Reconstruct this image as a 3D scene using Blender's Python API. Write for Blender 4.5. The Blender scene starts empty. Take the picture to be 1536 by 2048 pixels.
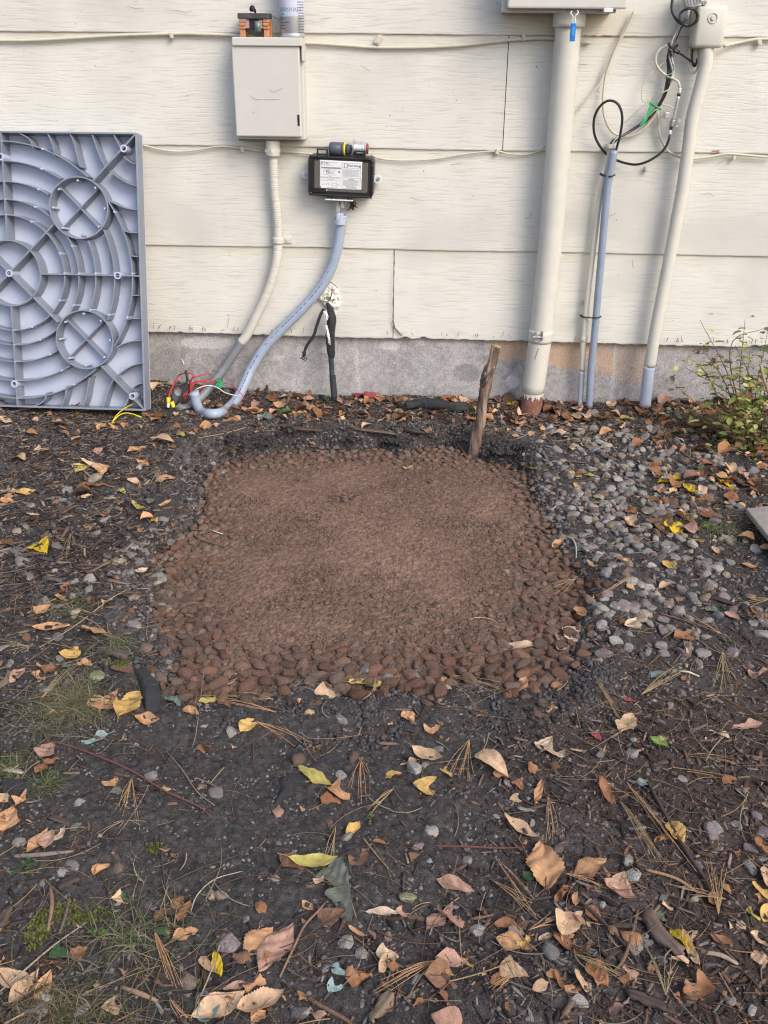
import bpy, bmesh, math, random
import numpy as np
from mathutils import Vector, Matrix

SC = bpy.context.scene
COL = SC.collection
rng = np.random.default_rng(7)
random.seed(7)
R = math.radians

# ------------------------------------------------------------------ camera
CF, CH, CD = 1950.0, 0.96, 2.646          # focal in photo pixels, eye height, distance to wall plane
PITCH, YAW, ROLL = R(26.5), R(3.5), R(0.4)
fw = np.array([-math.sin(YAW)*math.cos(PITCH), math.cos(YAW)*math.cos(PITCH), -math.sin(PITCH)])
rt0 = np.array([math.cos(YAW), math.sin(YAW), 0.0]); up0 = np.cross(rt0, fw)
rt = math.cos(ROLL)*rt0 + math.sin(ROLL)*up0
up = -math.sin(ROLL)*rt0 + math.cos(ROLL)*up0
CP = np.array([0.0, -CD, CH])
cam = bpy.data.cameras.new("camera"); camo = bpy.data.objects.new("camera", cam); COL.objects.link(camo)
cam.sensor_fit = 'HORIZONTAL'; cam.sensor_width = 36.0; cam.lens = CF/1536*36.0
cam.clip_start = 0.02; cam.clip_end = 500
camo.matrix_world = Matrix(((rt[0], up[0], -fw[0], CP[0]), (rt[1], up[1], -fw[1], CP[1]), (rt[2], up[2], -fw[2], CP[2]), (0, 0, 0, 1)))
SC.camera = camo

# ------------------------------------------------------------------ world, sun, exposure
SUN_AZ, SUN_EL = R(138), R(40)            # azimuth clockwise from +Y
w = bpy.data.worlds.new("World"); SC.world = w; w.use_nodes = True
nt = w.node_tree; bgn = nt.nodes["Background"]
sky = nt.nodes.new("ShaderNodeTexSky"); sky.sky_type = 'NISHITA'; sky.sun_disc = False
sky.sun_elevation = SUN_EL; sky.sun_rotation = SUN_AZ; sky.air_density = 1.0; sky.dust_density = 3.0
nt.links.new(sky.outputs[0], bgn.inputs[0]); bgn.inputs[1].default_value = 0.15
sun = bpy.data.lights.new("sun", 'SUN'); sun.energy = 1.15; sun.angle = R(28); sun.color = (1.0, 0.95, 0.86)
suno = bpy.data.objects.new("sun", sun); COL.objects.link(suno)
sd = Vector((math.sin(SUN_AZ)*math.cos(SUN_EL), math.cos(SUN_AZ)*math.cos(SUN_EL), math.sin(SUN_EL)))
suno.rotation_euler = sd.to_track_quat('Z', 'Y').to_euler(); suno.location = (2, -3, 4)
SC.view_settings.view_transform = 'Standard'; SC.view_settings.look = 'None'
SC.view_settings.exposure = 0.60; SC.view_settings.gamma = 1.0
SC.cycles.use_denoising = True; SC.cycles.denoiser = 'OPENIMAGEDENOISE'; SC.cycles.denoising_input_passes = 'RGB_ALBEDO_NORMAL'; SC.cycles.denoising_prefilter = 'NONE'; SC.cycles.filter_width = 1.2; SC.cycles.use_adaptive_sampling = False; SC.cycles.max_bounces = 6; SC.cycles.diffuse_bounces = 3; SC.cycles.caustics_reflective = False; SC.cycles.caustics_refractive = False; SC.cycles.sample_clamp_indirect = 4.0
SC.render.resolution_x = 768; SC.render.resolution_y = 1024

# ------------------------------------------------------------------ photo pixel -> point on a real surface
def ray(px, py):
    return fw + rt*(px-768)/CF - up*(py-1024)/CF
WY = -0.016                                # mean face of the siding
def wp(px, py, d=0.0):
    """point on the vertical plane d metres in front of the siding"""
    v = ray(px, py); t = (WY-d-CP[1])/v[1]
    return CP + v*t
def proj(P):
    P = np.atleast_2d(P) - CP
    z = P@fw
    return 768 + CF*(P@rt)/z, 1024 - CF*(P@up)/z, z

# ------------------------------------------------------------------ noise in numpy
def _h(ix, iy, s):
    n = (ix.astype(np.int64)*374761393 + iy.astype(np.int64)*668265263 + s*2147483647) & 0xffffffff
    n = ((n ^ (n >> 13))*1274126177) & 0xffffffff
    n = ((n ^ (n >> 16))*2246822519) & 0xffffffff
    return ((n ^ (n >> 15)) & 0xffffff)/float(0xffffff)
def vnoise(x, y, s=0):
    ix, iy = np.floor(x), np.floor(y); fx, fy = x-ix, y-iy
    fx = fx*fx*(3-2*fx); fy = fy*fy*(3-2*fy)
    a, b, c, d = _h(ix, iy, s), _h(ix+1, iy, s), _h(ix, iy+1, s), _h(ix+1, iy+1, s)
    return (a*(1-fx)+b*fx)*(1-fy) + (c*(1-fx)+d*fx)*fy
def fbm(x, y, s=0, o=4):
    r, a, t = 0, 1.0, 0
    for i in range(o):
        r = r + a*vnoise(x, y, s+i*17); t += a; a *= .5; x = x*2.03; y = y*2.03
    return r/t
def worley(x, y, s=0, jit=.9):
    ix, iy = np.floor(x), np.floor(y)
    F1 = np.full(x.shape, 9.0); F2 = np.full(x.shape, 9.0); ID = np.zeros(x.shape)
    for dx in (-1, 0, 1):
        for dy in (-1, 0, 1):
            cx, cy = ix+dx, iy+dy
            px = cx+.5+(_h(cx, cy, s)-.5)*jit; py = cy+.5+(_h(cx, cy, s+5)-.5)*jit
            rr = .75+.5*_h(cx, cy, s+9)
            d = np.hypot(x-px, y-py)/rr
            m = d < F1
            F2 = np.where(m, F1, np.minimum(F2, d)); ID = np.where(m, _h(cx, cy, s+11), ID); F1 = np.where(m, d, F1)
    return F1, F2, ID
def sstep(a, b, x):
    t = np.clip((x-a)/(b-a), 0, 1); return t*t*(3-2*t)

# ------------------------------------------------------------------ terrain: level soil with a shallow dug pad bed
def flat(px, py, z=0.0):
    v = ray(px, py); t = (z-CP[2])/v[2]
    return CP + v*t
BED_PX = [(492,908),(560,898),(640,900),(700,905),(760,903),(800,915),(840,905),(900,900),(950,925),(1015,940),(1045,958),(1062,1005),(1085,1045),
          (1100,1090),(1118,1120),(1146,1150),(1170,1180),(1176,1205),(1160,1235),(1155,1262),(1140,1310),(1120,1345),(1085,1375),(1040,1378),
          (980,1360),(900,1378),(850,1400),(800,1392),(740,1382),(690,1388),(640,1372),(590,1378),(520,1400),(450,1405),(390,1408),(338,1400),
          (330,1372),(372,1345),(345,1290),(312,1262),(305,1215),(320,1160),(325,1112),(345,1082),(395,1045),(412,1000),(405,965),(428,930)]
BED = np.array([flat(a, b, -0.012-.036*float(sstep(1060, 930, b)))[:2] for a, b in BED_PX])
BY0, BY1 = BED[:, 1].min(), BED[:, 1].max()
def bed_sd(x, y):
    """signed distance to the bed's outline, negative inside"""
    x = np.asarray(x, float); y = np.asarray(y, float)
    d = np.full(x.shape, 1e9); ins = np.zeros(x.shape, bool)
    n = len(BED)
    for i in range(n):
        ax, ay = BED[i]; bx, by = BED[(i+1) % n]
        ex, ey = bx-ax, by-ay
        t = np.clip(((x-ax)*ex+(y-ay)*ey)/(ex*ex+ey*ey), 0, 1)
        d = np.minimum(d, np.hypot(x-ax-t*ex, y-ay-t*ey))
        c = ((ay > y) != (by > y)) & (x < (bx-ax)*(y-ay)/(by-ay+1e-12)+ax)
        ins ^= c
    return np.where(ins, -d, d)
def bed_depth(x, y):
    """how far the red gravel lies below the soil around it"""
    k = np.clip((y-BY0)/(BY1-BY0), 0, 1)
    left = sstep(-.15, -.45, x)
    right = sstep(.15, .32, x)
    return 0.004 + 0.040*sstep(.55, 1.0, k)*(1-.75*right) + 0.020*left*sstep(.1, .4, k)
def soil_h(x, y, sdist=None):
    x = np.asarray(x, float); y = np.asarray(y, float)
    s = bed_sd(x, y) if sdist is None else sdist
    k = np.clip((y-BY0)/(BY1-BY0), 0, 1)
    bw = .010+.8*bed_depth(x, y)
    t = sstep(bw, -.012, s)
    h = .022*(fbm(x*3, y*3, 3, 3)-.5) + .014*(fbm(x*11, y*11, 8, 3)-.5)
    h = h + .014*sstep(-.14, 0.0, y) + .022*sstep(-.62, -.85, x)*sstep(-.7, -.2, y)
    rim = .012*np.exp(-((s-.06)/.045)**2)*(.4+1.2*vnoise(x*14, y*14, 21))
    return h*(1-t) + rim - t*(bed_depth(x, y)+.016)
def bed_h(x, y):
    return -bed_depth(x, y) + .012*(fbm(x*6, y*6, 31, 3)-.5)
def top_h(x, y):
    s = bed_sd(x, y)
    return np.maximum(soil_h(x, y, s), np.where(s < 0, bed_h(x, y), -1))
_gx = np.arange(-2.4, 2.0, .005); _gy = np.arange(-2.7, .25, .005); _GX, _GY = np.meshgrid(_gx, _gy)
_S = bed_sd(_GX.ravel(), _GY.ravel()); _HS = soil_h(_GX.ravel(), _GY.ravel(), _S); _HT = np.maximum(_HS, np.where(_S < 0, bed_h(_GX.ravel(), _GY.ravel()), -1)).reshape(_GX.shape); _HS = _HS.reshape(_GX.shape); _SG = _S.reshape(_GX.shape)
def _bil(A, x, y):
    u = np.clip((np.asarray(x, float)+2.4)/.005, 0, A.shape[1]-1.001); v = np.clip((np.asarray(y, float)+2.7)/.005, 0, A.shape[0]-1.001)
    i, j = u.astype(int), v.astype(int); a, b = u-i, v-j
    return (A[j, i]*(1-a)+A[j, i+1]*a)*(1-b)+(A[j+1, i]*(1-a)+A[j+1, i+1]*a)*b
_slow_soil, _slow_top = soil_h, top_h
def soil_h(x, y, s=None): return _bil(_HS, x, y)
def top_h(x, y): return _bil(_HT, x, y)
def gp(px, py, fn=None):
    fn = fn or top_h
    z = 0.0
    for _ in range(14):
        p = flat(px, py, z); z = .5*z+.5*float(fn(np.array([p[0]]), np.array([p[1]]))[0])
    return flat(px, py, z)

# ------------------------------------------------------------------ materials
def node_mat(name):
    m = bpy.data.materials.new(name); m.use_nodes = True
    return m, m.node_tree, m.node_tree.nodes["Principled BSDF"]
def M(name, col, rough=.6, var=.12, scale=30, bump=0.0, bscale=150, metal=0.0, attr=False, obj=False, rnd=0.0, spec=.4, stretch=(1, 1, 1), hue=None, trans=0):
    m, t, b = node_mat(name); N = t.nodes; L = t.links
    tc = N.new("ShaderNodeTexCoord"); mp = N.new("ShaderNodeMapping"); mp.inputs['Scale'].default_value = stretch
    L.new(tc.outputs['Object'], mp.inputs[0])
    no = N.new("ShaderNodeTexNoise"); no.inputs['Scale'].default_value = scale; no.inputs['Detail'].default_value = 6; no.inputs['Roughness'].default_value = .65
    L.new(mp.outputs[0], no.inputs['Vector'])
    mr = N.new("ShaderNodeMapRange"); mr.inputs[1].default_value = .3; mr.inputs[2].default_value = .7
    mr.inputs[3].default_value = 1-var; mr.inputs[4].default_value = 1+var; L.new(no.outputs[0], mr.inputs[0])
    src = None
    if attr:
        a = N.new("ShaderNodeAttribute"); a.attribute_name = "col"; src = a.outputs['Color']
    elif obj:
        a = N.new("ShaderNodeObjectInfo"); src = a.outputs['Color']
    mul = N.new("ShaderNodeVectorMath"); mul.operation = 'SCALE'
    if src is not None:
        L.new(src, mul.inputs[0])
    else:
        mul.inputs[0].default_value = col[:3]
    if hue:                                   # second colour in soft blotches
        mx = N.new("ShaderNodeMix"); mx.data_type = 'RGBA'
        n2 = N.new("ShaderNodeTexNoise"); n2.inputs['Scale'].default_value = hue[1]; n2.inputs['Detail'].default_value = 5; L.new(mp.outputs[0], n2.inputs['Vector'])
        r2 = N.new("ShaderNodeMapRange"); r2.inputs[1].default_value = hue[2]; r2.inputs[2].default_value = hue[2]+.12; L.new(n2.outputs[0], r2.inputs[0])
        L.new(r2.outputs[0], mx.inputs[0])
        if src is not None: L.new(src, mx.inputs[6])
        else: mx.inputs[6].default_value = (*col[:3], 1)
        mx.inputs[7].default_value = (*hue[0], 1); L.new(mx.outputs[2], mul.inputs[0])
    sc_out = mr.outputs[0]
    if rnd > 0:
        oi = N.new("ShaderNodeObjectInfo"); r3 = N.new("ShaderNodeMapRange"); r3.inputs[3].default_value = 1-rnd; r3.inputs[4].default_value = 1+rnd
        L.new(oi.outputs['Random'], r3.inputs[0]); mm = N.new("ShaderNodeMath"); mm.operation = 'MULTIPLY'
        L.new(mr.outputs[0], mm.inputs[0]); L.new(r3.outputs[0], mm.inputs[1]); sc_out = mm.outputs[0]
    L.new(sc_out, mul.inputs['Scale']); L.new(mul.outputs[0], b.inputs['Base Color'])
    b.inputs['Roughness'].default_value = rough; b.inputs['Metallic'].default_value = metal
    b.inputs['Specular IOR Level'].default_value = spec
    if bump > 0:
        nb = N.new("ShaderNodeTexNoise"); nb.inputs['Scale'].default_value = bscale; nb.inputs['Detail'].default_value = 5; L.new(mp.outputs[0], nb.inputs['Vector'])
        bp = N.new("ShaderNodeBump"); bp.inputs['Strength'].default_value = bump; bp.inputs['Distance'].default_value = .004
        L.new(nb.outputs[0], bp.inputs['Height']); L.new(bp.outputs[0], b.inputs['Normal'])
    if trans:
        tr = N.new("ShaderNodeBsdfTranslucent"); L.new(mul.outputs[0], tr.inputs[0]); ms = N.new("ShaderNodeMixShader"); ms.inputs[0].default_value = trans
        out = N["Material Output"]; L.new(b.outputs[0], ms.inputs[1]); L.new(tr.outputs[0], ms.inputs[2]); L.new(ms.outputs[0], out.inputs[0])
    return m

def leaf_material():
    m, t, b = node_mat("dry_leaf"); N = t.nodes; L = t.links
    oi = N.new("ShaderNodeObjectInfo"); at = N.new("ShaderNodeAttribute"); at.attribute_name = "vein"
    tc = N.new("ShaderNodeTexCoord")
    no = N.new("ShaderNodeTexNoise"); no.inputs['Scale'].default_value = 4; no.inputs['Detail'].default_value = 7; no.noise_dimensions = '4D'
    L.new(tc.outputs['Object'], no.inputs['Vector']); m1 = N.new("ShaderNodeMath"); m1.operation = 'MULTIPLY'; m1.inputs[1].default_value = 30
    L.new(oi.outputs['Random'], m1.inputs[0]); L.new(m1.outputs[0], no.inputs['W'])
    mr = N.new("ShaderNodeMapRange"); mr.inputs[1].default_value = .3; mr.inputs[2].default_value = .7; mr.inputs[3].default_value = .62; mr.inputs[4].default_value = 1.2
    L.new(no.outputs[0], mr.inputs[0])
    v1 = N.new("ShaderNodeVectorMath"); v1.operation = 'SCALE'; L.new(oi.outputs['Color'], v1.inputs[0]); L.new(mr.outputs[0], v1.inputs['Scale'])
    # small dark spots
    n2 = N.new("ShaderNodeTexNoise"); n2.inputs['Scale'].default_value = 17; n2.inputs['Detail'].default_value = 3; n2.noise_dimensions = '4D'
    L.new(tc.outputs['Object'], n2.inputs['Vector']); L.new(m1.outputs[0], n2.inputs['W'])
    r2 = N.new("ShaderNodeMapRange"); r2.inputs[1].default_value = .69; r2.inputs[2].default_value = .75; L.new(n2.outputs[0], r2.inputs[0])
    mx = N.new("ShaderNodeMix"); mx.data_type = 'RGBA'; mx.inputs[7].default_value = (.12, .05, .025, 1); L.new(v1.outputs[0], mx.inputs[6])
    k = N.new("ShaderNodeMath"); k.operation = 'MULTIPLY'; k.inputs[1].default_value = .7; L.new(r2.outputs[0], k.inputs[0]); L.new(k.outputs[0], mx.inputs[0])
    # veins lighter
    v2 = N.new("ShaderNodeVectorMath"); v2.operation = 'SCALE'; L.new(mx.outputs[2], v2.inputs[0]); L.new(at.outputs['Fac'], v2.inputs['Scale'])
    L.new(v2.outputs[0], b.inputs['Base Color']); b.inputs['Roughness'].default_value = .55; b.inputs['Specular IOR Level'].default_value = .35
    bp = N.new("ShaderNodeBump"); bp.inputs['Strength'].default_value = .5; bp.inputs['Distance'].default_value = .002
    ad = N.new("ShaderNodeMath"); ad.operation = 'ADD'; L.new(at.outputs['Fac'], ad.inputs[0]); L.new(no.outputs[0], ad.inputs[1])
    L.new(ad.outputs[0], bp.inputs['Height']); L.new(bp.outputs[0], b.inputs['Normal'])
    tr = N.new("ShaderNodeBsdfTranslucent"); L.new(v2.outputs[0], tr.inputs[0]); ms = N.new("ShaderNodeMixShader"); ms.inputs[0].default_value = .25
    L.new(b.outputs[0], ms.inputs[1]); L.new(tr.outputs[0], ms.inputs[2]); L.new(ms.outputs[0], N["Material Output"].inputs[0])
    return m

def siding_material():
    m, t, b = node_mat("painted_siding"); N = t.nodes; L = t.links
    tc = N.new("ShaderNodeTexCoord"); at = N.new("ShaderNodeAttribute"); at.attribute_name = "col"
    # low frequency waviness that bends the wood grain
    nd = N.new("ShaderNodeTexNoise"); nd.inputs['Scale'].default_value = 5.5; nd.inputs['Detail'].default_value = 3; L.new(tc.outputs['Object'], nd.inputs['Vector'])
    sub = N.new("ShaderNodeVectorMath"); sub.operation = 'SUBTRACT'; sub.inputs[1].default_value = (.5, .5, .5); L.new(nd.outputs['Color'], sub.inputs[0])
    sc = N.new("ShaderNodeVectorMath"); sc.operation = 'MULTIPLY'; sc.inputs[1].default_value = (.0, 0, .022); L.new(sub.outputs[0], sc.inputs[0])
    ad = N.new("ShaderNodeVectorMath"); ad.operation = 'ADD'; L.new(tc.outputs['Object'], ad.inputs[0]); L.new(sc.outputs[0], ad.inputs[1])
    mp = N.new("ShaderNodeMapping"); mp.inputs['Scale'].default_value = (13, 1, 210); L.new(ad.outputs[0], mp.inputs[0])
    g1 = N.new("ShaderNodeTexNoise"); g1.inputs['Scale'].default_value = 1.0; g1.inputs['Detail'].default_value = 4; g1.inputs['Roughness'].default_value = .55; L.new(mp.outputs[0], g1.inputs['Vector'])
    cr = N.new("ShaderNodeMapRange"); cr.inputs[1].default_value = .34; cr.inputs[2].default_value = .52; L.new(g1.outputs[0], cr.inputs[0])
    n3 = N.new("ShaderNodeTexNoise"); n3.inputs['Scale'].default_value = 9; n3.inputs['Detail'].default_value = 6; L.new(tc.outputs['Object'], n3.inputs['Vector'])
    # grain is strong in some boards and faint in others
    n4 = N.new("ShaderNodeTexNoise"); n4.inputs['Scale'].default_value = 3.2; n4.inputs['Detail'].default_value = 2; L.new(tc.outputs['Object'], n4.inputs['Vector'])
    r4 = N.new("ShaderNodeMapRange"); r4.inputs[1].default_value = .35; r4.inputs[2].default_value = .62; r4.inputs[3].default_value = .12; r4.inputs[4].default_value = 1.0; L.new(n4.outputs[0], r4.inputs[0])
    hm = N.new("ShaderNodeMath"); hm.operation = 'MULTIPLY'; L.new(cr.outputs[0], hm.inputs[0]); L.new(r4.outputs[0], hm.inputs[1])
    # fine cross cracks
    mp2 = N.new("ShaderNodeMapping"); mp2.inputs['Scale'].default_value = (60, 1, 22); L.new(ad.outputs[0], mp2.inputs[0])
    vo = N.new("ShaderNodeTexVoronoi"); vo.feature = 'DISTANCE_TO_EDGE'; vo.inputs['Scale'].default_value = .35; L.new(mp2.outputs[0], vo.inputs['Vector'])
    rv = N.new("ShaderNodeMapRange"); rv.inputs[1].default_value = 0; rv.inputs[2].default_value = .018; L.new(vo.outputs[0], rv.inputs[0])
    h2 = N.new("ShaderNodeMath"); h2.operation = 'MULTIPLY_ADD'; h2.inputs[1].default_value = .12; L.new(rv.outputs[0], h2.inputs[0]); L.new(hm.outputs[0], h2.inputs[2])
    bp = N.new("ShaderNodeBump"); bp.inputs['Strength'].default_value = .5; bp.inputs['Distance'].default_value = .0009
    L.new(h2.outputs[0], bp.inputs['Height']); L.new(bp.outputs[0], b.inputs['Normal'])
    # paint: faint tone change and a darker tone in the grain grooves
    c1 = N.new("ShaderNodeMapRange"); c1.inputs[1].default_value = .3; c1.inputs[2].default_value = .7; c1.inputs[3].default_value = .94; c1.inputs[4].default_value = 1.04; L.new(n3.outputs[0], c1.inputs[0])
    c2 = N.new("ShaderNodeMapRange"); c2.inputs[3].default_value = .86; c2.inputs[4].default_value = 1.0; L.new(hm.outputs[0], c2.inputs[0]); c2.inputs[2].default_value = .5
    mm = N.new("ShaderNodeMath"); mm.operation = 'MULTIPLY'; L.new(c1.outputs[0], mm.inputs[0]); L.new(c2.outputs[0], mm.inputs[1])
    # little specks
    v2 = N.new("ShaderNodeTexVoronoi"); v2.inputs['Scale'].default_value = 26; L.new(tc.outputs['Object'], v2.inputs['Vector'])
    rs = N.new("ShaderNodeMapRange"); rs.inputs[1].default_value = .02; rs.inputs[2].default_value = .045; rs.inputs[3].default_value = .5; rs.inputs[4].default_value = 1; L.new(v2.outputs['Distance'], rs.inputs[0])
    mm2 = N.new("ShaderNodeMath"); mm2.operation = 'MULTIPLY'; L.new(mm.outputs[0], mm2.inputs[0]); L.new(rs.outputs[0], mm2.inputs[1])
    vs = N.new("ShaderNodeVectorMath"); vs.operation = 'SCALE'; L.new(at.outputs['Color'], vs.inputs[0]); L.new(mm2.outputs[0], vs.inputs['Scale'])
    L.new(vs.outputs[0], b.inputs['Base Color']); b.inputs['Roughness'].default_value = .62; b.inputs['Specular IOR Level'].default_value = .3
    return m

CREAM = (.695, .681, .628); PIPEC = (.62, .60, .535)
MT = dict(
    siding=siding_material(), leaf=leaf_material(),
    concrete=M("foundation_concrete", (1, 1, 1), .9, .16, 260, .7, 190, attr=True),
    soil=M("soil", (1, 1, 1), .95, .35, 120, .8, 420, attr=True, spec=.15),
    dust=M("lava_dust", (1, 1, 1), .97, .16, 300, .6, 700, attr=True, spec=.1),
    pebble=M("lava_pebble", (1, 1, 1), .95, .2, 320, .8, 520, attr=True, spec=.12),
    pebble_o=M("lava_pebble_single", (1, 1, 1), .95, .22, 9, .9, 18, obj=True, spec=.12),
    stone_o=M("grey_stone_single", (1, 1, 1), .85, .25, 3.2, .7, 7, obj=True, spec=.25, hue=((.34, .30, .27), 2.2, .56)),
    bits=M("mixed_bits", (1, 1, 1), .9, .2, 160, .4, 400, attr=True, spec=.2),
    bark=M("stake_bark", (.165, .115, .088), .95, .6, 70, 1.0, 130, stretch=(1, 1, .16), hue=((.36, .28, .21), 55, .5), spec=.1),
    cutwood=M("cut_wood", (.36, .27, .17), .8, .15, 60),
    twig=M("twig_bark", (1, 1, 1), .8, .25, 200, .3, 300, obj=True),
    needle=M("dry_needles", (1, 1, 1), .6, .12, 100, obj=True),
    boxpaint=M("grey_box_paint", (.60, .59, .555), .5, .03, 30, .05, 500),
    cream=M("cream_paint", PIPEC, .5, .05, 25, .12, 60),
    creamw=M("cream_wire", (.60, .56, .46), .5, .06, 60),
    pvc=M("grey_pvc", (.27, .32, .42), .38, .06, 30, spec=.5),
    pvcl=M("pale_grey_pvc", (.46, .50, .60), .4, .06, 30, .05, 80),
    flexg=M("grey_flex_conduit", (.35, .41, .52), .4, .08, 40),
    flexd=M("weathered_flex_conduit", (.24, .25, .27), .45, .15, 40, metal=.15),
    rust=M("rust_brown", (.22, .10, .075), .85, .3, 60, .5, 120),
    blk=M("black_plastic", (.018, .018, .02), .35, .1, 30, spec=.5),
    blkm=M("matt_black", (.03, .031, .034), .8, .3, 60, .5, 150),
    modface=M("brown_grey_face", (.12, .105, .095), .45, .06, 60, .1, 400),
    label=M("white_label", (.75, .77, .78), .4, .02, 30),
    ink=M("label_ink", (.12, .12, .13), .5, .02, 30),
    steel=M("galvanised_steel", (.62, .63, .64), .35, .12, 40, metal=.8),
    dsteel=M("dull_steel", (.35, .35, .36), .5, .25, 60, metal=.6, bump=.3),
    conn=M("blue_grey_connector", (.07, .085, .12), .45, .08, 30),
    yel=M("yellow_plastic", (.75, .60, .03), .4, .05, 30),
    redc=M("red_cap", (.32, .04, .04), .5, .1, 30),
    redw=M("red_wire", (.50, .03, .045), .4, .06, 30),
    blkw=M("black_wire", (.025, .027, .032), .4, .06, 30),
    white=M("white_plastic", (.72, .72, .70), .5, .04, 30),
    clear=M("clear_grey_plastic", (.42, .43, .43), .25, .2, 40, spec=.6),
    green=M("green_tape", (.02, .30, .12), .5, .1, 30),
    blue=M("blue_tag", (.01, .20, .62), .35, .05, 30),
    copper=M("bright_copper", (.72, .33, .16), .4, .15, 60, metal=.45),
    darkbr=M("dark_plate", (.07, .07, .072), .55, .25, 40, .3, 60),
    pink=M("pink_fibre", (.48, .26, .30), .6, .1, 30),
    fuse=M("fuse_green", (.20, .24, .20), .4, .3, 50, metal=.3),
    can=M("can_silver", (.62, .63, .66), .28, .04, 30, metal=.75),
    canw=M("can_pale_print", (.62, .64, .78), .4, .03, 30),
    cyan=M("pale_cyan_print", (.25, .62, .70), .5, .03, 30),
    padp=M("pad_plastic", (.48, .53, .67), .45, .10, 7, .08, 120, hue=((.40, .43, .51), 5, .60)),
    pad_shaded=M("pad_plastic_shaded", (.23, .255, .31), .42, .08, 9, .08, 120),  # same plastic as the base plate, with the rib faces' shade painted in
    foam=M("painted_foam", (.72, .70, .64), .8, .12, 50, .6, 60),
    fabric=M("weed_fabric", (.040, .042, .048), .85, .2, 60, .9, 900),
    slab=M("stone_slab", (.26, .235, .22), .85, .2, 25, .6, 60),
    grass=M("grass_blades", (1, 1, 1), .7, .2, 60, attr=True, trans=.25),
    fresh=M("fresh_leaf", (1, 1, 1), .55, .2, 60, attr=True, trans=.3),
    stem=M("plant_stem", (.13, .075, .05), .7, .25, 100),
)

# ------------------------------------------------------------------ mesh helpers
def link(name, me, mat=None, parent=None, smooth=False):
    o = bpy.data.objects.new(name, me)
    if mat is not None:
        me.materials.clear(); me.materials.append(mat)
    if smooth: me.polygons.foreach_set("use_smooth", np.ones(len(me.polygons), bool))
    COL.objects.link(o)
    if parent is not None: o.parent = parent
    return o
def mesh_np(name, V, F, col=None):
    """V (n,3), F (m,k) all faces with k corners, col (n,3) optional"""
    V = np.asarray(V, np.float32); F = np.asarray(F, np.int32); k = F.shape[1]
    me = bpy.data.meshes.new(name); me.vertices.add(len(V)); me.vertices.foreach_set("co", V.ravel())
    me.loops.add(F.size); me.loops.foreach_set("vertex_index", F.ravel()); me.polygons.add(len(F))
    me.polygons.foreach_set("loop_start", np.arange(0, F.size, k, dtype=np.int32)); me.update(calc_edges=True)
    if col is not None:
        a = me.attributes.new("col", 'FLOAT_COLOR', 'POINT'); c = np.ones((len(V), 4), np.float32); c[:, :3] = col
        a.data.foreach_set("color", c.ravel())
    return me
def mesh_py(name, V, F):
    me = bpy.data.meshes.new(name); me.from_pydata([tuple(map(float, v)) for v in V], [], [list(map(int, f)) for f in F]); me.update()
    return me
class MB:
    def __init__(s): s.V = []; s.F = []
    def add(s, V, F):
        n = len(s.V); s.V += [tuple(map(float, v)) for v in V]; s.F += [[int(i)+n for i in f] for f in F]; return s
    def box(s, a, b, bev=0.0, rot=None, at=None, taper=None):
        bm = bmesh.new(); bmesh.ops.create_cube(bm, size=1)
        for v in bm.verts:
            tz = 1.0
            v.co = Vector([(a[i]+b[i])/2 + v.co[i]*abs(b[i]-a[i]) for i in range(3)])
        if bev: bmesh.ops.bevel(bm, geom=list(bm.edges), offset=bev, segments=2, affect='EDGES', profile=.5)
        bm.verts.ensure_lookup_table(); bm.verts.index_update()
        V = [v.co.copy() for v in bm.verts]; F = [[v.index for v in f.verts] for f in bm.faces]; bm.free()
        if rot is not None:
            V = [Vector(at)+rot@(v-Vector(at)) for v in V]
        return s.add(V, F)
    def build(s, name, mat, parent=None, smooth=False):
        return link(name, mesh_py(name, s.V, s.F), mat, parent, smooth)
def catmull(P, step, rad=None):
    P = np.asarray(P, float); n = len(P)
    if n == 2: P = np.array([P[0], (P[0]+P[1])/2, P[1]]); n = 3
    if rad is not None and len(rad) != n: rad = np.interp(np.linspace(0, 1, n), np.linspace(0, 1, len(rad)), rad)
    Q = np.vstack([2*P[0]-P[1], P, 2*P[-1]-P[-2]]); out = []; ro = []
    for i in range(n-1):
        a, b, c, d = Q[i], Q[i+1], Q[i+2], Q[i+3]
        k = max(2, int(np.linalg.norm(c-b)/step))
        for t in np.linspace(0, 1, k, endpoint=False):
            out.append(.5*((2*b)+(-a+c)*t+(2*a-5*b+4*c-d)*t*t+(-a+3*b-3*c+d)*t**3))
            if rad is not None: ro.append(rad[i]*(1-t)+rad[i+1]*t)
    out.append(P[-1])
    if rad is not None: ro.append(rad[-1])
    return np.array(out), (np.array(ro) if rad is not None else None)
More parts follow.
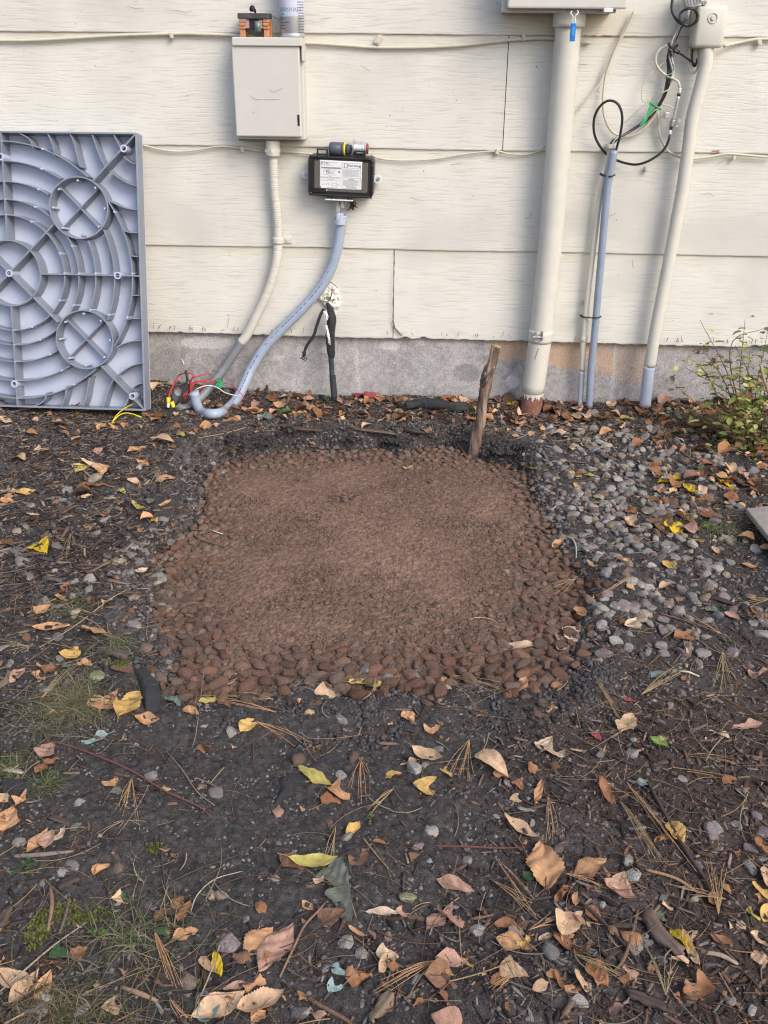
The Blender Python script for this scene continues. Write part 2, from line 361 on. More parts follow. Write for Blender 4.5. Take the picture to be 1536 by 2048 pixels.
def tube(P, r, seg=12, step=.01, cap=True, ridges=0, noise=0, seed=1):
    """smooth tube through P; r number or list; ridges = pitch of rings in metres"""
    rl = [r]*len(P) if np.isscalar(r) else list(r)
    C, rad = catmull(P, step, rl); n = len(C)
    T = np.gradient(C, axis=0); T /= np.linalg.norm(T, axis=1)[:, None]+1e-12
    ref = np.array([0, 0, 1.]) if abs(T[0][2]) < .8 else np.array([0, 1., 0])
    N = np.cross(T[0], ref); N /= np.linalg.norm(N); Ns = [N]
    for i in range(1, n):
        N = Ns[-1]-T[i]*np.dot(Ns[-1], T[i]); N /= np.linalg.norm(N)+1e-12; Ns.append(N)
    Ns = np.array(Ns); B = np.cross(T, Ns)
    if ridges:
        s = np.concatenate([[0], np.cumsum(np.linalg.norm(np.diff(C, axis=0), axis=1))])
        rad = rad*(1+.045*np.where((s/ridges) % 1 < .6, 1, -1))
    a = np.linspace(0, 2*math.pi, seg, endpoint=False)
    rr = rad[:, None]*np.ones(seg)[None]
    if noise:
        g = np.random.default_rng(seed); rr = rr*(1+noise*(g.random((n, seg))-.5)) * (1+noise*.6*np.sin(a[None]*3+np.arange(n)[:, None]*.35))
    V = C[:, None, :] + rr[:, :, None]*(np.cos(a)[None, :, None]*Ns[:, None, :]+np.sin(a)[None, :, None]*B[:, None, :])
    V = V.reshape(-1, 3); F = []
    for i in range(n-1):
        for j in range(seg):
            F.append([i*seg+j, i*seg+(j+1) % seg, (i+1)*seg+(j+1) % seg, (i+1)*seg+j])
    F = [f[::-1] for f in F]
    if cap:
        F.append(list(range(seg))); F.append(list(range((n-1)*seg, n*seg))[::-1])
    return V, F
def smooth_tube_obj(name, P, r, mat, parent=None, **k):
    o = MB().add(*tube(P, r, **k)).build(name, mat, parent, True)
    return o
def cyl(c, axis, r, h, seg=20, r2=None):
    axis = np.array(axis, float); axis /= np.linalg.norm(axis)
    c = np.array(c, float); r2 = r if r2 is None else r2
    ref = np.array([0, 0, 1.]) if abs(axis[2]) < .8 else np.array([1., 0, 0])
    N = np.cross(axis, ref); N /= np.linalg.norm(N); B = np.cross(axis, N)
    a = np.linspace(0, 2*math.pi, seg, endpoint=False)
    ring = np.cos(a)[:, None]*N+np.sin(a)[:, None]*B
    V = np.vstack([c+ring*r, c+axis*h+ring*r2])
    F = [[j, (j+1) % seg, seg+(j+1) % seg, seg+j] for j in range(seg)]+[list(range(seg))[::-1], list(range(seg, 2*seg))]
    return V, F
def tag(o, label=None, cat=None, group=None, kind=None):
    if label: o['label'] = label
    if cat: o['category'] = cat
    if group: o['group'] = group
    if kind: o['kind'] = kind
    return o
def empty(name, loc=(0, 0, 0)):
    o = bpy.data.objects.new(name, None); COL.objects.link(o); o.location = loc; o.empty_display_size = .05
    return o
def thing(name, label, cat, loc=(0, 0, 0), group=None):
    """an Empty at the thing's base; parts are given in world coordinates and keep them"""
    o = empty(name, loc); return tag(o, label, cat, group)
def settle(o):
    """children were built in world coordinates: keep them there under the parent's offset"""
    inv = Matrix.Translation(o.location).inverted()
    for c in o.children: c.matrix_parent_inverse = inv
def W(pts, d=None):
    """list of (px,py[,d]) on the wall"""
    return [wp(p[0], p[1], (p[2] if len(p) > 2 else d)) for p in pts]
def text_mesh(txt, size, M4, name, mat, parent, extrude=0.0, spacing=1.0, warp=None, bold=False):
    c = bpy.data.curves.new("t", 'FONT'); c.body = txt; c.size = size; c.extrude = extrude; c.space_character = spacing
    if bold: c.offset = size*.02
    ob = bpy.data.objects.new("t", c); COL.objects.link(ob); bpy.context.view_layer.update()
    me = bpy.data.meshes.new_from_object(ob); bpy.data.objects.remove(ob)
    for v in me.vertices:
        p = v.co
        v.co = M4@(warp(p) if warp else p)
    return link(name, me, mat, parent)

# ================================================================== HOUSE WALL
LAPS = [.186, .4285, .681, .943, 1.2, 1.455, 1.71, 1.97, 2.23, 2.49, 2.75]
house = thing("house_wall", "cream painted lap siding wall standing on a grey concrete foundation", "house wall", (0, 0, 0))
def px_of(x, y, z):
    return proj(np.stack([x, y, z], 1))[:2]
def siding():
    Vs, Fs, Cs, n = [], [], [], 0
    joints = {0: [-0.139], 2: [0.133], 1: [-1.62, 1.05], 3: [-1.9, 1.4], 4: [.4], 5: [-.6]}
    for i in range(len(LAPS)-1):
        z0, z1 = LAPS[i], LAPS[i+1]
        cuts = [-4.0]+joints.get(i, [])+[4.0]
        for a, b in zip(cuts[:-1], cuts[1:]):
            a += .001; b -= .001
            xs = np.unique(np.concatenate([np.linspace(a, b, 12), np.arange(max(a, -1.6), min(b, 1.1), .006)]))
            xs = xs[(xs >= a) & (xs <= b)]
            rows = np.array([0, .012, .03, .15, .3, .5, .7, .85, .95, 1.0])
            X, K = np.meshgrid(xs, rows); jag = .0012*(vnoise(X*70, X*0+i, 5)-.5)+.004*(vnoise(X*3, X*0+i, 15)-.5)
            if i == 0: jag = jag+.0022*(vnoise(X*140, X*0, 25)-.5)-.005*np.clip(vnoise(X*38, X*0, 45)-.86, 0, 1)*8*-1
            Z = z0+K*(z1-z0+.004)+jag*(1-K)**3
            Y = -.0180+K*.0050+.0016*(fbm(X*5, Z*9, 40+i, 3)-.5)-.002*np.exp(-np.minimum(X-a, b-X)/.03)*(1-K)
            top = np.stack([X, Y, Z], -1); under = top[0].copy(); under[:, 1] = -.0125
            lip = top[0].copy(); lip[:, 1] += .0008; lip[:, 2] -= .0008
            G = np.concatenate([under[None], lip[None], top], 0); m, k = G.shape[:2]
            idx = np.arange(m*k).reshape(m, k)+n
            F = np.stack([idx[:-1, :-1], idx[:-1, 1:], idx[1:, 1:], idx[1:, :-1]], -1).reshape(-1, 4)
            P = G.reshape(-1, 3); px, py = px_of(P[:, 0], P[:, 1], P[:, 2])
            c = np.array(CREAM)[None]*np.ones((len(P), 1)); c *= (.97+.06*vnoise(P[:, 0]*2+i*9, P[:, 2]*3, 60))[:, None]
            kk = (P[:, 2]-z0)/(z1-z0)
            dirt = sstep(.86, 1.0, kk)*(.25+.75*vnoise(P[:, 0]*9, P[:, 2]*2, 70))
            c = c*(1-dirt[:, None])+np.array([.64, .59, .47])*dirt[:, None]
            # yellow-brown bands just below the meter box and the disconnect box, peeled rusty flecks on a lap edge
            ym = .55*np.exp(-((px-1130)/130)**4-((py-50)/24)**4)+.4*np.exp(-((px-560)/70)**2-((py-285)/12)**2)
            c = c*(1-ym[:, None])+np.array([.58, .49, .33])*ym[:, None]
            fl = ((np.abs(px-1210) < 45) & (np.abs(py-73) < 2.2) | (np.abs(px-1433) < 14) & (np.abs(py-304) < 2.5)) & (vnoise(P[:, 0]*90, P[:, 2]*90, 3) > .45)
            c[fl] = (.30, .13, .07)
            Vs.append(P); Fs.append(F); Cs.append(c); n += len(P)
    me = mesh_np("siding", np.vstack(Vs), np.vstack(Fs), np.vstack(Cs)); return link("siding", me, MT['siding'], house, True)
siding()
MB().box((-4, -.006, .19), (4, .12, 2.9)).build("sheathing", M("sheathing", (.05, .04, .035), .9), house)
def foundation():
    xs = np.unique(np.concatenate([np.linspace(-4, 4, 30), np.arange(-1.5, 1.05, .005)])); zs = np.concatenate([[-.5, -.2], np.arange(-.08, .2, .005)])
    X, Z = np.meshgrid(xs, zs); Y = -.001+.003*(fbm(X*14, Z*14, 90, 4)-.5)
    P = np.stack([X, Y, Z], -1).reshape(-1, 3); px, py = px_of(P[:, 0], P[:, 1], P[:, 2])
    x, z = P[:, 0], P[:, 2]
    c = np.array([.43, .415, .42])[None]*(.70+.42*fbm(x*7, z*7, 91, 4)+.35*(vnoise(x*190, z*190, 55)-.5)+.25*(vnoise(x*90, z*90, 56)-.5))[:, None]
    def blend(m, col): 
        nonlocal c; m = np.clip(m, 0, 1)[:, None]; c = c*(1-m)+np.array(col)*m
    nz = fbm(x*22, z*22, 92, 4)-.5
    def blob(cx, cy, rx, ry, soft=.25): return sstep(soft, -.05, ((px-cx)/rx)**2+((py-cy)/ry)**2-1+nz*2.2)
    for cx, cy, rx, ry, k in [(1015, 694, 34, 24, .9), (1140, 706, 42, 34, .9), (1200, 708, 30, 36, .8), (1262, 722, 46, 34, .55), (1340, 690, 40, 12, .4), (1090, 770, 20, 20, .0)]:
        blend(blob(cx, cy, rx, ry, .7)*k*(.55+.45*vnoise(x*60, z*60, 77)), (.56, .38, .25))
    for cx, cy, rx, ry, k in [(430, 686, 60, 12, .7), (775, 692, 20, 9, .8), (603, 704, 13, 14, .7), (655, 700, 12, 7, .6), (1026, 762, 12, 12, .9), (560, 715, 12, 5, .7), (375, 722, 5, 12, .6), (890, 684, 60, 8, .4)]:
        blend(blob(cx, cy, rx, ry, .1)*k, (.62, .61, .60))
    for cx, cy, rx, ry, k in [(935, 745, 25, 16, .6), (340, 740, 40, 40, .35), (1480, 740, 60, 40, .3)]:
        blend(blob(cx, cy, rx, ry)*k, (.20, .20, .21))
    blend(sstep(700, 662, py)*.45*(vnoise(x*12, z*3, 95)), (.42, .33, .22))
    for x0, y0, x1, y1, k in [(712, 685, 719, 792, .55), (470, 720, 474, 800, .4), (1232, 690, 1222, 795, .65), (356, 700, 358, 790, .2), (1470, 700, 1462, 800, .3)]:
        xx = x0+(py-y0)/(y1-y0)*(x1-x0)
        blend(np.exp(-((px-xx+nz*4)/(3.2))**2)*k, (.60, .58, .57))
    idx = np.arange(X.size).reshape(X.shape); F = np.stack([idx[:-1, :-1], idx[:-1, 1:], idx[1:, 1:], idx[1:, :-1]], -1).reshape(-1, 4)
    link("foundation", mesh_np("foundation", P, F, c), MT['concrete'], house, True)
foundation()
def ribbon(pts, wd, y_off):
    P = [np.array(wp(a, b, y_off)) for a, b in pts]; V = []; F = []
    for i, p in enumerate(P):
        ww = wd*(.35+.65*math.sin(math.pi*(i+.4)/(len(P))))
        t = P[min(i+1, len(P)-1)]-P[max(i-1, 0)]; s = np.array([t[2], 0, -t[0]]); s /= np.linalg.norm(s)+1e-9
        V += [p+s*ww, p-s*ww]
    F = [[2*i, 2*i+1, 2*i+3, 2*i+2] for i in range(len(P)-1)]
    return V, F
mb = MB()
def jagline(p0, p1, n, j):
    return [(p0[0]+(p1[0]-p0[0])*k/n+(random.uniform(-j, j) if 0 < k < n else 0), p0[1]+(p1[1]-p0[1])*k/n) for k in range(n+1)]
mb.add(*ribbon(jagline((790, 500), (786, 625), 14, 1.2)+[(784, 640), (788, 655), (796, 663), (806, 677)], .0009, .0094))
mb.add(*ribbon([(786, 640), (789, 656), (796, 664), (803, 672)], .003, .0097))
for k in range(46):
    x = random.choice([random.uniform(300, 620), random.uniform(760, 1330), random.uniform(1300, 1536)]); yb = 660+(x-320)*.0247-1
    mb.add(*ribbon(jagline((x, yb), (x+random.uniform(-5, 5), yb-random.uniform(3, 14)), 4, 1.2), random.uniform(.0005, .0014), .0098))
for a, b, c_, d_ in [(455, 655, 458, 634), (458, 634, 453, 628), (1265, 520, 1267, 536), (545, 32, 560, 40)]:
    mb.add(*ribbon(jagline((a, b), (c_, d_), 4, .8), .0007, .0096))
# curling cracks in the old paint film
for px0, py0, n in [(270, 4, 14), (330, 20, 12), (250, 14, 8), (1320, 235, 6), (1210, 430, 6), (1060, 425, 7), (900, 330, 5), (640, 40, 5), (720, 130, 6), (1430, 330, 8), (1400, 390, 7), (1150, 130, 5), (820, 395, 6)]:
    p = [(px0, py0)]; an = random.uniform(-.5, .5)
    for _ in range(n): an += random.uniform(-.9, .9); p.append((p[-1][0]+5*math.cos(an), p[-1][1]+3*math.sin(an)))
    mb.add(*ribbon(p, .0005, .0065))
mb.build("paint_crack", M("crack_dark", (.22, .17, .125), .9), house)
# chipped paint specks and wasp-mud dots
mb = MB()
for _ in range(60):
    x, y = random.uniform(0, 1536), random.choice([random.uniform(5, 60), random.uniform(80, 280), random.uniform(300, 480), random.uniform(505, 650)])
    c_ = wp(x, y, .0085); r_ = random.uniform(.0006, .0016)
    a = [c_+np.array([r_*math.cos(t)*random.uniform(.6, 1.5), 0, r_*math.sin(t)*random.uniform(.6, 1.5)]) for t in np.linspace(0, 6.28, 6)[:-1]]
    mb.add(a, [[0, 1, 2, 3, 4]])
mb.build("paint_chip", M("chip_brown", (.22, .15, .10), .9), house)
# blob of old expanding foam round the line set hole
def foam_blob():
    c_ = [(660, 566), (672, 572), (680, 590), (682, 606), (677, 620), (670, 634), (661, 628), (650, 612), (640, 603), (633, 592), (640, 578), (650, 570)]
    C0 = np.array(wp(658, 600, 0)); base = np.array([wp(a, b, 0) for a, b in c_]); ring, _ = catmull(np.vstack([base, base[:1]]), .004); ring = ring[:-1]; m = len(ring); L = 12; V, F = [], []
    for l in range(L+1):
        f_ = 1-l/(L+.4); P = C0+(ring-C0)*f_
        n1 = fbm(P[:, 0]*95, P[:, 2]*95, 12, 4); n2 = np.abs(fbm(P[:, 0]*55+7, P[:, 2]*55, 22, 3)-.5)
        hgt = -.004+(.017*(1-f_**2)**.45+.016*(n1-.45)-.030*np.clip(.06-n2, 0, 1)*6)*(1 if l else .2)
        for p, h_ in zip(P, hgt): V.append(p+np.array([0, -h_-.002, 0]))
    for l in range(L):
        for k in range(m): F.append([l*m+k, l*m+(k+1) % m, (l+1)*m+(k+1) % m, (l+1)*m+k])
    F.append([L*m+k for k in range(m)])
    return V, F
MB().add(*foam_blob()).build("foam_seal", MT['foam'], house, False)
mb = MB(); mb.add(*ribbon([(664, 572), (664, 584), (661, 596), (656, 603), (651, 609)], .0016, .026)); mb.add(*ribbon([(650, 566), (662, 565), (670, 571), (676, 577)], .0012, .012))
mb.build("foam_crack", M("foam_crack_dark", (.07, .055, .04), .9), house)

# ================================================================== GROUND (one sheet out to the horizon)
def ground():
    s = np.concatenate([[-60, -20, -8, -4, -2.4, -1.7], np.linspace(-1.35, 1.35, 640), [1.7, 2.4, 4, 8, 20, 60]])
    t = [] ; y = .10
    ys = [60, 20, 6, 2, .6, .3, .18]
    while y > -2.25:
        ys.append(y); zc = (CD+y)*math.cos(PITCH)+CH*math.sin(PITCH); y -= max(.0022, 1.25*zc*zc/(CF*.5*CH*1.25)*.9)
    ys = np.array(ys+[-2.35, -2.6, -3, -4, -7, -15, -60])
    half = .52+.26*np.clip((ys+2.2)/2.2, 0, 1.2)*1.25
    cx = -.10+(-.16)*np.clip((ys+2.2)/2.2, 0, 1.1)
    X = cx[:, None]+s[None]*half[:, None]; Y = ys[:, None]*np.ones_like(s)[None]
    x, yv = X.ravel(), Y.ravel(); near = (np.abs(x) < 2.5) & (yv < .5) & (yv > -3)
    z = np.full(x.shape, -.01); c = np.zeros((len(x), 3)); xn, yn = x[near], yv[near]
    sdn = bed_sd(xn, yn); h = _slow_soil(xn, yn, sdn)
    px, py, _ = proj(np.stack([xn, yn, h], 1))
    crumb = sstep(.35, .6, .55*fbm(xn*5, yn*5, 50, 3)+.5*np.exp(-((px-520)/430)**4-((py-1650)/230)**4)+.25*(np.abs(sdn) < .1))
    F1, F2, ID = worley(xn*95, yn*95, 1); G1, G2, ID2 = worley(xn*230, yn*230, 2); K1, K2, ID3 = worley(xn*38, yn*38, 4)
    h = h + .0030*np.sqrt(np.clip(1-F1, 0, 1))*(.3+.7*crumb)*(.5+ID) + .0018*np.sqrt(np.clip(1-G1, 0, 1)) + .0025*np.sqrt(np.clip(1-K1, 0, 1))*crumb*(ID3 > .75) + .0018*(fbm(xn*60, yn*60, 33, 3)-.5)
    z[near] = h
    brown = np.clip(.9*sstep(900, 1250, px)*sstep(1180, 1450, py)+.5*sstep(900, 820, py)+.25*fbm(xn*4, yn*4, 77, 3), 0, 1)
    base = np.array([.059, .055, .055])*(1-brown[:, None])+np.array([.068, .053, .047])*brown[:, None]
    dusty = sstep(.52, .72, fbm(xn*4.5+3, yn*4.5, 99, 4))*.7
    base = base*(1-dusty[:, None])+np.array([.095, .088, .090])*dusty[:, None]
    red = sstep(.05, -.005, sdn)*sstep(.35, .7, fbm(xn*25, yn*25, 13, 3)+.25)
    red = .5*red*(vnoise(xn*60, yn*60, 14) > .5)*(h > -.02)
    base = base*(1-red[:, None])+np.array([.125, .068, .052])*red[:, None]
    base *= (.75+.5*ID2)[:, None]*(.85+.3*ID)[:, None]
    c[near] = base; c[~near] = (.055, .05, .048)
    idx = np.arange(X.size).reshape(X.shape); F = np.stack([idx[:-1, :-1], idx[1:, :-1], idx[1:, 1:], idx[:-1, 1:]], -1).reshape(-1, 4)
    o = link("ground", mesh_np("ground", np.stack([x, yv, z], 1), F, c), MT['soil'], None, True); tag(o, None, None, None, 'structure')
    o['label'] = "dark crumbly garden soil along the house wall"
ground()

# ================================================================== THINGS FIXED TO THE WALL
def box_px(x0, y0, x1, y1, dback, dfront, bev=.002, shrink=0):
    """box whose front face shows at these photo pixels when it stands dfront off the wall"""
    a = wp(x0, y0, dfront); b = wp(x1, y1, dfront); c_ = wp(x1, y0, dfront); e = wp(x0, y1, dfront)
    xa, xb = (a[0]+e[0])/2, (b[0]+c_[0])/2; za, zb = (b[2]+e[2])/2, (a[2]+c_[2])/2
    return (xa+shrink, WY-dfront, za), (xb-shrink, WY-dback, zb)

# ---- disconnect box
t = thing("disconnect_box", "beige metal disconnect box with hinged cover, used as a shelf on the siding", "electrical box", tuple(wp(535, 275, .05)))
a, b = box_px(473, 88, 608, 279, -.005, .045); MB().box(a, b, .002).build("body", MT['boxpaint'], t)
a, b = box_px(467.5, 91, 600.5, 273.5, .0465, .070); o = MB().box(a, b, .003).build("cover", MT['boxpaint'], t)
MB().box((b[0]-.009, a[1]-.0012, a[2]+.026), (b[0]-.0035, a[1]+.002, a[2]+.052), .001).build("latch_slot", MT['blk'], o)
mb = MB()
for pl in [[(500, 190), (508, 197), (520, 199), (560, 199)], [(540, 178), (546, 184), (566, 176)], [(504, 226), (510, 223)]]: mb.add(*tube([wp(x, y, .0705) for x, y in pl], .00045, 5, .004))
mb.build("scratch", M("scratch_grey", (.38, .38, .38), .7), o)
a, b = box_px(463.5, 74.5, 603, 92, -.005, .076); MB().box(a, b, .0022).build("hood", MT['boxpaint'], t)
a2, b2 = box_px(603, 92, 608, 122, .02, .062); MB().box(a2, b2, .001).build("hinge_tab", MT['boxpaint'], t)
a3, b3 = box_px(478, 275, 600, 282, .0, .042); MB().box(a3, b3, .001).build("bottom_flange", M("shadowed_steel", (.16, .15, .14), .7, .3), t)  # recess shade under the cover painted into the flange's dark colour
settle(t)
HOODTOP = b[2]

# ---- fused pull-out lying on the box
def pull_out():
    t = thing("fuse_pull_out", "black fuse pull-out block with copper blades lying on the beige box", "fuse pull-out", (wp(507, 74, .06)[0], WY-.04, HOODTOP))
    zt = wp(507, 26, .068)[2]; zm = wp(507, 38, .068)[2]
    xl, xr = wp(474.5, 30, .068)[0], wp(537, 30, .068)[0]
    f0, f1 = WY-.068, WY-.018
    MB().box((xl, f0, zm), (xr, f1, zt), .002).build("handle_plate", MT['darkbr'], t)
    MB().box((xl+.02, f0+.006, HOODTOP+.012), (xr-.02, f1-.004, zm), .001).build("carrier", MT['blk'], t)
    for x0, x1 in [(476.5, 489), (524.5, 537)]:
        xa, xb = wp(x0, 40, .068)[0], wp(x1, 40, .068)[0]; mb = MB(); H_ = zm-HOODTOP
        for i, (k0, k1, o_) in enumerate([(.80, .98, .0), (.62, .80, -.002), (.44, .62, .001), (0, .44, .004)]):
            mb.box((xa+.001*(i % 2), f0+.004+o_, HOODTOP+H_*k0+.0003), (xb-.001*(i % 2), f0+.020+o_, HOODTOP+H_*k1-.0006), .0012)
        mb.box((xa+.002, f1-.016, HOODTOP+.0003), (xb+.001, f1-.004, HOODTOP+H_*.95), .001)
        mb.build("copper_blade", MT['copper'], t)
    for x0, x1 in [(489.5, 497.5), (517, 524)]:
        xa, xb = wp(x0, 46, .067)[0], wp(x1, 46, .067)[0]
        MB().box((xa, f0+.005, wp(0, 53, .067)[2]), (xb, f0+.02, zm-.001), .0008).build("fibre_block", MT['pink'], t)
    MB().add(*cyl((wp(513, 55, .08)[0], f0+.008, wp(513, 63, .08)[2]), (0, 0, 1), .0085, .022)).build("cartridge_fuse", MT['fuse'], t, True)
    P = [(wp(510, 24, .06)[0], WY-.055, zt), (wp(509, 20, .06)[0], WY-.06, wp(509, 20, .06)[2]), wp(504, 17, .07)]
    MB().add(*tube(P, [.002, .0035, .0075], 12, .003)).build("knob", MT['blkm'], t, True)
    settle(t)
pull_out()

# ---- spray can standing on the box (its upper half is above the photo)
def spray_can():
    cx = (wp(558.5, 40, .05)[0]+wp(608, 40, .05)[0])/2; r = (wp(608, 40, .05)[0]-wp(558.5, 40, .05)[0])/2; cy = WY-.041
    t = thing("spray_can", "silver and pale lilac spray can standing on the beige disconnect box", "spray can", (cx, cy, HOODTOP))
    def lathe(prof, mat, name, seg=48):
        V = []; F = []; n = len(prof)
        for q, (rr, z) in enumerate(prof):
            for k in range(seg):
                an = 2*math.pi*k/seg; V.append((cx+rr*math.cos(an), cy+rr*math.sin(an), HOODTOP+z))
        for q in range(n-1):
            for k in range(seg): F.append([q*seg+k, q*seg+(k+1) % seg, (q+1)*seg+(k+1) % seg, (q+1)*seg+k])
        F.append(list(range(seg))[::-1]); F.append(list(range((n-1)*seg, n*seg)))
        return MB().add(V, F).build(name, mat, t, True)
    z1 = wp(583, 33, .08)[2]-HOODTOP
    lathe([(r*.88, 0), (r*.97, .001), (r*1.0, .004), (r*.96, .007), (r*.975, .010), (r*.975, .155), (r*.93, .165), (r*.6, .178), (r*.5, .18)], MT['can'], "can_body")
    lathe([(r*.98, z1), (r*.984, z1+.0003), (r*.984, .152), (r*.98, .1525)], MT['canw'], "printed_sleeve")
    lathe([(r*.45, .18), (r*.55, .181), (r*.55, .205), (r*.4, .21)], MT['white'], "cap")
    rr = r*.9865
    def warp_at(a0, z):
        def f(p):
            an = a0+p.x/rr; return Vector((cx+rr*math.sin(an), cy-rr*math.cos(an), HOODTOP+z+p.y))
        return f
    I = Matrix.Identity(4)
    text_mesh("ESSENTIALS", .0115, I, "lettering", MT['ink'], t, warp=warp_at(-1.02, wp(583, 22.5, .08)[2]-HOODTOP), spacing=.95)
    mb = MB()
    def strip(a0, a1, z, h_):
        n = max(2, int((a1-a0)/.08)); V = []; F = []
        for i in range(n+1):
            an = a0+(a1-a0)*i/n; V += [(cx+rr*math.sin(an), cy-rr*math.cos(an), HOODTOP+z), (cx+rr*math.sin(an), cy-rr*math.cos(an), HOODTOP+z+h_)]
        return V, [[2*i, 2*i+2, 2*i+3, 2*i+1] for i in range(n)]
    for i in range(26):                                    # the fine print column
        z = .010+i*.0058
        a = .62
        while a < 1.35:
            l = random.uniform(.05, .16); mb.add(*strip(a, min(a+l, 1.38), z, .0022)); a += l+.035
    for i, (z, l) in enumerate([(.038, .35), (.031, .8), (.0245, .3), (.018, .42)]):
        a = -.95
        while a < -.95+l:
            q = random.uniform(.06, .14); mb.add(*strip(a, a+q, z, .0021)); a += q+.03
    mb.add(*strip(-.9, -.55, z1+.004, .002))
    mb.build("fine_print", MT['ink'], t)
    mb = MB(); a = -.95
    for q in (.12, .07, .1, .05, .12, .06, .1): mb.add(*strip(a, a+q, z1+.009, .0055)); a += q+.03
    mb.build("coloured_print", MT['cyan'], t)
    settle(t)
spray_can()

# ---- flexible conduit that drops from the disconnect box
def conduit_one():
    t = thing("painted_flexible_conduit", "cream painted ribbed flexible conduit hanging from the beige disconnect box to the soil", "conduit", tuple(wp(370, 820, .1)))
    up_ = [(546, 300, .03), (547, 330, .028), (549, 380, .026), (554, 430, .024), (556, 480, .022), (551, 532, .026), (535, 585, .03), (514, 630, .034), (495, 668, .036), (483, 684, .037)]
    lo_ = [(483, 684, .037), (462, 716, .04), (440, 748, .048), (415, 780, .07), (395, 800, .095), (375, 815, .12), (358, 816, .135), (351, 806, .14), (352, 794, .145), (357, 785, .15)]
    smooth_tube_obj("painted_run", W(up_), .0122, MT['cream'], t, seg=16, step=.0016, ridges=.0046)
    smooth_tube_obj("bare_run", W(lo_), .0122, MT['flexd'], t, seg=16, step=.0016, ridges=.0046)
    o = smooth_tube_obj("connector", W([(545.5, 281, .03), (546, 312, .03)]), .0185, MT['cream'], t, seg=18, step=.004)
    MB().add(*cyl(wp(546, 304, .03), (0, 0, 1), .0215, .008, 6)).build("lock_nut", MT['cream'], o)
    mb = MB(); mb.add(*tube(W([(556, 474, .022), (556, 487, .022)]), .0145, 18, .004)); mb.build("strap", MT['cream'], t, True)
    a, b = box_px(566, 474, 584, 487, .0, .006); MB().box(a, b, .001).add(*cyl(wp(575, 480, .006), (0, -1, 0), .0045, .003, 8)).build("strap_tab", MT['cream'], t)
    settle(t)
conduit_one()

# ---- liquid tight conduit from the black module
def conduit_two():
    t = thing("grey_flexible_conduit", "smooth blue-grey flexible conduit curving from the black module to the soil", "conduit", tuple(wp(420, 842, .13)))
    P = [(685, 430, .03), (681, 458, .03), (674, 500, .03), (661, 540, .03), (640, 577, .032), (605, 617, .034), (565, 657, .036), (528, 697, .04), (503, 737, .05), (489, 768, .07), (474, 797, .09), (453, 819, .11)]
    low = [gp(437, 838)+np.array([0, 0, .016]), gp(420, 840)+np.array([0, 0, .018]), wp(402, 824, .14), wp(393, 806, .145), wp(388, 784, .15)]
    smooth_tube_obj("conduit_jacket", W(P)+low, .0135, MT['flexg'], t, seg=18, step=.005)
    mb = MB()                                              # printed dashes along the jacket
    C, _ = catmull(np.array(W([(p[0]-1.5, p[1]-2.5, p[2]+.0129) for p in P[3:12]])), .004)
    i = 0
    while i < len(C)-3:
        k = random.choice([1, 2, 3])
        if random.random() < .8: mb.add(*tube([C[i], C[i+1]] if k == 1 else [C[i], C[i+1], C[min(i+2, len(C)-1)]], .0009, 4, .002))
        i += k+1
    mb.build("printed_dashes", M("dash_ink", (.05, .09, .25), .6), t)
    settle(t)
conduit_two()

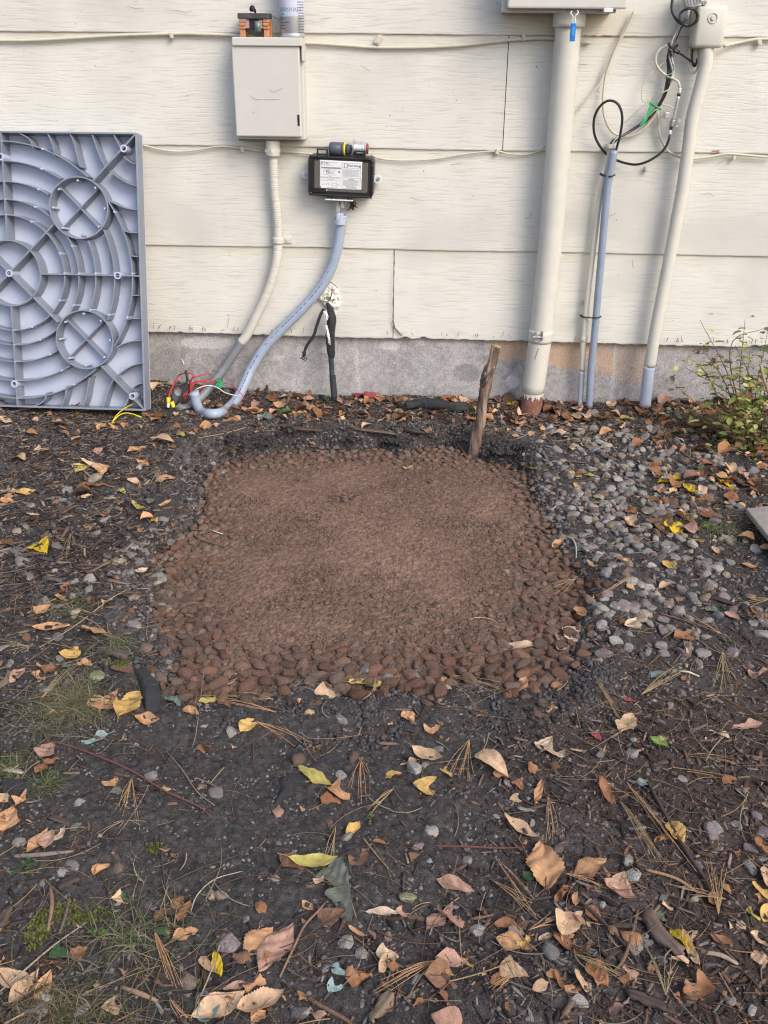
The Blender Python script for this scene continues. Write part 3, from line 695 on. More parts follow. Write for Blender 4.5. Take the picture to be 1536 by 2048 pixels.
# ---- wires at the conduit ends
def wires():
    t = thing("wire_bundle", "loose red, black and white wires sprouting from the conduit ends above the soil", "wires", tuple(wp(375, 800, .14)))
    def wr(pts, r, m, name): smooth_tube_obj(name, W(pts), r, MT[m], t, seg=8, step=.004)
    D = .15
    wr([(382, 788, D), (381, 770, D), (383, 758, D), (388, 752, D), (383, 747, D), (372, 746, D), (358, 751, D), (349, 766, D+.01), (341, 782, D+.02), (337, 796, D+.03)], .0022, 'redw', "red_wire")
    wr([(365, 797, D), (372, 790, D), (382, 775, D-.02), (395, 764, D-.04), (415, 763, D-.06), (436, 760, D-.07)], .0018, 'redw', "red_wire")
    wr([(366, 792, D), (378, 778, D-.02), (388, 765, D-.04), (400, 762, D-.05), (436, 765, D-.07)], .0018, 'redw', "red_wire")
    wr([(384, 784, D), (398, 780, D-.03), (408, 770, D-.05), (420, 763, D-.06), (436, 759, D-.07)], .0016, 'redw', "red_wire")
    wr([(388, 755, D), (400, 751, D-.02), (418, 746, D-.03)], .0018, 'redw', "red_wire")
    wr([(418, 746, D-.03), (423, 743, D-.035)], .0015, 'copper', "bare_strand"); wr([(423, 743, D-.035), (431, 740, D-.04)], .0008, 'blkm', "bare_strand")
    wr([(376, 790, D), (388, 782, D-.03), (402, 774, D-.04), (420, 771, D-.05), (436, 776, D-.05), (452, 786, D-.04), (475, 792, D-.03)], .0013, 'white', "white_wire")
    wr([(448, 766, D-.07), (465, 771, D-.06), (480, 785, D-.04), (488, 795, D-.04), (491, 802, D-.04)], .0011, 'redw', "thin_red_wire")
    wr([(372, 745, D), (374, 756, D), (380, 764, D), (378, 786, D)], .0022, 'blkw', "black_wire")
    wr([(345, 800, D+.03), (345, 786, D+.02), (350, 765, D), (356, 752, D), (366, 747, D)], .0017, 'blkw', "black_wire")
    mb = MB(); mb.add(*tube(W([(436, 757, .085), (441, 768, .085), (437, 775, .09)]), [.006, .005, .004], 8, .004, noise=.4)); mb.add(*tube(W([(438, 764, .085), (432, 772, .09)]), .004, 6, .004, noise=.4))
    mb.build("green_tape_wrap", MT['green'], t)
    for x0, y0, x1, y1 in [(337, 795, 336.5, 806), (343.5, 804, 347.5, 815)]:
        o = smooth_tube_obj("wire_connector", W([(x0, y0, D+.03), (x1, y1, D+.035)]), [.0065, .0052], MT['yel'], t, seg=6, step=.004)
    smooth_tube_obj("connector_tip", W([(336.5, 806, D+.035), (336.3, 815, D+.037)]), .0042, MT['white'], t, seg=6, step=.004)
    mb = MB(); mb.add(*tube(W([(362, 717, .01), (366, 722, .02), (368, 729, .03)]), [.001, .0018, .001], 6, .003)); mb.build("white_strand", MT['white'], t)
    settle(t)
wires()
def G(px, py, dz=0.0):
    p = gp(px, py); return p+np.array([0, 0, dz])
P = W([(371, 741, .15), (374, 752, .155), (373, 768, .16), (366, 785, .17), (357, 803, .18)])+[G(345, 832, .02), G(322, 858, .006), G(290, 884, .004), G(255, 902, .006), G(228, 917, .003), G(214, 915, .0)]
o = smooth_tube_obj("black_cable", P, .0036, MT['blkw'], None, seg=10, step=.006)
tag(o, "black cable trailing from the conduit end across the mulch", "cable")
t = thing("yellow_wire", "thin yellow twin wire on the mulch below the leaning grey pad's corner", "wire", tuple(G(250, 850)))
smooth_tube_obj("wire_strand", [G(284, 826, .03), G(262, 832, .03), G(238, 843, .022), G(224, 856, .012), G(219, 866, .008)], .0014, MT['yel'], t, seg=6, step=.006)
smooth_tube_obj("wire_strand", [G(284, 843, .012), G(262, 841, .02), G(245, 842, .02), G(228, 852, .014), G(219, 866, .008)], .0014, MT['yel'], t, seg=6, step=.006)
smooth_tube_obj("black_end", [G(220, 864, .01), G(215, 880, .006), G(213, 900, .006), G(218, 915, .0)], .002, MT['blkw'], t, seg=6, step=.006)
settle(t)

# ---- black load control module
def module():
    ang = math.atan2((318-309)/1.0, 746-615.5)-.012
    dF = .052
    TL, TR, BR, BL = [np.array(wp(x, y, dF)) for x, y in [(615.6, 309.5), (748, 317), (746, 397.5), (616.5, 391.5)]]
    cen = (TL+TR+BR+BL)/4; ux = ((TR-TL)+(BR-BL)); ux = ux/np.linalg.norm(ux); uz = np.array([-ux[2], 0, ux[0]])
    Wd = (np.linalg.norm(TR-TL)+np.linalg.norm(BR-BL))/2; Ht = (np.linalg.norm(TL-BL)+np.linalg.norm(TR-BR))/2
    M4 = Matrix(((ux[0], 0, uz[0], cen[0]), (ux[1], 1, uz[1], cen[1]), (ux[2], 0, uz[2], cen[2]), (0, 0, 0, 1)))
    # local: x right, y into the wall, z up; y = 0 on the front face
    t = thing("load_control_module", "black plastic load control module with white printed label, hung on the siding", "control box", tuple(cen))
    t.rotation_euler = (0, 0, 0)
    def put(mb, name, mat, par=t, smooth=False):
        o = MB(); o.V = [tuple(M4@Vector(v)) for v in mb.V]; o.F = mb.F; return o.build(name, mat, par, smooth)
    def rrect(w_, h_, r, y0, y1, inner=None, seg=6):
        pts = []
        for cx_, cz_, a0 in [(w_/2-r, h_/2-r, 0), (-w_/2+r, h_/2-r, 90), (-w_/2+r, -h_/2+r, 180), (w_/2-r, -h_/2+r, 270)]:
            for k in range(seg+1):
                an = R(a0+90*k/seg); pts.append((cx_+r*math.cos(an), cz_+r*math.sin(an)))
        m_ = len(pts); V = []; e = .0025
        for (yy, sc_) in [(y1, 1), (y0+e, 1), (y0, 1-2*e/w_)]: V += [(p[0]*sc_, yy, p[1]*sc_) for p in pts]
        F = []
        for l in range(2):
            for k in range(m_): F.append([l*m_+k, l*m_+(k+1) % m_, (l+1)*m_+(k+1) % m_, (l+1)*m_+k])
        F.append([2*m_+k for k in range(m_)]); F.append([k for k in range(m_)][::-1])
        mb = MB(); mb.add(V, [f[::-1] for f in F]); return mb
    body = put(rrect(Wd, Ht, .012, .002, .05), "housing", MT['blk'])
    rim = MB(); 
    ringp = []
    for cx_, cz_, a0 in [(Wd/2-.0135, Ht/2-.0135, 0), (-Wd/2+.0135, Ht/2-.0135, 90), (-Wd/2+.0135, -Ht/2+.0135, 180), (Wd/2-.0135, -Ht/2+.0135, 270)]:
        for k in range(6): an = R(a0+90*k/5); ringp.append((cx_+.010*math.cos(an), .0015, cz_+.010*math.sin(an)))
    rim.add(*tube(ringp+[ringp[0]], .0032, 8, .006)); put(rim, "raised_rim", MT['blk'], t, True)
    face = put(rrect(Wd-.028, Ht-.024, .004, .0002, .003), "face_panel", MT['modface'])
    lw, lh = Wd*.655, Ht*.70; lx, lz = Wd*.0, Ht*.045
    mb = rrect(lw, lh, .003, -.0009, .0015); mb.V = [(v[0]+lx, v[1], v[2]+lz) for v in mb.V]; lab = put(mb, "label", MT['label'])
    y_ = -.0013
    def bar(mb, x0, z0, x1, z1): mb.add([(x0, y_, z0), (x1, y_, z0), (x1, y_, z1), (x0, y_, z1)], [[0, 1, 2, 3]])
    L0, T0 = lx-lw/2, lz+lh/2; U = lambda u: L0+u*lw; V_ = lambda v: T0-v*lh     # fractions of the label
    pm = MB()
    def line(u0, u1, v, h_=.0011, gap=.5):
        u = u0
        while u < u1:
            l = random.uniform(.012, .035); bar(pm, U(u), V_(v)-h_/2, U(min(u+l, u1)), V_(v)+h_/2); u += l+.010
    for v, a_, b_ in [(.07, .24, .42), (.155, .04, .33), (.32, .12, .40), (.385, .22, .36), (.415, .22, .34), (.455, .16, .36), (.50, .10, .40), (.545, .22, .30), (.61, .03, .50), (.58, .03, .48), (.655, .18, .35), (.70, .03, .50), (.95, .18, .44)]: line(a_, b_, v)
    for i, v in enumerate(np.linspace(.29, .52, 8)): line(.56, .95-.03*(i % 3), v)
    for i, v in enumerate(np.linspace(.655, .84, 7)): line(.56, .94-.04*(i % 2), v)
    line(.64, .88, .93)
    put(pm, "fine_print", M("grey_ink", (.30, .31, .34), .6), lab)
    bc = MB(); u = .05
    while u < .50:
        w1 = random.uniform(.003, .009); bar(bc, U(u), V_(.285), U(u+w1), V_(.225)); u += w1+random.uniform(.003, .008)
    for x0, z0, x1, z1 in [(.53, .06, .96, .066), (.53, .955, .96, .961), (.53, .06, .534, .96), (.957, .06, .961, .96), (.53, .23, .96, .236), (.53, .57, .96, .576)]: bar(bc, U(x0), V_(z1), U(x1), V_(z0))
    for x0, z0, x1, z1 in [(.06, .80, .14, .805), (.06, .85, .14, .855), (.17, .78, .175, .87), (.21, .78, .215, .87), (.175, .82, .24, .825), (.28, .74, .285, .90), (.30, .79, .39, .795), (.30, .86, .39, .865), (.40, .76, .405, .90), (.42, .77, .48, .775), (.42, .83, .49, .835), (.42, .88, .47, .885), (.025, .92, .045, .96), (.44, .36, .48, .41), (.10, .35, .112, .42)]: bar(bc, U(x0), V_(z1), U(x1), V_(z0))
    put(bc, "label_lines", MT['ink'], lab)
    def txt(s_, u, v, size, bold=False):
        def wf(p): return M4@Vector((U(u)+p.x, y_, V_(v)+p.y))
        return text_mesh(s_, size, Matrix.Identity(4), "label_text", MT['ink'], lab, warp=wf, bold=bold)
    txt("E·T·N", .04, .125, .0078, True); txt("Xcel Energy", .665, .175, .0068, True); txt("FC", .155, .43, .0085, True)
    txt("CAUTION", .67, .635, .0034, True); txt("MADE IN MEXICO", .63, .905, .0032, True)
    sw = MB()
    for k in (0, 1):
        c_ = [(U(.60+.032*k)+.0028*math.cos(a_)*(1 if k else .8), y_, V_(.15)+.0052*math.sin(a_)) for a_ in np.linspace(1.2+3.14*k, 4.6+3.14*k, 7)]
        sw.add(*tube(c_, .0006, 4, .002))
    put(sw, "swoosh_mark", MT['ink'], lab)
    mb = MB(); mb.box((-Wd*.42, -.0012, -Ht*.405), (-Wd*.21, .001, -Ht*.295), .0006); put(mb, "window", MT['blk'])
    mb = MB(); mb.box((-Wd*.215, -.0016, -Ht*.36), (-Wd*.203, 0, -Ht*.325)); put(mb, "window_glint", MT['white'])
    # bottom lip and screws
    mb = MB(); mb.box((-Wd*.23, -.006, -Ht/2-.008), (Wd*.20, .02, -Ht/2-.0055), .0006); put(mb, "bottom_lip", MT['white'])
    mb = MB(); mb.box((-Wd*.21, .002, -Ht/2-.0055), (-Wd*.12, .02, -Ht/2+.002)); mb.box((Wd*.10, .002, -Ht/2-.0055), (Wd*.19, .02, -Ht/2+.002)); put(mb, "foot", MT['blk'])
    # hinge brackets on top
    for u0, u1 in [(-.37, -.205), (.215, .365)]:
        mb = MB(); a_, b_ = Wd*u0, Wd*u1; z0, z1 = Ht/2-.004, Ht/2+.0165
        mb.box((a_, -.002, z0), (a_+.003, .012, z1), .0006); mb.box((b_-.003, -.002, z0), (b_, .012, z1), .0006); mb.box((a_+.003, -.001, z1-.003), (b_-.003, .010, z1-.0002), .0005); mb.box((a_+.003, .002, z0+.006), (b_-.003, .010, z0+.0085), .0004)
        br = put(mb, "hinge_bracket", MT['blk'])
        m2 = MB(); m2.add(*cyl((a_+.0032, .003, z1-.0055), (1, 0, 0), .0013, b_-a_-.0064, 8)); put(m2, "hinge_pin", MT['white'], br)
    for s_, zz in [(-1, -.002), (1, -.004)]:
        mb = MB(); mb.box((s_*Wd/2-(0.002 if s_ > 0 else .008), .038, zz-.0085), (s_*Wd/2+(.008 if s_ > 0 else .002), .042, zz+.0085), .0005)
        mb.add(*cyl((s_*(Wd/2+.009), .036, zz), (0, -1, 0), .0115, .004, 24)); ear = put(mb, "mounting_ear", MT['label'])
        m2 = MB(); m2.add(*cyl((s_*(Wd/2+.0105), .032, zz), (0, -1, 0), .0044, .003, 12)); m2.add(*cyl((s_*(Wd/2+.0105), .029, zz), (0, -1, 0), .0016, .0006, 6)); put(m2, "screw", MT['steel'], ear)
    mb = MB(); mb.box((-.011, .008, -Ht/2-.040), (-.0015, .026, -Ht/2-.009), .001); mb.box((.0, .006, -Ht/2-.028), (.009, .026, -Ht/2-.009), .001); put(mb, "conduit_fitting", MT['clear'])
    mb = MB(); mb.box((-.0105, .004, -Ht/2-.058), (.007, .030, -Ht/2-.041), .003); mb.add(*cyl((-.001, .016, -Ht/2-.07), (0, 0, 1), .0145, .014, 16)); put(mb, "grey_tag", MT['pvcl'])
    mb = MB(); mb.add(*tube([(-.001, .0, -Ht/2-.006), (-.001, -.004, -Ht/2-.012), (-.001, .002, -Ht/2-.02)], .001, 6, .003)); put(mb, "seal_wire", MT['blk'])
    settle(t)
    # loose fittings resting on the module's top edge, between and behind the hinge brackets
    t1 = thing("cable_connector", "dark blue-grey round cable connector with a yellow ring, lying on the black module", "connector", tuple(M4@Vector((-.02, .012, Ht/2+.012))))
    def puts(V, F, name, mat, par, smooth=True):
        o = MB(); o.V = [tuple(M4@Vector(v)) for v in V]; o.F = F; return o.build(name, mat, par, smooth)
    cz = Ht/2+.0155; cy_ = .022
    x0 = -Wd*.195
    def lat(prof, seg=28):
        V = []; F = []
        for (xx, rr) in prof:
            for k in range(seg):
                an = 2*math.pi*k/seg; V.append((xx, cy_+rr*math.cos(an), cz+rr*math.sin(an)))
        for q in range(len(prof)-1):
            for k in range(seg): F.append([q*seg+k, q*seg+(k+1) % seg, (q+1)*seg+(k+1) % seg, (q+1)*seg+k])
        F.append(list(range(seg))[::-1]); F.append(list(range((len(prof)-1)*seg, len(prof)*seg))); return V, F
    puts(*lat([(x0, .012), (x0+.002, .0152), (x0+.005, .0163), (x0+.029, .0163), (x0+.0295, .0156), (x0+.032, .0156), (x0+.0325, .0167), (x0+.036, .0167)]), "connector_shell", MT['conn'], t1)
    puts(*lat([(x0+.0365, .0160), (x0+.0410, .0160)]), "yellow_ring", MT['yel'], t1)
    puts(*lat([(x0+.0412, .0125), (x0+.046, .0125), (x0+.0465, .014), (x0+.049, .014), (x0+.0495, .0115), (x0+.056, .011), (x0+.0565, .007)]), "threaded_end", MT['conn'], t1)
    settle(t1)
    t2 = thing("metal_fitting", "shiny steel conduit fitting with a dull red cap, lying on the black module", "fitting", tuple(M4@Vector((.03, .015, Ht/2+.012))))
    x0 = Wd*.165; cz = Ht/2+.0195
    prof = [(x0, .005), (x0+.001, .0215), (x0+.0024, .0215), (x0+.0028, .0155)]
    for k in range(7): prof += [(x0+.004+k*.0038, .0168), (x0+.0060+k*.0038, .0156)]
    prof += [(x0+.032, .0165), (x0+.034, .0145)]
    puts(*lat(prof), "threaded_body", MT['steel'], t2, False)
    puts(*lat([(x0+.0343, .0125), (x0+.0385, .0125)]), "red_cap", MT['redc'], t2)
    settle(t2)
module()
mb = MB()
for k in range(14):
    x, y = 705+random.uniform(-6, 6), 402+k*.9; p = [(x, y, .012), (x+random.uniform(-6, 7), y+random.uniform(1, 6), .02), (x+random.uniform(-9, 10), y+random.uniform(3, 11), .014)]
    mb.add(*tube(W(p), .0008, 5, .004))
mb.add(*tube(W([(706, 398, .01), (703, 410, .014), (706, 420, .012)]), [.005, .004, .002], 7, .003, noise=.7))
o = mb.build("root_nest", M("nest_brown", (.09, .055, .035), .9, .3, 80), None); tag(o, "small brown nest of rootlets stuck under the black module", "insect nest")

# ---- wrapped line set pipe and cut stub
def line_set():
    t = thing("wrapped_pipe", "old black rubber wrapped pipe running from a foam lump into the soil", "pipe", tuple(wp(668, 790, .05)))
    smooth_tube_obj("rubber_wrap", W([(655, 607, .038), (660, 618, .045), (663, 640, .045), (661, 670, .042), (661, 690, .04), (662, 706, .038), (663, 716, .036)]), [.004, .0085, .0125, .0128, .0115, .011, .008], MT['blkm'], t, seg=18, step=.005, noise=.12)
    smooth_tube_obj("lower_pipe", W([(661, 704, .038), (663, 730, .04), (664.5, 755, .045), (667, 775, .055), (669, 800, .07)]), .0073, M("blue_black_pipe", (.035, .055, .075), .35, .3, 40, .2, 80), t, seg=14, step=.006)
    mb = MB(); mb.add(*tube(W([(653, 650, .052), (656, 668, .0535), (659, 682, .052), (661, 690, .05)]), [.0025, .0045, .0045, .0015], 7, .003, noise=.5))
    mb.add(*tube(W([(652, 622, .045), (654, 632, .052), (653, 640, .053)]), [.005, .006, .002], 7, .003, noise=.5))
    mb.build("peeling_paint", MT['white'], t)
    smooth_tube_obj("sleeve", W([(665, 750, .046), (667, 775, .058), (669, 797, .07)]), .0088, MT['blkm'], t, seg=14, step=.006)
    settle(t)
    t = thing("cut_cable_stub", "bent grey-black cable stub hanging from the foam lump, cut off at the end", "cable stub", tuple(wp(607, 716, .04)))
    smooth_tube_obj("cable_sheath", W([(648, 618, .04), (641, 630, .045), (634, 650, .045), (627, 672, .045), (616, 688, .043), (610, 700, .042), (609, 712, .042)]), .0042, MT['blkm'], t, seg=10, step=.005)
    MB().add(*tube(W([(602, 714, .046), (613, 720, .046)]), .0045, 6, .003, noise=.4)).add(*tube(W([(604, 703, .045), (606, 708, .045), (607, 714, .044)]), [.0012, .003, .002], 6, .003, noise=.5)).build("taped_end", MT['blk'], t)
    settle(t)
line_set()

# ---- meter box and the big riser pipe
def meter():
    t = thing("meter_box", "large pale grey painted meter box, only its bottom edge in view at the top", "meter box", tuple(wp(1150, 20, .05)))
    a, b = box_px(1018, -520, 1258, 26, -.005, .085); MB().box(a, b, .003).build("body", MT['boxpaint'], t)
    a, b = box_px(1029, -520, 1280, 17.5, .087, .115); o = MB().box(a, b, .004).build("cover", MT['boxpaint'], t)
    a, b = box_px(1208, 16, 1226, 24.5, .09, .116); MB().box(a, b, .001).build("hasp", MT['label'], t)
    settle(t)
meter()
def riser():
    t = thing("large_riser_pipe", "thick cream painted riser pipe with rusty foot, running from meter box to soil", "pipe", tuple(wp(1061, 822, .05)))
    d = .05
    P = [(1138, 30, d), (1135, 80, d), (1121, 250, d), (1107, 420, d), (1094, 560, d), (1082, 665, d), (1071, 745, d), (1065, 786, d)]
    smooth_tube_obj("painted_pipe", W(P), .0305, MT['cream'], t, seg=32, step=.02)
    smooth_tube_obj("rusty_foot", W([(1065.3, 784, d), (1061, 830, d)]), .0298, MT['rust'], t, seg=32, step=.01)
    c_ = smooth_tube_obj("collar", W([(1140, 18, d), (1137.5, 54, d)]), .0375, MT['cream'], t, seg=32, step=.01)
    s_ = smooth_tube_obj("strap", W([(1082.5, 659, d), (1079.5, 682, d)]), .0325, MT['cream'], t, seg=32, step=.01)
    mb = MB(); a, b = box_px(1071, 664, 1086, 682, d+.03, d+.042)
    mb.box(a, (a[0]+.0025, b[1], b[2])); mb.box((b[0]-.0025, a[1], a[2]), b); mb.add(*cyl(wp(1066, 674, d+.037), (1, 0, 0), .0022, .030, 8)); mb.add(*cyl(wp(1071, 674, d+.037), (-1, 0, 0), .0045, .003, 6)); mb.build("clamp_bolt", MT['steel'], s_)
    mb = MB(); mb.add(*tube(W([(1077, 697, d+.031), (1072, 712, d+.031), (1070, 720, d+.031)]), .0006, 4, .004)); mb.build("scratch", MT['rust'], t)
    # ragged edge where the paint stops
    mb = MB()
    for k in range(34):
        an = -1.75+k*.105+random.uniform(-.04, .04); c0 = np.array(wp(1065.3, 786, d)); rr = .0307
        p = c0+np.array([rr*math.sin(an)*1, -rr*math.cos(an), 0]); l = random.choice([.002, .004, .009, .016])*random.uniform(.5, 1.2); w_ = random.uniform(.0014, .0035); e_ = np.array([math.cos(an), math.sin(an), 0])
        q = [p+e_*w_+np.array([0, 0, .004]), p-e_*w_+np.array([0, 0, .004]), p-e_*w_*.8-np.array([0, 0, l*.8]), p-np.array([0, 0, l]), p+e_*w_*.9-np.array([0, 0, l*random.uniform(.4, .9)])]
        mb.add(q, [[0, 1, 2, 3, 4]])
    mb.build("paint_runs", MT['cream'], t)
    settle(t)
riser()
t = thing("seal_tag", "small bright blue plastic seal on a white wire loop below the meter box", "seal", tuple(wp(1146, 60, .1)))
smooth_tube_obj("wire_loop", W([(1144, 22, .115), (1141, 27, .12), (1146, 33, .122), (1145, 46, .122), (1151, 46, .122), (1150, 33, .122), (1157, 25, .12), (1154, 21, .115)]), .0014, MT['white'], t, seg=6, step=.003)
a, b = box_px(1141, 46, 1151.5, 83, .118, .126); MB().box(a, b, .002).build("seal_body", MT['blue'], t)
mb = MB(); mb.box((a[0]+.0035, a[1]-.0008, a[2]+.012), (b[0]-.0035, b[1], b[2]-.008), .0006).build("seal_rib", M("seal_rib_blue", (.05, .33, .78), .4), t)
settle(t)

# ---- two slim pipes tied together
def slim():
    t = thing("thin_cream_pipe", "thin cream painted pipe with pale bare foot, tied behind the blue-grey conduit", "pipe", tuple(wp(1160, 805, .03)))
    d = .02
    smooth_tube_obj("painted_pipe", W([(1222, 296, d), (1213, 345, d), (1204, 371, d), (1196, 420, d), (1185, 510, d), (1175, 592, d), (1167, 678, d), (1164, 742, d)]), .0078, MT['cream'], t, seg=18, step=.01)
    smooth_tube_obj("bare_foot", W([(1164, 740, d), (1160, 815, d)]), .0077, MT['pvcl'], t, seg=18, step=.01)
    smooth_tube_obj("end_cap", W([(1223.5, 288, d), (1222, 297, d)]), .0135, MT['cream'], t, seg=18, step=.004)
    s_ = smooth_tube_obj("strap", W([(1168.5, 673, d), (1167, 682, d)]), .0095, MT['cream'], t, seg=18, step=.004)
    MB().add(*cyl(wp(1155, 676, .004), (0, -1, 0), .0052, .004, 10)).build("strap_screw", MT['cream'], s_)
    settle(t)
    t = thing("blue_grey_conduit", "straight blue-grey plastic conduit, open at the top, with black cable entering", "conduit", tuple(wp(1178, 805, .045)))
    d = .038
    P = W([(1228.5, 300, d), (1222, 335, d), (1216, 371, d), (1212, 405, d), (1203, 510, d), (1194, 613, d), (1188, 680, d), (1182, 740, d), (1178, 815, d)])
    smooth_tube_obj("conduit_wall", P, .0097, MT['pvc'], t, seg=20, step=.01)
    MB().add(*cyl(P[0]+np.array([0, 0, .0002]), (P[0]-P[1])/np.linalg.norm(P[0]-P[1]), .0075, .0006, 18)).build("open_mouth", MT['blk'], t)
    settle(t)
    for (x0, x1, y, dx, lb) in [(1203, 1229, 350, 0, "upper"), (1163, 1201, 633, 0, "lower")]:
        xm = (x0+x1)/2; k = MB()
        p = W([(x0-1, y-1, .010), (x0+1, y+1, .030), (xm-3, y+2, .034), (xm+3, y+3, .049), (x1-4, y+2, .050), (x1+1, y, .036), (x1-2, y-1, .02)])
        k.add(*tube(p, .0018, 8, .004)); k.add(*tube(W([(x0-3, y-3, .03), (x0+3, y+1, .034)]), .003, 6, .003))
        o = k.build("zip_tie", MT['blk'], None); tag(o, "black zip tie, the %s of two around the slim pipes" % lb, "zip tie", "zip ties around the slim pipes")
slim()

# ---- junction box on its own riser
def jbox():
    t = thing("junction_box", "small rounded cream junction box with a recessed screw, on top of a riser pipe", "junction box", tuple(wp(1425, 96, .04)))
    a, b = box_px(1391, 10, 1453, 96.5, -.005, .062)
    MB().box(a, b, .009).build("housing", MT['cream'], t, True)
    c_ = wp(1426, 36, .0625)
    MB().add(*tube([c_+np.array([.0105*math.cos(q), 0, .0105*math.sin(q)]) for q in np.linspace(0, 6.283, 20)], .0016, 6, .004, cap=False)).build("recess_ring", MT['cream'], t, True)
    MB().add(*cyl(c_, (0, -1, 0), .0048, .004, 6)).build("screw", MT['steel'], t)
    settle(t)
    t = thing("cream_riser_pipe", "cream painted riser pipe below the junction box, bending down to a bare pale foot", "pipe", tuple(wp(1291, 797, .04)))
    d = .04
    smooth_tube_obj("painted_pipe", W([(1414, 92, d), (1411, 130, d), (1399, 180, d), (1385, 234, d), (1377, 293, d), (1366, 371, d), (1357, 420, d), (1340, 510, d), (1324, 592, d), (1310, 665, d), (1299, 733, d)]), .0157, MT['cream'], t, seg=24, step=.01)
    smooth_tube_obj("bare_foot", W([(1299, 731, d), (1296, 755, d), (1290, 812, d)]), .0155, MT['pvcl'], t, seg=24, step=.01)
    settle(t)
jbox()

# ---- coax, black loop and the wire bundle
t = thing("splitter", "silver coaxial coupler hanging among the cables beside the cream riser", "coupler", tuple(wp(1348, 230, .03)))
d = .035
smooth_tube_obj("coupler_body", W([(1357, 193, d), (1351, 222, d), (1347, 240, d)]), .0042, MT['steel'], t, seg=12, step=.004)
smooth_tube_obj("coupler_body", W([(1347, 239, d), (1343, 254, d)]), .0062, MT['dsteel'], t, seg=12, step=.004)
smooth_tube_obj("end_fitting", W([(1360, 176, d), (1358.5, 186, d)]), .0036, MT['white'], t, seg=12, step=.004)
smooth_tube_obj("end_fitting", W([(1341, 260, d), (1339.5, 269, d)]), .0036, MT['white'], t, seg=12, step=.004)
smooth_tube_obj("seal_band", W([(1358, 187, d), (1357.2, 192, d)]), .0042, MT['blk'], t, seg=12, step=.002)
smooth_tube_obj("seal_band", W([(1342.4, 254.5, d), (1341.3, 259.5, d)]), .0042, MT['blk'], t, seg=12, step=.002)
a, b = box_px(1330, 225, 1339, 238, .02, .045); MB().box(a, b, .0015).build("ground_lug", MT['steel'], t)
MB().add(*cyl(wp(1357, 241, .03), (0, -1, 0), .0055, .012, 10)).add(*cyl(wp(1352, 251, .03), (0, -1, 0), .004, .012, 6)).build("lug_screw", MT['steel'], t)
settle(t)
def cable(name, label, cat, pts, r, m, d=.012, grp=None, seg=8):
    o = smooth_tube_obj(name, W(pts, d), r, MT[m], None, seg=seg, step=.006); tag(o, label, cat, grp); return o
cable("black_coax_loop", "thick black coaxial cable looping above the blue-grey conduit and up to the silver coupler", "cable",
      [(1231, 312, .038), (1233, 297, .04), (1240.5, 269.5, .045), (1244.5, 234, .05), (1236.6, 209, .05), (1219, 201, .045), (1201.5, 211, .04), (1189, 234, .035), (1188, 264, .03), (1197.6, 289, .022), (1217, 312, .012), (1235, 321, .012), (1254, 327, .02), (1274, 329, .03), (1297, 322, .035), (1320.6, 306.6, .035), (1334, 289, .035), (1340, 269.5, .035)], .0031, 'blkw', seg=12)
cable("coupler_lead", "short cream cable bending over into the top of the silver coupler", "cable", [(1334, 90, .02), (1317, 101.5, .025), (1311, 121, .025), (1318.7, 138.7, .025), (1334, 152, .025), (1348, 158, .03), (1357, 165, .035), (1359.7, 177, .035)], .0029, 'creamw')
cable("meter_cable", "thin cream cable hanging from the meter box and passing behind the thick riser", "cable", [(1268, 22), (1244, 68), (1217, 125), (1200, 165), (1180, 191), (1160, 217), (1144, 234), (1120, 265), (1092, 291, .008), (1075, 303, .008), (1050, 309, .008), (1020, 308, .008), (996, 302, .006)], .0022, 'creamw', .014)
cable("cream_coax", "cream cable sweeping from the meter box down and round into the wire bundle", "cable", [(1270, 22), (1252, 60), (1231, 98), (1215, 140), (1209, 166), (1206, 205), (1209, 234), (1221, 260), (1238.6, 270.5), (1262, 271.5), (1285.5, 260), (1305, 238), (1316, 220)], .0030, 'creamw', .016)
cable("lower_coax", "cream cable looping behind the cream riser and on along the lower lap", "cable", [(1316.7, 214), (1315.7, 244), (1320.6, 273), (1334, 299), (1350, 310.5), (1366, 316), (1387, 317, .01), (1414, 314.5, .01), (1440, 309.6, .01), (1457, 307.6, .01), (1490, 310, .01), (1545, 315, .01)], .0028, 'creamw', .016)
cable("signal_wire", "very thin cream wire making a loop between the coax cables", "wire", [(1336, 118, .02), (1322, 130, .02), (1313, 138, .02), (1293, 156, .02), (1283.5, 181.6, .02), (1284.5, 199, .02), (1291, 206, .02)], .0013, 'creamw')
cable("thin_lead", "hair-thin pale wire slanting down across the siding to the cables", "wire", [(1296, 204, .012), (1275, 222, .006), (1250, 245, .004)], .0006, 'creamw')
cable("coupler_wire", "short cream ground wire reaching sideways to the silver coupler", "wire", [(1322, 209, .025), (1335, 211, .03), (1347, 216, .035)], .0014, 'creamw')
cable("hanging_loop", "narrow cream cable loop hanging under the junction box", "cable", [(1380, 96, .012), (1378, 112, .016), (1378, 135, .02), (1384, 147, .022), (1391, 144, .02), (1396, 130, .018), (1397, 98, .012)], .0020, 'creamw')
cable("inner_loop", "dark brown inner cable loop inside the hanging cream one", "cable", [(1385, 98, .008), (1384, 115, .012), (1386, 130, .014), (1391, 132, .014), (1394, 118, .01)], .0022, 'blkw')
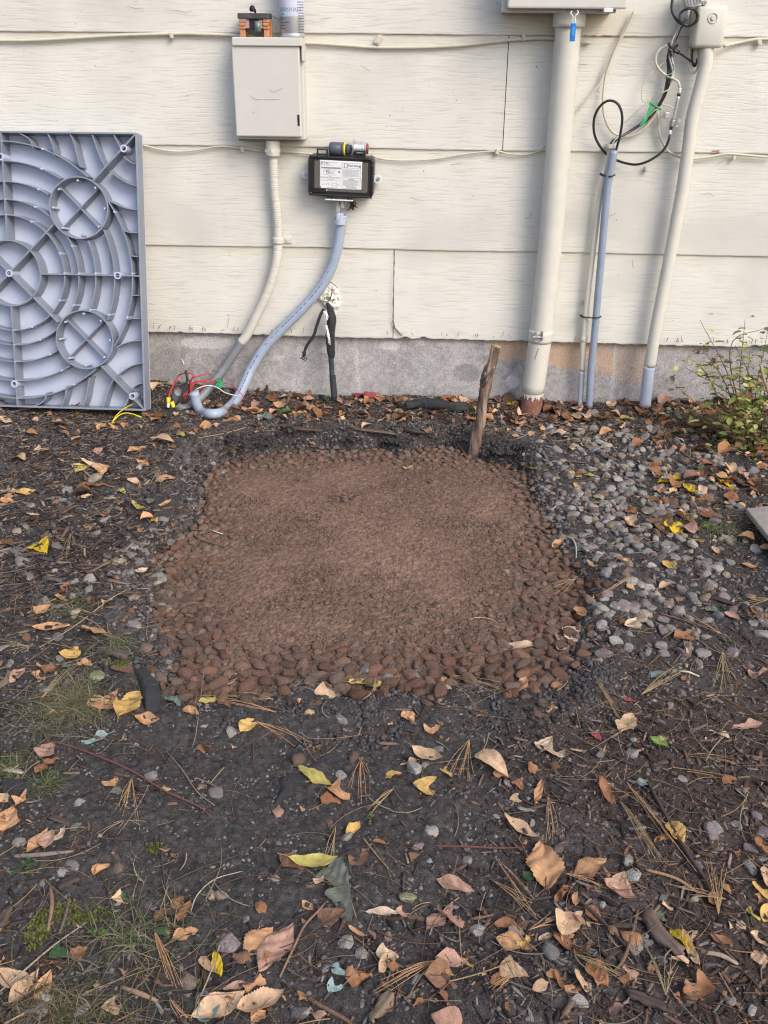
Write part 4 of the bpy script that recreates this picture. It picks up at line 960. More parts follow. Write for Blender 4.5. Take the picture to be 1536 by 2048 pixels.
def bundle():
    t = thing("wire_harness", "twisted bundle of grey and black telephone wires hanging beside the junction box", "wire bundle", tuple(wp(1336, 170, .02)))
    P = [(1377, 29), (1364, 50), (1352, 72), (1343, 92), (1339, 117), (1341, 140), (1336, 166), (1325, 195), (1309, 219), (1289, 242), (1264, 259), (1248, 269), (1231, 279), (1222, 292)]
    C, _ = catmull(np.array(W(P, .022)), .008); n = len(C)
    mats = ['blkw', 'blkw', 'blkw', 'creamw', 'white', 'dsteel', 'blkw', 'creamw', 'dsteel', 'blkw']
    for k, m_ in enumerate(mats):
        ph = k*2*math.pi/len(mats); rr = .0052 if k < 7 else .0022
        i0 = 0 if k % 3 else 3; Q = []
        for i in range(i0, n, 2):
            an = ph+i*.22+.4*math.sin(i*.3+k); fl = 1+.5*math.sin(i*.17+k*1.3)
            Q.append(C[i]+np.array([rr*fl*math.cos(an), rr*.8*math.sin(an)-.002, rr*.5*math.cos(an+1)]))
        smooth_tube_obj("strand", Q, .0017 if k < 5 else .0012, MT[m_], t, seg=6, step=.008)
    smooth_tube_obj("tie_wire", W([(1346, 128, .03), (1350, 134, .03), (1344, 146, .034), (1332, 152, .03), (1330, 158, .02)]), .0013, M("teal_wire", (.30, .42, .38), .5), t, seg=6, step=.004)
    smooth_tube_obj("tie_wire", W([(1341, 172, .03), (1336, 180, .034), (1324, 186, .034), (1318, 195, .026)]), .0014, MT['creamw'], t, seg=6, step=.004)
    smooth_tube_obj("tie_wire", W([(1328, 204, .03), (1322, 214, .034), (1308, 222, .034), (1300, 232, .026)]), .0014, MT['creamw'], t, seg=6, step=.004)
    settle(t)
bundle()
mb = MB()
for p0, p1, r_ in [((1336, 86), (1347, 101), .003), ((1356, 89), (1345, 101), .003), ((1340, 97), (1344, 112), .0055), ((1349, 101), (1358, 106), .0045)]: mb.add(*tube(W([p0, p1], .034), r_, 8, .004, noise=.2))
mb.add(*tube(W([(1356, 104, .034), (1376, 118, .03), (1391, 130, .018)]), .0024, 8, .006))
o = mb.build("cable_lashing", MT['blk'], None); tag(o, "black lashing strap knotted round the wire bundle, its tail under the junction box", "cable strap")
mb = MB(); c_ = wp(1377, 34, .07)
for q in range(2):
    mb.add(*tube([c_+np.array([(.0195+.002*q)*math.cos(a_), -.004*q+.003*math.sin(3*a_), (.0185-.001*q)*math.sin(a_)]) for a_ in np.linspace(0, 6.283, 22)], .0028, 8, .005, cap=False))
mb.add(*tube(W([(1346, -10, .05), (1343.6, 17.6, .055), (1350, 35, .06), (1361, 47, .066), (1368, 44, .07)]), .0034, 8, .006))
o = mb.build("black_cable_coil", MT['blkw'], None); tag(o, "black cable coming from above and coiled in a ring beside the junction box", "cable")
t = thing("terminal_block", "clear grey plastic terminal block tilted above the black cable ring", "terminal block", tuple(wp(1384, 8, .05)))
a, b = box_px(1370, -22, 1402, 14, .02, .06); rot = Matrix.Rotation(R(-24), 3, 'Y')
at = ((a[0]+b[0])/2, (a[1]+b[1])/2, (a[2]+b[2])/2)
MB().box(a, b, .002, rot, at).build("block_body", MT['clear'], t)
mb = MB()
for k in range(5): mb.box((a[0]+.005+k*.0065, a[1]-.002, a[2]+.004), (a[0]+.008+k*.0065, a[1]+.001, a[2]+.020), 0, rot, at)
mb.build("terminal_slots", MT['dsteel'], t)
MB().add(*cyl(wp(1407, 6, .05), (0, -1, 0), .005, .012, 8)).build("clamp_screw", MT['dsteel'], t); MB().add(*tube(W([(1376, 20, .05), (1372, 36, .05), (1366, 46, .045)]), [.005, .0075, .004], 8, .004)).build("clamp", MT['dsteel'], t)
settle(t)
t = thing("green_wire_marker", "folded strip of green insulation tied to the wire bundle", "wire marker", tuple(wp(1290, 225, .03)))
V = []
pp = [(1298, 203), (1302, 212), (1296, 226), (1289, 240), (1281, 250)]
L_ = [wp(x-3+(k > 2)*1, y, .034+.004*k) for k, (x, y) in enumerate(pp)]; R_ = [wp(x+4, y+2, .030+.004*k) for k, (x, y) in enumerate(pp)]
for l_, r_ in zip(L_, R_): V += [l_, r_]
n_ = len(V); V += [v+np.array([0, .0015, 0]) for v in V]
F = [[2*i, 2*i+1, 2*i+3, 2*i+2] for i in range(4)]+[[n_+2*i+2, n_+2*i+3, n_+2*i+1, n_+2*i] for i in range(4)]
MB().add(V, F).build("insulation_strip", MT['green'], t)
smooth_tube_obj("green_stub", W([(1299, 206, .032), (1310, 212, .034), (1322, 219, .034)]), .0026, MT['green'], t, seg=8, step=.004)
smooth_tube_obj("string", W([(1301, 195, .034), (1296, 215, .04), (1289, 240, .044), (1286, 262, .04)]), .0006, MT['creamw'], t, seg=5, step=.006)
smooth_tube_obj("string", W([(1299, 198, .034), (1291, 225, .04), (1284, 250, .044)]), .0006, MT['creamw'], t, seg=5, step=.006)
settle(t)

# ---- cables run along the laps with their clips
cable("upper_cable", "cream cable clipped along the top lap, passing behind the beige disconnect box", "cable", [(-30, 82), (0, 81), (60, 80.5), (150, 76), (230, 71), (345, 67.5), (400, 68), (470, 71), (540, 78), (605, 85), (650, 88), (700, 91.5), (745, 94.5), (800, 95), (860, 94), (930, 90), (1000, 82), (1045, 78), (1085, 76), (1110, 77), (1140, 82), (1181, 86)], .0040, 'creamw', .006)
cable("right_cable", "cream cable running from the junction box along the top lap, clipped at its far end", "cable", [(1448, 92, .02), (1465, 88, .01), (1480, 85), (1509, 79), (1530, 78), (1570, 79)], .0036, 'creamw', .006)
cable("lower_thin_cable", "thin cream wire drooping along the second lap past the painted flexible conduit", "wire", [(230, 289), (286, 291), (320, 299), (360, 303), (400, 299), (440, 293), (484, 297), (520, 302), (575, 304), (625, 308)], .0022, 'creamw', .006)
cable("short_wire_run", "thin cream wire leaving the black module along the second lap to a clip", "wire", [(742, 310), (765, 318), (810, 321), (870, 318), (930, 308), (975, 303), (996, 303)], .0020, 'creamw', .006)
for (x, y, s_, lb) in [(343, 71, 1, "clip holding the top cable above the leaning pad"), (757, 80, 1.5, "twisted broken clip above the top cable"), (1048, 75, 1, "clip on the top cable beside the thick riser"), (1519, 84, 1.1, "clip on the cable past the junction box"), (484, 299, 1, "clip on the thin wire beside the painted conduit"), (995, 304, 1, "clip at the end of the short wire run"), (1468, 316, .8, "round clip on the lower coax"), (1293, 338, .9, "empty clip under the black coax loop"), (1166, 606, .9, "loose clip beside the slim cream pipe")]:
    mb = MB(); c_ = wp(x, y, .009)
    rot = Matrix.Rotation(random.uniform(-.3, .3)+(.7 if s_ > 1.2 else 0), 3, 'Y')
    mb.box((c_[0]-.0045*s_, c_[1]-.003, c_[2]-.007*s_), (c_[0]+.0045*s_, c_[1]+.006, c_[2]+.007*s_), .0012, rot, c_)
    mb.add(*cyl((c_[0], c_[1]-.002, c_[2]-.003*s_), (0, -1, 0), .0024*s_, .0025, 8))
    o = mb.build("cable_clip", MT['creamw'], None); tag(o, "small painted cable "+lb, "cable clip", "cable clips on the siding")

# ================================================================== LEANING EQUIPMENT PAD (underside out)
def pad():
    v = ray(291, 822); z0 = .040                              # front bottom corner on the soil
    base = CP+v*((z0-CP[2])/v[2])
    TH = 0.0; gap = -.0215-base[1]
    for _ in range(30): TH = max(0.0, math.asin(min(.5, max(0, (gap-.050*math.cos(TH))/.762))))
    print('PADTILT', math.degrees(TH), base)
    nrm = np.array([0, -math.cos(TH), math.sin(TH)]); upv = np.array([0, math.sin(TH), math.cos(TH)]); uxv = np.array([1., 0, 0])
    def pt(px, py):
        r_ = ray(px, py); k = np.dot(base-CP, nrm)/np.dot(r_, nrm); p = CP+r_*k-base
        return np.array([np.dot(p, uxv), np.dot(p, upv)])
    def Z(zx, zy): return pt(zx/3.303, 240+zy/3.303)         # pixels of my 3.3x enlargement
    top = pt(272, 265)[1]; S = top; cx, cy = Z(50, 1015); cy = S/2; cx = -S/2
    off = np.array([cx, cy])-Z(50, 1015); print("PAD", S, pt(272, 265), Z(50, 1015))
    Dp = .050
    M4 = Matrix(((1, 0, nrm[0], base[0]), (0, upv[1], nrm[1], base[1]), (0, upv[2], nrm[2], base[2]), (0, 0, 0, 1)))
    # local: x from the bottom corner (negative to the left), y up the pad, z towards the viewer; front edges at z = 0
    t = thing("equipment_pad", "square grey plastic equipment pad, ribbed underside outward, leaning against the siding", "equipment pad", tuple(base+uxv*cx))
    def put(mb, name, mat, par=t, sm=False):
        o = MB(); o.V = [tuple(M4@Vector(v)) for v in mb.V]; o.F = mb.F; return o.build(name, mat, par, sm)
    mb = MB(); mb.box((-S, 0, -Dp), (0, S, -Dp+.004), .001); put(mb, "base_plate", MT['padp'])
    mb = MB(); e = .0045
    mb.box((-S, 0, -Dp+.004), (-S+e, S, 0), .0008); mb.box((-e, 0, -Dp+.004), (0, S, 0), .0008); mb.box((-S+e, 0, -Dp+.004), (-e, e, -.0003), .0008); mb.box((-S+e, S-e, -Dp+.004), (-e, S, -.0003), .0008)
    put(mb, "rim", MT['pad_shaded'])
    def rib(P, th=.0030, z1=-.0006):
        P = np.array(P, float); T = np.gradient(P, axis=0); T /= np.linalg.norm(T, axis=1)[:, None]; Nn = np.stack([-T[:, 1], T[:, 0]], 1)*th/2
        V = []; n = len(P); zb = -Dp+.004
        for p, q in zip(P, Nn): V += [(p[0]+q[0]*1.5, p[1]+q[1]*1.5, zb), (p[0]+q[0], p[1]+q[1], z1), (p[0]-q[0], p[1]-q[1], z1), (p[0]-q[0]*1.5, p[1]-q[1]*1.5, zb)]
        F = []
        for i in range(n-1):
            a_, b_ = 4*i, 4*i+4
            F += [[a_, a_+1, b_+1, b_], [a_+1, a_+2, b_+2, b_+1], [a_+2, a_+3, b_+3, b_+2]]
        F += [[0, 3, 2, 1], [4*n-4, 4*n-3, 4*n-2, 4*n-1]]
        return V, F
    C0 = np.array([cx, cy]); h = S/2
    rc = .083; arcs = [.146, .184, .228, .278, .325]
    q1 = np.array([-.157, S-.183]); q2 = np.array([-.157, .183]); rq = .0755
    def circ(c, r, n=48): a_ = np.linspace(0, 2*math.pi, n+1); return np.stack([c[0]+r*np.cos(a_), c[1]+r*np.sin(a_)], 1)
    Qs = [q1, q2, np.array([2*cx-q1[0], q1[1]]), np.array([2*cx-q2[0], q2[1]])]
    rb = MB(); rb.add(*rib(circ(C0, rc))); put(rb, "centre_ring", MT['pad_shaded'])
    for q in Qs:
        r_ = put(MB().add(*rib(circ(q, rq))), "corner_ring", MT['pad_shaded'])
        m2 = MB(); 
        for a_ in (45, 135): d_ = np.array([math.cos(R(a_)), math.sin(R(a_))])*(rq-.002); m2.add(*rib([q-d_, q, q+d_], .0022, -.012))
        put(m2, "cross_web", MT['pad_shaded'], r_)
        m3 = MB()
        for k in range(8): a_ = R(45*k+ (3 if k % 2 else 0)); put(MB().add(*cyl((q[0]+(rq-.0085)*math.cos(a_), q[1]+(rq-.0085)*math.sin(a_), -Dp+.004), (0, 0, 1), .0032, Dp-.0065, 10, .0026)), "ring_pin", MT['padp'], r_)
    def inside(p): return e < p[0]+S and p[0] < -e and e < p[1] < S-e
    def cut(P, keep):
        out = []; cur = []
        for p in P:
            if keep(p): cur.append(p)
            else:
                if len(cur) > 2: out.append(cur)
                cur = []
        if len(cur) > 2: out.append(cur)
        return out
    notring = lambda p: inside(p) and all(np.hypot(*(p-q)) > rq+.001 for q in Qs)
    mb = MB(); dots = MB()
    for j, ra in enumerate(arcs):
        for seg_ in cut(circ(C0, ra, 180), notring): put(MB().add(*rib(seg_, .0026, -.003)), "curved_rib", MT['pad_shaded'])
        for a_ in (24, -24, 66, 114, 156, 204, 246, 294, 1, 180, 90, 270, 45, 135, 225, 315):
            p = C0+ra*np.array([math.cos(R(a_+j*2-3 if a_ not in (1, 180, 90, 270, 45, 135, 225, 315) else a_)), math.sin(R(a_+j*2-3 if a_ not in (1, 180, 90, 270, 45, 135, 225, 315) else a_))])
            if notring(p) and a_ not in (180, 135, 225, 156, 204, 114, 246): put(MB().add(*cyl((p[0], p[1], -Dp+.004), (0, 0, 1), .0036, Dp-.006, 8, .0028)), "rib_pin", MT['padp'])
    mb = MB()
    corners = [np.array([-e, S-e]), np.array([-e, e]), np.array([-S+e, S-e]), np.array([-S+e, e])]
    for c_ in corners:
        L = np.linspace(0, 1, 60)[:, None]; P = C0+(c_-C0)*L
        for s_ in cut(P, lambda p: all(np.hypot(*(p-q)) > rq-.001 for q in Qs)): put(MB().add(*rib(s_, .0036)), "straight_rib", MT['pad_shaded'])
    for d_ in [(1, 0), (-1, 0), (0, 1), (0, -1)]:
        a_ = C0+np.array(d_)*rc; b_ = C0+np.array(d_)*(h-e); put(MB().add(*rib([a_+(b_-a_)*k for k in np.linspace(0, 1, 12)], .0032)), "straight_rib", MT['pad_shaded'])
    # short hooked ribs between outer arc and rim, mirrored about both middles
    hooks = [((115, 85), (165, 110), (195, 140), (208, 185)), ((307, 92), (325, 130), (342, 180), (352, 238)), ((455, 95), (480, 150), (500, 230), (522, 312)), ((600, 97), (625, 170), (655, 250), (692, 318)), ((745, 100), (765, 140), (785, 180), (806, 205)),
             ((808, 240), (835, 265), (862, 282), (893, 290)), ((715, 335), (770, 380), (830, 415), (895, 435)), ((720, 535), (775, 565), (835, 585), (898, 594)), ((788, 725), (825, 738), (860, 744), (902, 746)), ((838, 893), (860, 898), (880, 902), (907, 903))]
    mb = MB()
    for hk in hooks:
        P = np.array([Z(*q)+off*np.array([.5, .5]) for q in hk]); P[:, 0] = np.minimum(P[:, 0], -e); P[:, 1] = np.minimum(P[:, 1], S-e)
        P, _ = catmull(np.hstack([P, np.zeros((4, 1))]), .012); P = P[:, :2]
        for sx in (0, 1):
            for sy in (0, 1):
                Q = P.copy()
                if sx: Q[:, 0] = -S-Q[:, 0]
                if sy: Q[:, 1] = S-Q[:, 1]
                put(MB().add(*rib(Q, .0024, -.003)), "hooked_rib", MT['pad_shaded'])
    def boss(p, par=t):
        n = 24; V = []; F = []; a_ = [2*math.pi*k/n for k in range(n)]
        for rr, zz in [(.0105, -Dp+.004), (.0092, .0004), (.0058, .0004), (.0052, -.05)]: V += [(p[0]+rr*math.cos(x), p[1]+rr*math.sin(x), zz) for x in a_]
        for l in range(3):
            for k in range(n): F.append([l*n+k, l*n+(k+1) % n, (l+1)*n+(k+1) % n, (l+1)*n+k])
        o = put(MB().add(V, F), "screw_boss", MT['padp'], par); put(MB().add([(p[0]+.0053*math.cos(x), p[1]+.0053*math.sin(x), -.03) for x in a_], [list(range(n))]), "boss_hole", MT['blkm'], o)
    for p in [C0, (-.034, S-.038), (-.034, .038), (-S+.034, S-.038), (-S+.034, .038), (-.062, cy), (-S+.062, cy), (cx-.004, S-.062), (cx-.004, .062)]: boss(p)
    def wf(p): return M4@Vector((-.096+p.y, cy+.062-p.x, -Dp+.0046))
    text_mesh("3030-3C", .016, Matrix.Identity(4), "moulded_mark", M("pad_mark", (.27, .29, .36), .5), t, warp=wf)
    settle(t)
pad()

# ================================================================== SCATTER HELPERS
def ico(sub):
    bm = bmesh.new(); bmesh.ops.create_icosphere(bm, subdivisions=sub, radius=1); bm.verts.ensure_lookup_table()
    V = np.array([v.co[:] for v in bm.verts]); F = np.array([[v.index for v in f.verts] for f in bm.faces]); bm.free(); return V, F
ICO = {k: ico(k) for k in (1, 2, 3)}
def lump(sub, seed, angular=0.0, sq=.7):
    g = np.random.default_rng(seed); V, F = ICO[sub]; V = V.copy()
    for _ in range(4):
        d = g.normal(size=3); d /= np.linalg.norm(d); V *= (1+.10*np.sin(V@d*2.3+g.random()*6))[:, None]
    if angular:
        for _ in range(int(9+4*angular)):
            d = g.normal(size=3); d /= np.linalg.norm(d); lim = g.uniform(.55, .86); k = V@d; m = k > lim
            V[m] -= np.outer((k[m]-lim)*.93, d)
    V *= np.array([1.0, g.uniform(.70, 1.0), sq*g.uniform(.75, 1.15)])
    V += g.normal(size=V.shape)*.012
    return V, F
def rotm(yaw, tx=None, ty=None):
    yaw = np.asarray(yaw, float); n = len(yaw); c, s = np.cos(yaw), np.sin(yaw); Rz = np.zeros((n, 3, 3)); Rz[:, 0, 0] = c; Rz[:, 0, 1] = -s; Rz[:, 1, 0] = s; Rz[:, 1, 1] = c; Rz[:, 2, 2] = 1
    if tx is None: return Rz
    c, s = np.cos(tx), np.sin(tx); Rx = np.zeros((n, 3, 3)); Rx[:, 0, 0] = 1; Rx[:, 1, 1] = c; Rx[:, 1, 2] = -s; Rx[:, 2, 1] = s; Rx[:, 2, 2] = c
    c, s = np.cos(ty), np.sin(ty); Ry = np.zeros((n, 3, 3)); Ry[:, 1, 1] = 1; Ry[:, 0, 0] = c; Ry[:, 0, 2] = s; Ry[:, 2, 0] = -s; Ry[:, 2, 2] = c
    return Rz@Rx@Ry
def merge(name, temps, P, Rm, S3, C3, mat, label, cat=None, kind='stuff', flat_=False):
    """one mesh from many copies of template meshes"""
    n = len(P); ti = rng.integers(0, len(temps), n); VV, FF, CC, off = [], [], [], 0
    for k, (V, F) in enumerate(temps):
        m = np.where(ti == k)[0]
        if not len(m): continue
        X = V[None]*S3[m][:, None, :]; X = np.einsum('nij,nvj->nvi', Rm[m], X)+P[m][:, None, :]
        f = F[None]+(np.arange(len(m))*len(V))[:, None, None]+off
        VV.append(X.reshape(-1, 3)); FF.append(f.reshape(-1, F.shape[1])); CC.append(np.repeat(C3[m], len(V), 0)); off += len(m)*len(V)
    o = link(name, mesh_np(name, np.vstack(VV), np.vstack(FF), np.vstack(CC)), mat, None, not flat_)
    tag(o, label, cat, None, kind); return o
def world_samples(n, marg=1.12):
    """uniform points on the visible ground, a little wider than the frame"""
    out = []
    while sum(len(o) for o in out) < n:
        y = rng.uniform(-2.25, -.0, n*2); x = rng.uniform(-1.7, 1.15, n*2); px, py, _ = proj(np.stack([x, y, np.zeros_like(x)], 1))
        m = (np.abs(px-768) < 768*marg) & (py < 2048*1.06); out.append(np.stack([x[m], y[m], px[m], py[m]], 1))
    return np.vstack(out)[:n]

# ================================================================== RED LAVA BED
def dust():
    x0, x1 = BED[:, 0].min()-.03, BED[:, 0].max()+.03; y0, y1 = BY0-.03, BY1+.03
    xs = np.arange(x0, x1, .0024); ys = np.arange(y0, y1, .0026); X, Y = np.meshgrid(xs, ys); x, y = X.ravel(), Y.ravel()
    s = bed_sd(x, y); h = bed_h(x, y)
    wx = x+.006*(fbm(x*40, y*40, 3, 2)-.5); wy = y+.006*(fbm(x*40+9, y*40, 5, 2)-.5)
    px, py, _ = proj(np.stack([x, y, h], 1))
    # bare dusty patches as in the photo: pebbles sink under the fines
    bare = sum(k*np.exp(-((px-a)/c_)**2-((py-b)/d_)**2) for a, b, c_, d_, k in [(640, 1000, 150, 55, 1), (720, 1125, 120, 45, 1), (520, 1160, 70, 60, .9), (500, 985, 60, 30, .6), (600, 1260, 110, 40, .9), (980, 1010, 90, 60, .8), (880, 1190, 70, 50, .8), (800, 1080, 160, 60, .6), (700, 940, 120, 30, .4)])
    bare = np.clip(bare*.82+.9*(fbm(x*17, y*17, 61, 4)-.5), 0, 1)
    F1, F2, ID = worley(wx*62, wy*62, 3); G1, G2, I2 = worley(wx*125, wy*125, 7); H1, H2, I3 = worley(wx*240, wy*240, 9)
    big = np.sqrt(np.clip(1-(F1/.80)**2, 0, 1))*sstep(.0, .22, F2-F1)
    mid = np.sqrt(np.clip(1-(G1/.85)**2, 0, 1))*sstep(.0, .25, G2-G1)
    sml = np.sqrt(np.clip(1-(H1/.9)**2, 0, 1))
    useb = sstep(.35, .6, ID+.3*(1-bare)-.15)
    z = h+.0035*sstep(.2, .8, bare)+(1-bare)*(.0030*big*useb+.0030*mid*(1-.6*big*useb))+bare*(.0026*mid*sstep(.35, .55, I2)+.0010*sml)+.0012*sml+.0016*(fbm(x*120, y*120, 71, 3)-.5)
    z = z-.03*sstep(-.006, .012, s)
    c = np.array([.162, .104, .080])[None]*(1-bare[:, None])+np.array([.228, .147, .114])*bare[:, None]  # darker base outside the bare patches paints shade into the pebble gaps
    gap_shade = 1-.55*sstep(.35, .0, np.where(useb > .5, big, mid))*(1-.45*bare)  # shade between pebbles painted into the dust colour
    c = c*(.82+.36*np.where(useb > .5, ID, I2))[:, None]*(.9+.2*fbm(x*9, y*9, 81, 3))[:, None]*gap_shade[:, None]*(.78+.44*I3)[:, None]
    for a, b, c_, d_, k in [(690, 1000, 34, 13, .5), (910, 1262, 34, 12, .5), (860, 1212, 20, 8, .4)]:
        m = np.clip(k*np.exp(-((px-a)/c_)**2-((py-b)/d_)**2)*(3.0*sstep(.45, .75, vnoise(x*150, y*150, 5))), 0, 1)[:, None]; c = c*(1-m)+np.array([.045, .035, .033])*m
    idx = np.arange(X.size).reshape(X.shape); F = np.stack([idx[:-1, :-1], idx[:-1, 1:], idx[1:, 1:], idx[1:, :-1]], -1).reshape(-1, 4)
    F = F[(s[F] < .012).all(1)]; use = np.unique(F); mp = np.full(len(x), -1); mp[use] = np.arange(len(use))
    o = link("lava_dust", mesh_np("lava_dust", np.stack([x, y, z], 1)[use], mp[F], c[use]), MT['dust'], None, True)
    tag(o, "red-brown crushed lava fines levelled in the dug bed", None, None, 'stuff')
    return bare
dust()
def bareness(px, py):
    return sum(k*np.exp(-((px-a)/c_)**2-((py-b)/d_)**2) for a, b, c_, d_, k in [(640, 1000, 150, 55, 1), (720, 1125, 120, 45, 1), (520, 1160, 70, 60, .9), (500, 985, 60, 30, .6), (600, 1260, 110, 40, .9), (980, 1010, 90, 60, .8), (880, 1190, 70, 50, .8), (800, 1080, 160, 60, .6)])
REDT = [lump(2, 100+k, 0.6, .66) for k in range(10)]
def red_pebbles():
    x0, x1 = BED[:, 0].min()-.05, BED[:, 0].max()+.05
    N = 46000; x = rng.uniform(x0, x1, N); y = rng.uniform(BY0-.06, BY1+.03, N); s = bed_sd(x, y); px, py, _ = proj(np.stack([x, y, 0*x-.02], 1))
    front = sstep(1240, 1370, py); rightf = sstep(950, 1100, px)*sstep(1150, 1300, py); backr = np.exp(-((px-890)/120)**2-((py-940)/30)**2)
    edge = sstep(-.10, -.01, s)
    r = .0028+.0085*rng.random(N)**2.6
    r = r+(.0045*edge+.0035*front+.0035*rightf+.0025*backr)*rng.random(N)
    r = np.minimum(r, .0112+.0032*rng.random(N)*(front+rightf > .5))
    b = np.clip(bareness(px, py), 0, 1)
    spill = .018*front+.01
    keep = (s < spill*rng.random(N)**1.5+.002) & (rng.random(N) > b*.78)
    keep &= ~((s < -.10) & (r > .0085) & (rng.random(N) < .85))
    r = np.where((s < -.12), r*.85, r)
    x, y, r, s, px, py, b = [a[keep] for a in (x, y, r, s, px, py, b)]
    o = np.argsort(-r); grid = {}; sel = []
    for i in o:
        cx, cy = int(x[i]//.03), int(y[i]//.03); ok = True
        for ax in (-1, 0, 1):
            for ay in (-1, 0, 1):
                for j in grid.get((cx+ax, cy+ay), ()):
                    if (x[i]-x[j])**2+(y[i]-y[j])**2 < (.86*(r[i]+r[j]))**2: ok = False; break
                if not ok: break
            if not ok: break
        if ok: grid.setdefault((cx, cy), []).append(i); sel.append(i)
    sel = np.array(sel); return x[sel], y[sel], r[sel], s[sel], px[sel], py[sel], b[sel]
LV = red_pebbles()
def red_col(n, base=(.188, .118, .086)):
    c = np.array(base)[None]*(.70+.52*rng.random((n, 1))); g = c.mean(1, keepdims=True); k = .45*rng.random((n, 1))**2; c = c*(1-k)+g*k*1.05; c[:, 0] *= .94+.12*rng.random(n); return c
class Landmarks:
    pass
REDL = []        # (name obj, px, py, size) single pebbles get their labels later
def place_lump(temp_meshes, name, mat, x, y, z, r3, col, cat, group):
    k = random.randrange(len(temp_meshes)); o = bpy.data.objects.new(name, temp_meshes[k]); COL.objects.link(o)
    o.location = (x, y, z); o.rotation_euler = (random.uniform(-.3, .3), random.uniform(-.3, .3), random.uniform(0, 6.28)); o.scale = r3; o.color = (*col, 1)
    o['category'] = cat; o['group'] = group; return o
def temp_set(pref, temps, mat):
    L = []
    for k, (V, F) in enumerate(temps):
        me = mesh_np(pref, V, F); me.materials.append(mat); me.polygons.foreach_set("use_smooth", np.full(len(me.polygons), pref != 'grey_stone')); L.append(me)
    return L
RM = temp_set("red_pebble", [lump(3, 200+k, .7, .70) for k in range(14)], MT['pebble_o'])
x, y, r, s, px, py, b = LV
fr = sstep(-.11, -.01, s)
sink = np.where(s > -.03, -.1, .0)+.30*(1-fr)*rng.random(len(r))+.55*np.clip(b, 0, 1)*(1-fr)            # how deep each one sits, in radii
zt = np.where(s < 0, bed_h(x, y), np.maximum(soil_h(x, y, s), bed_h(x, y)-.01))
zc = zt+r*.72*(.55-sink)+.001
zz = proj(np.stack([x, y, zc], 1))[2]; score = r/zz*(1-.5*np.clip(sink, 0, 1)); order = np.argsort(-score); ns = 240
big_, rest = order[:ns], order[ns:]
for i in big_:
    q = r[i]; o = place_lump(RM, "red_pebble", None, x[i], y[i], zc[i], (q*random.uniform(1.0, 1.3), q*random.uniform(.9, 1.1), q*random.uniform(.85, 1.1)), red_col(1, (.215, .127, .093))[0], "pebble", "loose red pebbles in the bed")
    REDL.append((o, px[i], py[i], q*2))
n = len(rest); S3 = np.stack([r[rest]*rng.uniform(1.0, 1.35, n), r[rest]*rng.uniform(.85, 1.1, n), r[rest]*rng.uniform(.8, 1.1, n)], 1)
merge("lava_gravel", REDT, np.stack([x[rest], y[rest], zc[rest]], 1), rotm(rng.uniform(0, 6.28, n), rng.normal(0, .25, n), rng.normal(0, .25, n)), S3, red_col(n), MT['pebble'], "small red-brown lava pebbles packed over the dug bed")
# a second, finer layer fills the joints near the edges
def fines():
    N = 30000; x = rng.uniform(BED[:, 0].min(), BED[:, 0].max(), N); y = rng.uniform(BY0-.05, BY1, N); s = bed_sd(x, y); px, py, _ = proj(np.stack([x, y, 0*x], 1))
    k = (s < .03*rng.random(N)**2) & (rng.random(N) > .25*np.clip(bareness(px, py), 0, 1)); x, y, s, px, py = x[k], y[k], s[k], px[k], py[k]; n = len(x); bz = np.clip(bareness(px, py), 0, 1)
    r = rng.uniform(.0011, .0034, n)*(1-.1*bz)+.0022*bz*rng.random(n)**5; z = np.where(s < 0, bed_h(x, y)+.0025+.0030*bz, soil_h(x, y, s)+.003)
    merge("lava_crumbs", [lump(1, 300+k, 0, .8) for k in range(4)], np.stack([x, y, z], 1), rotm(rng.uniform(0, 6.28, n)), np.repeat(r[:, None], 3, 1), red_col(n, (.180, .115, .085))*(1+.18*bz[:, None]), MT['pebble'], "fine red lava crumbs between the pebbles")
fines()
for a, b_, wd in [(595, 1527, 36), (706, 1521, 30), (558, 1475, 27), (659, 1650, 26), (767, 1478, 20), (752, 1488, 14), (714, 1400, 36), (812, 1384, 32), (455, 1441, 22), (1084, 1413, 30), (1074, 1432, 25), (1049, 1400, 26), (1093, 1361, 30), (1066, 1379, 34), (1050, 1353, 34), (1110, 1335, 26), (1215, 1173, 26), (1242, 1246, 22), (1210, 1335, 16), (1199, 1198, 20)]+[(random.uniform(990, 1130), random.uniform(1345, 1395), random.uniform(18, 32)) for _ in range(12)]+[(random.uniform(360, 900), random.gauss(1400, 12), random.uniform(14, 26)) for _ in range(16)]+[(random.uniform(1120, 1215), random.uniform(1160, 1300), random.uniform(14, 26)) for _ in range(12)]:
    p = gp(a, b_); sc_ = CF/proj(p)[2][0]; q = wd/sc_/2
    o = place_lump(RM, "red_pebble", None, p[0], p[1], p[2]+q*.5, (q*1.08, q*.98, q*.95), red_col(1, (.185, .105, .074))[0], "pebble", "red pebbles strayed onto the soil"); REDL.append((o, a, b_, q*2))

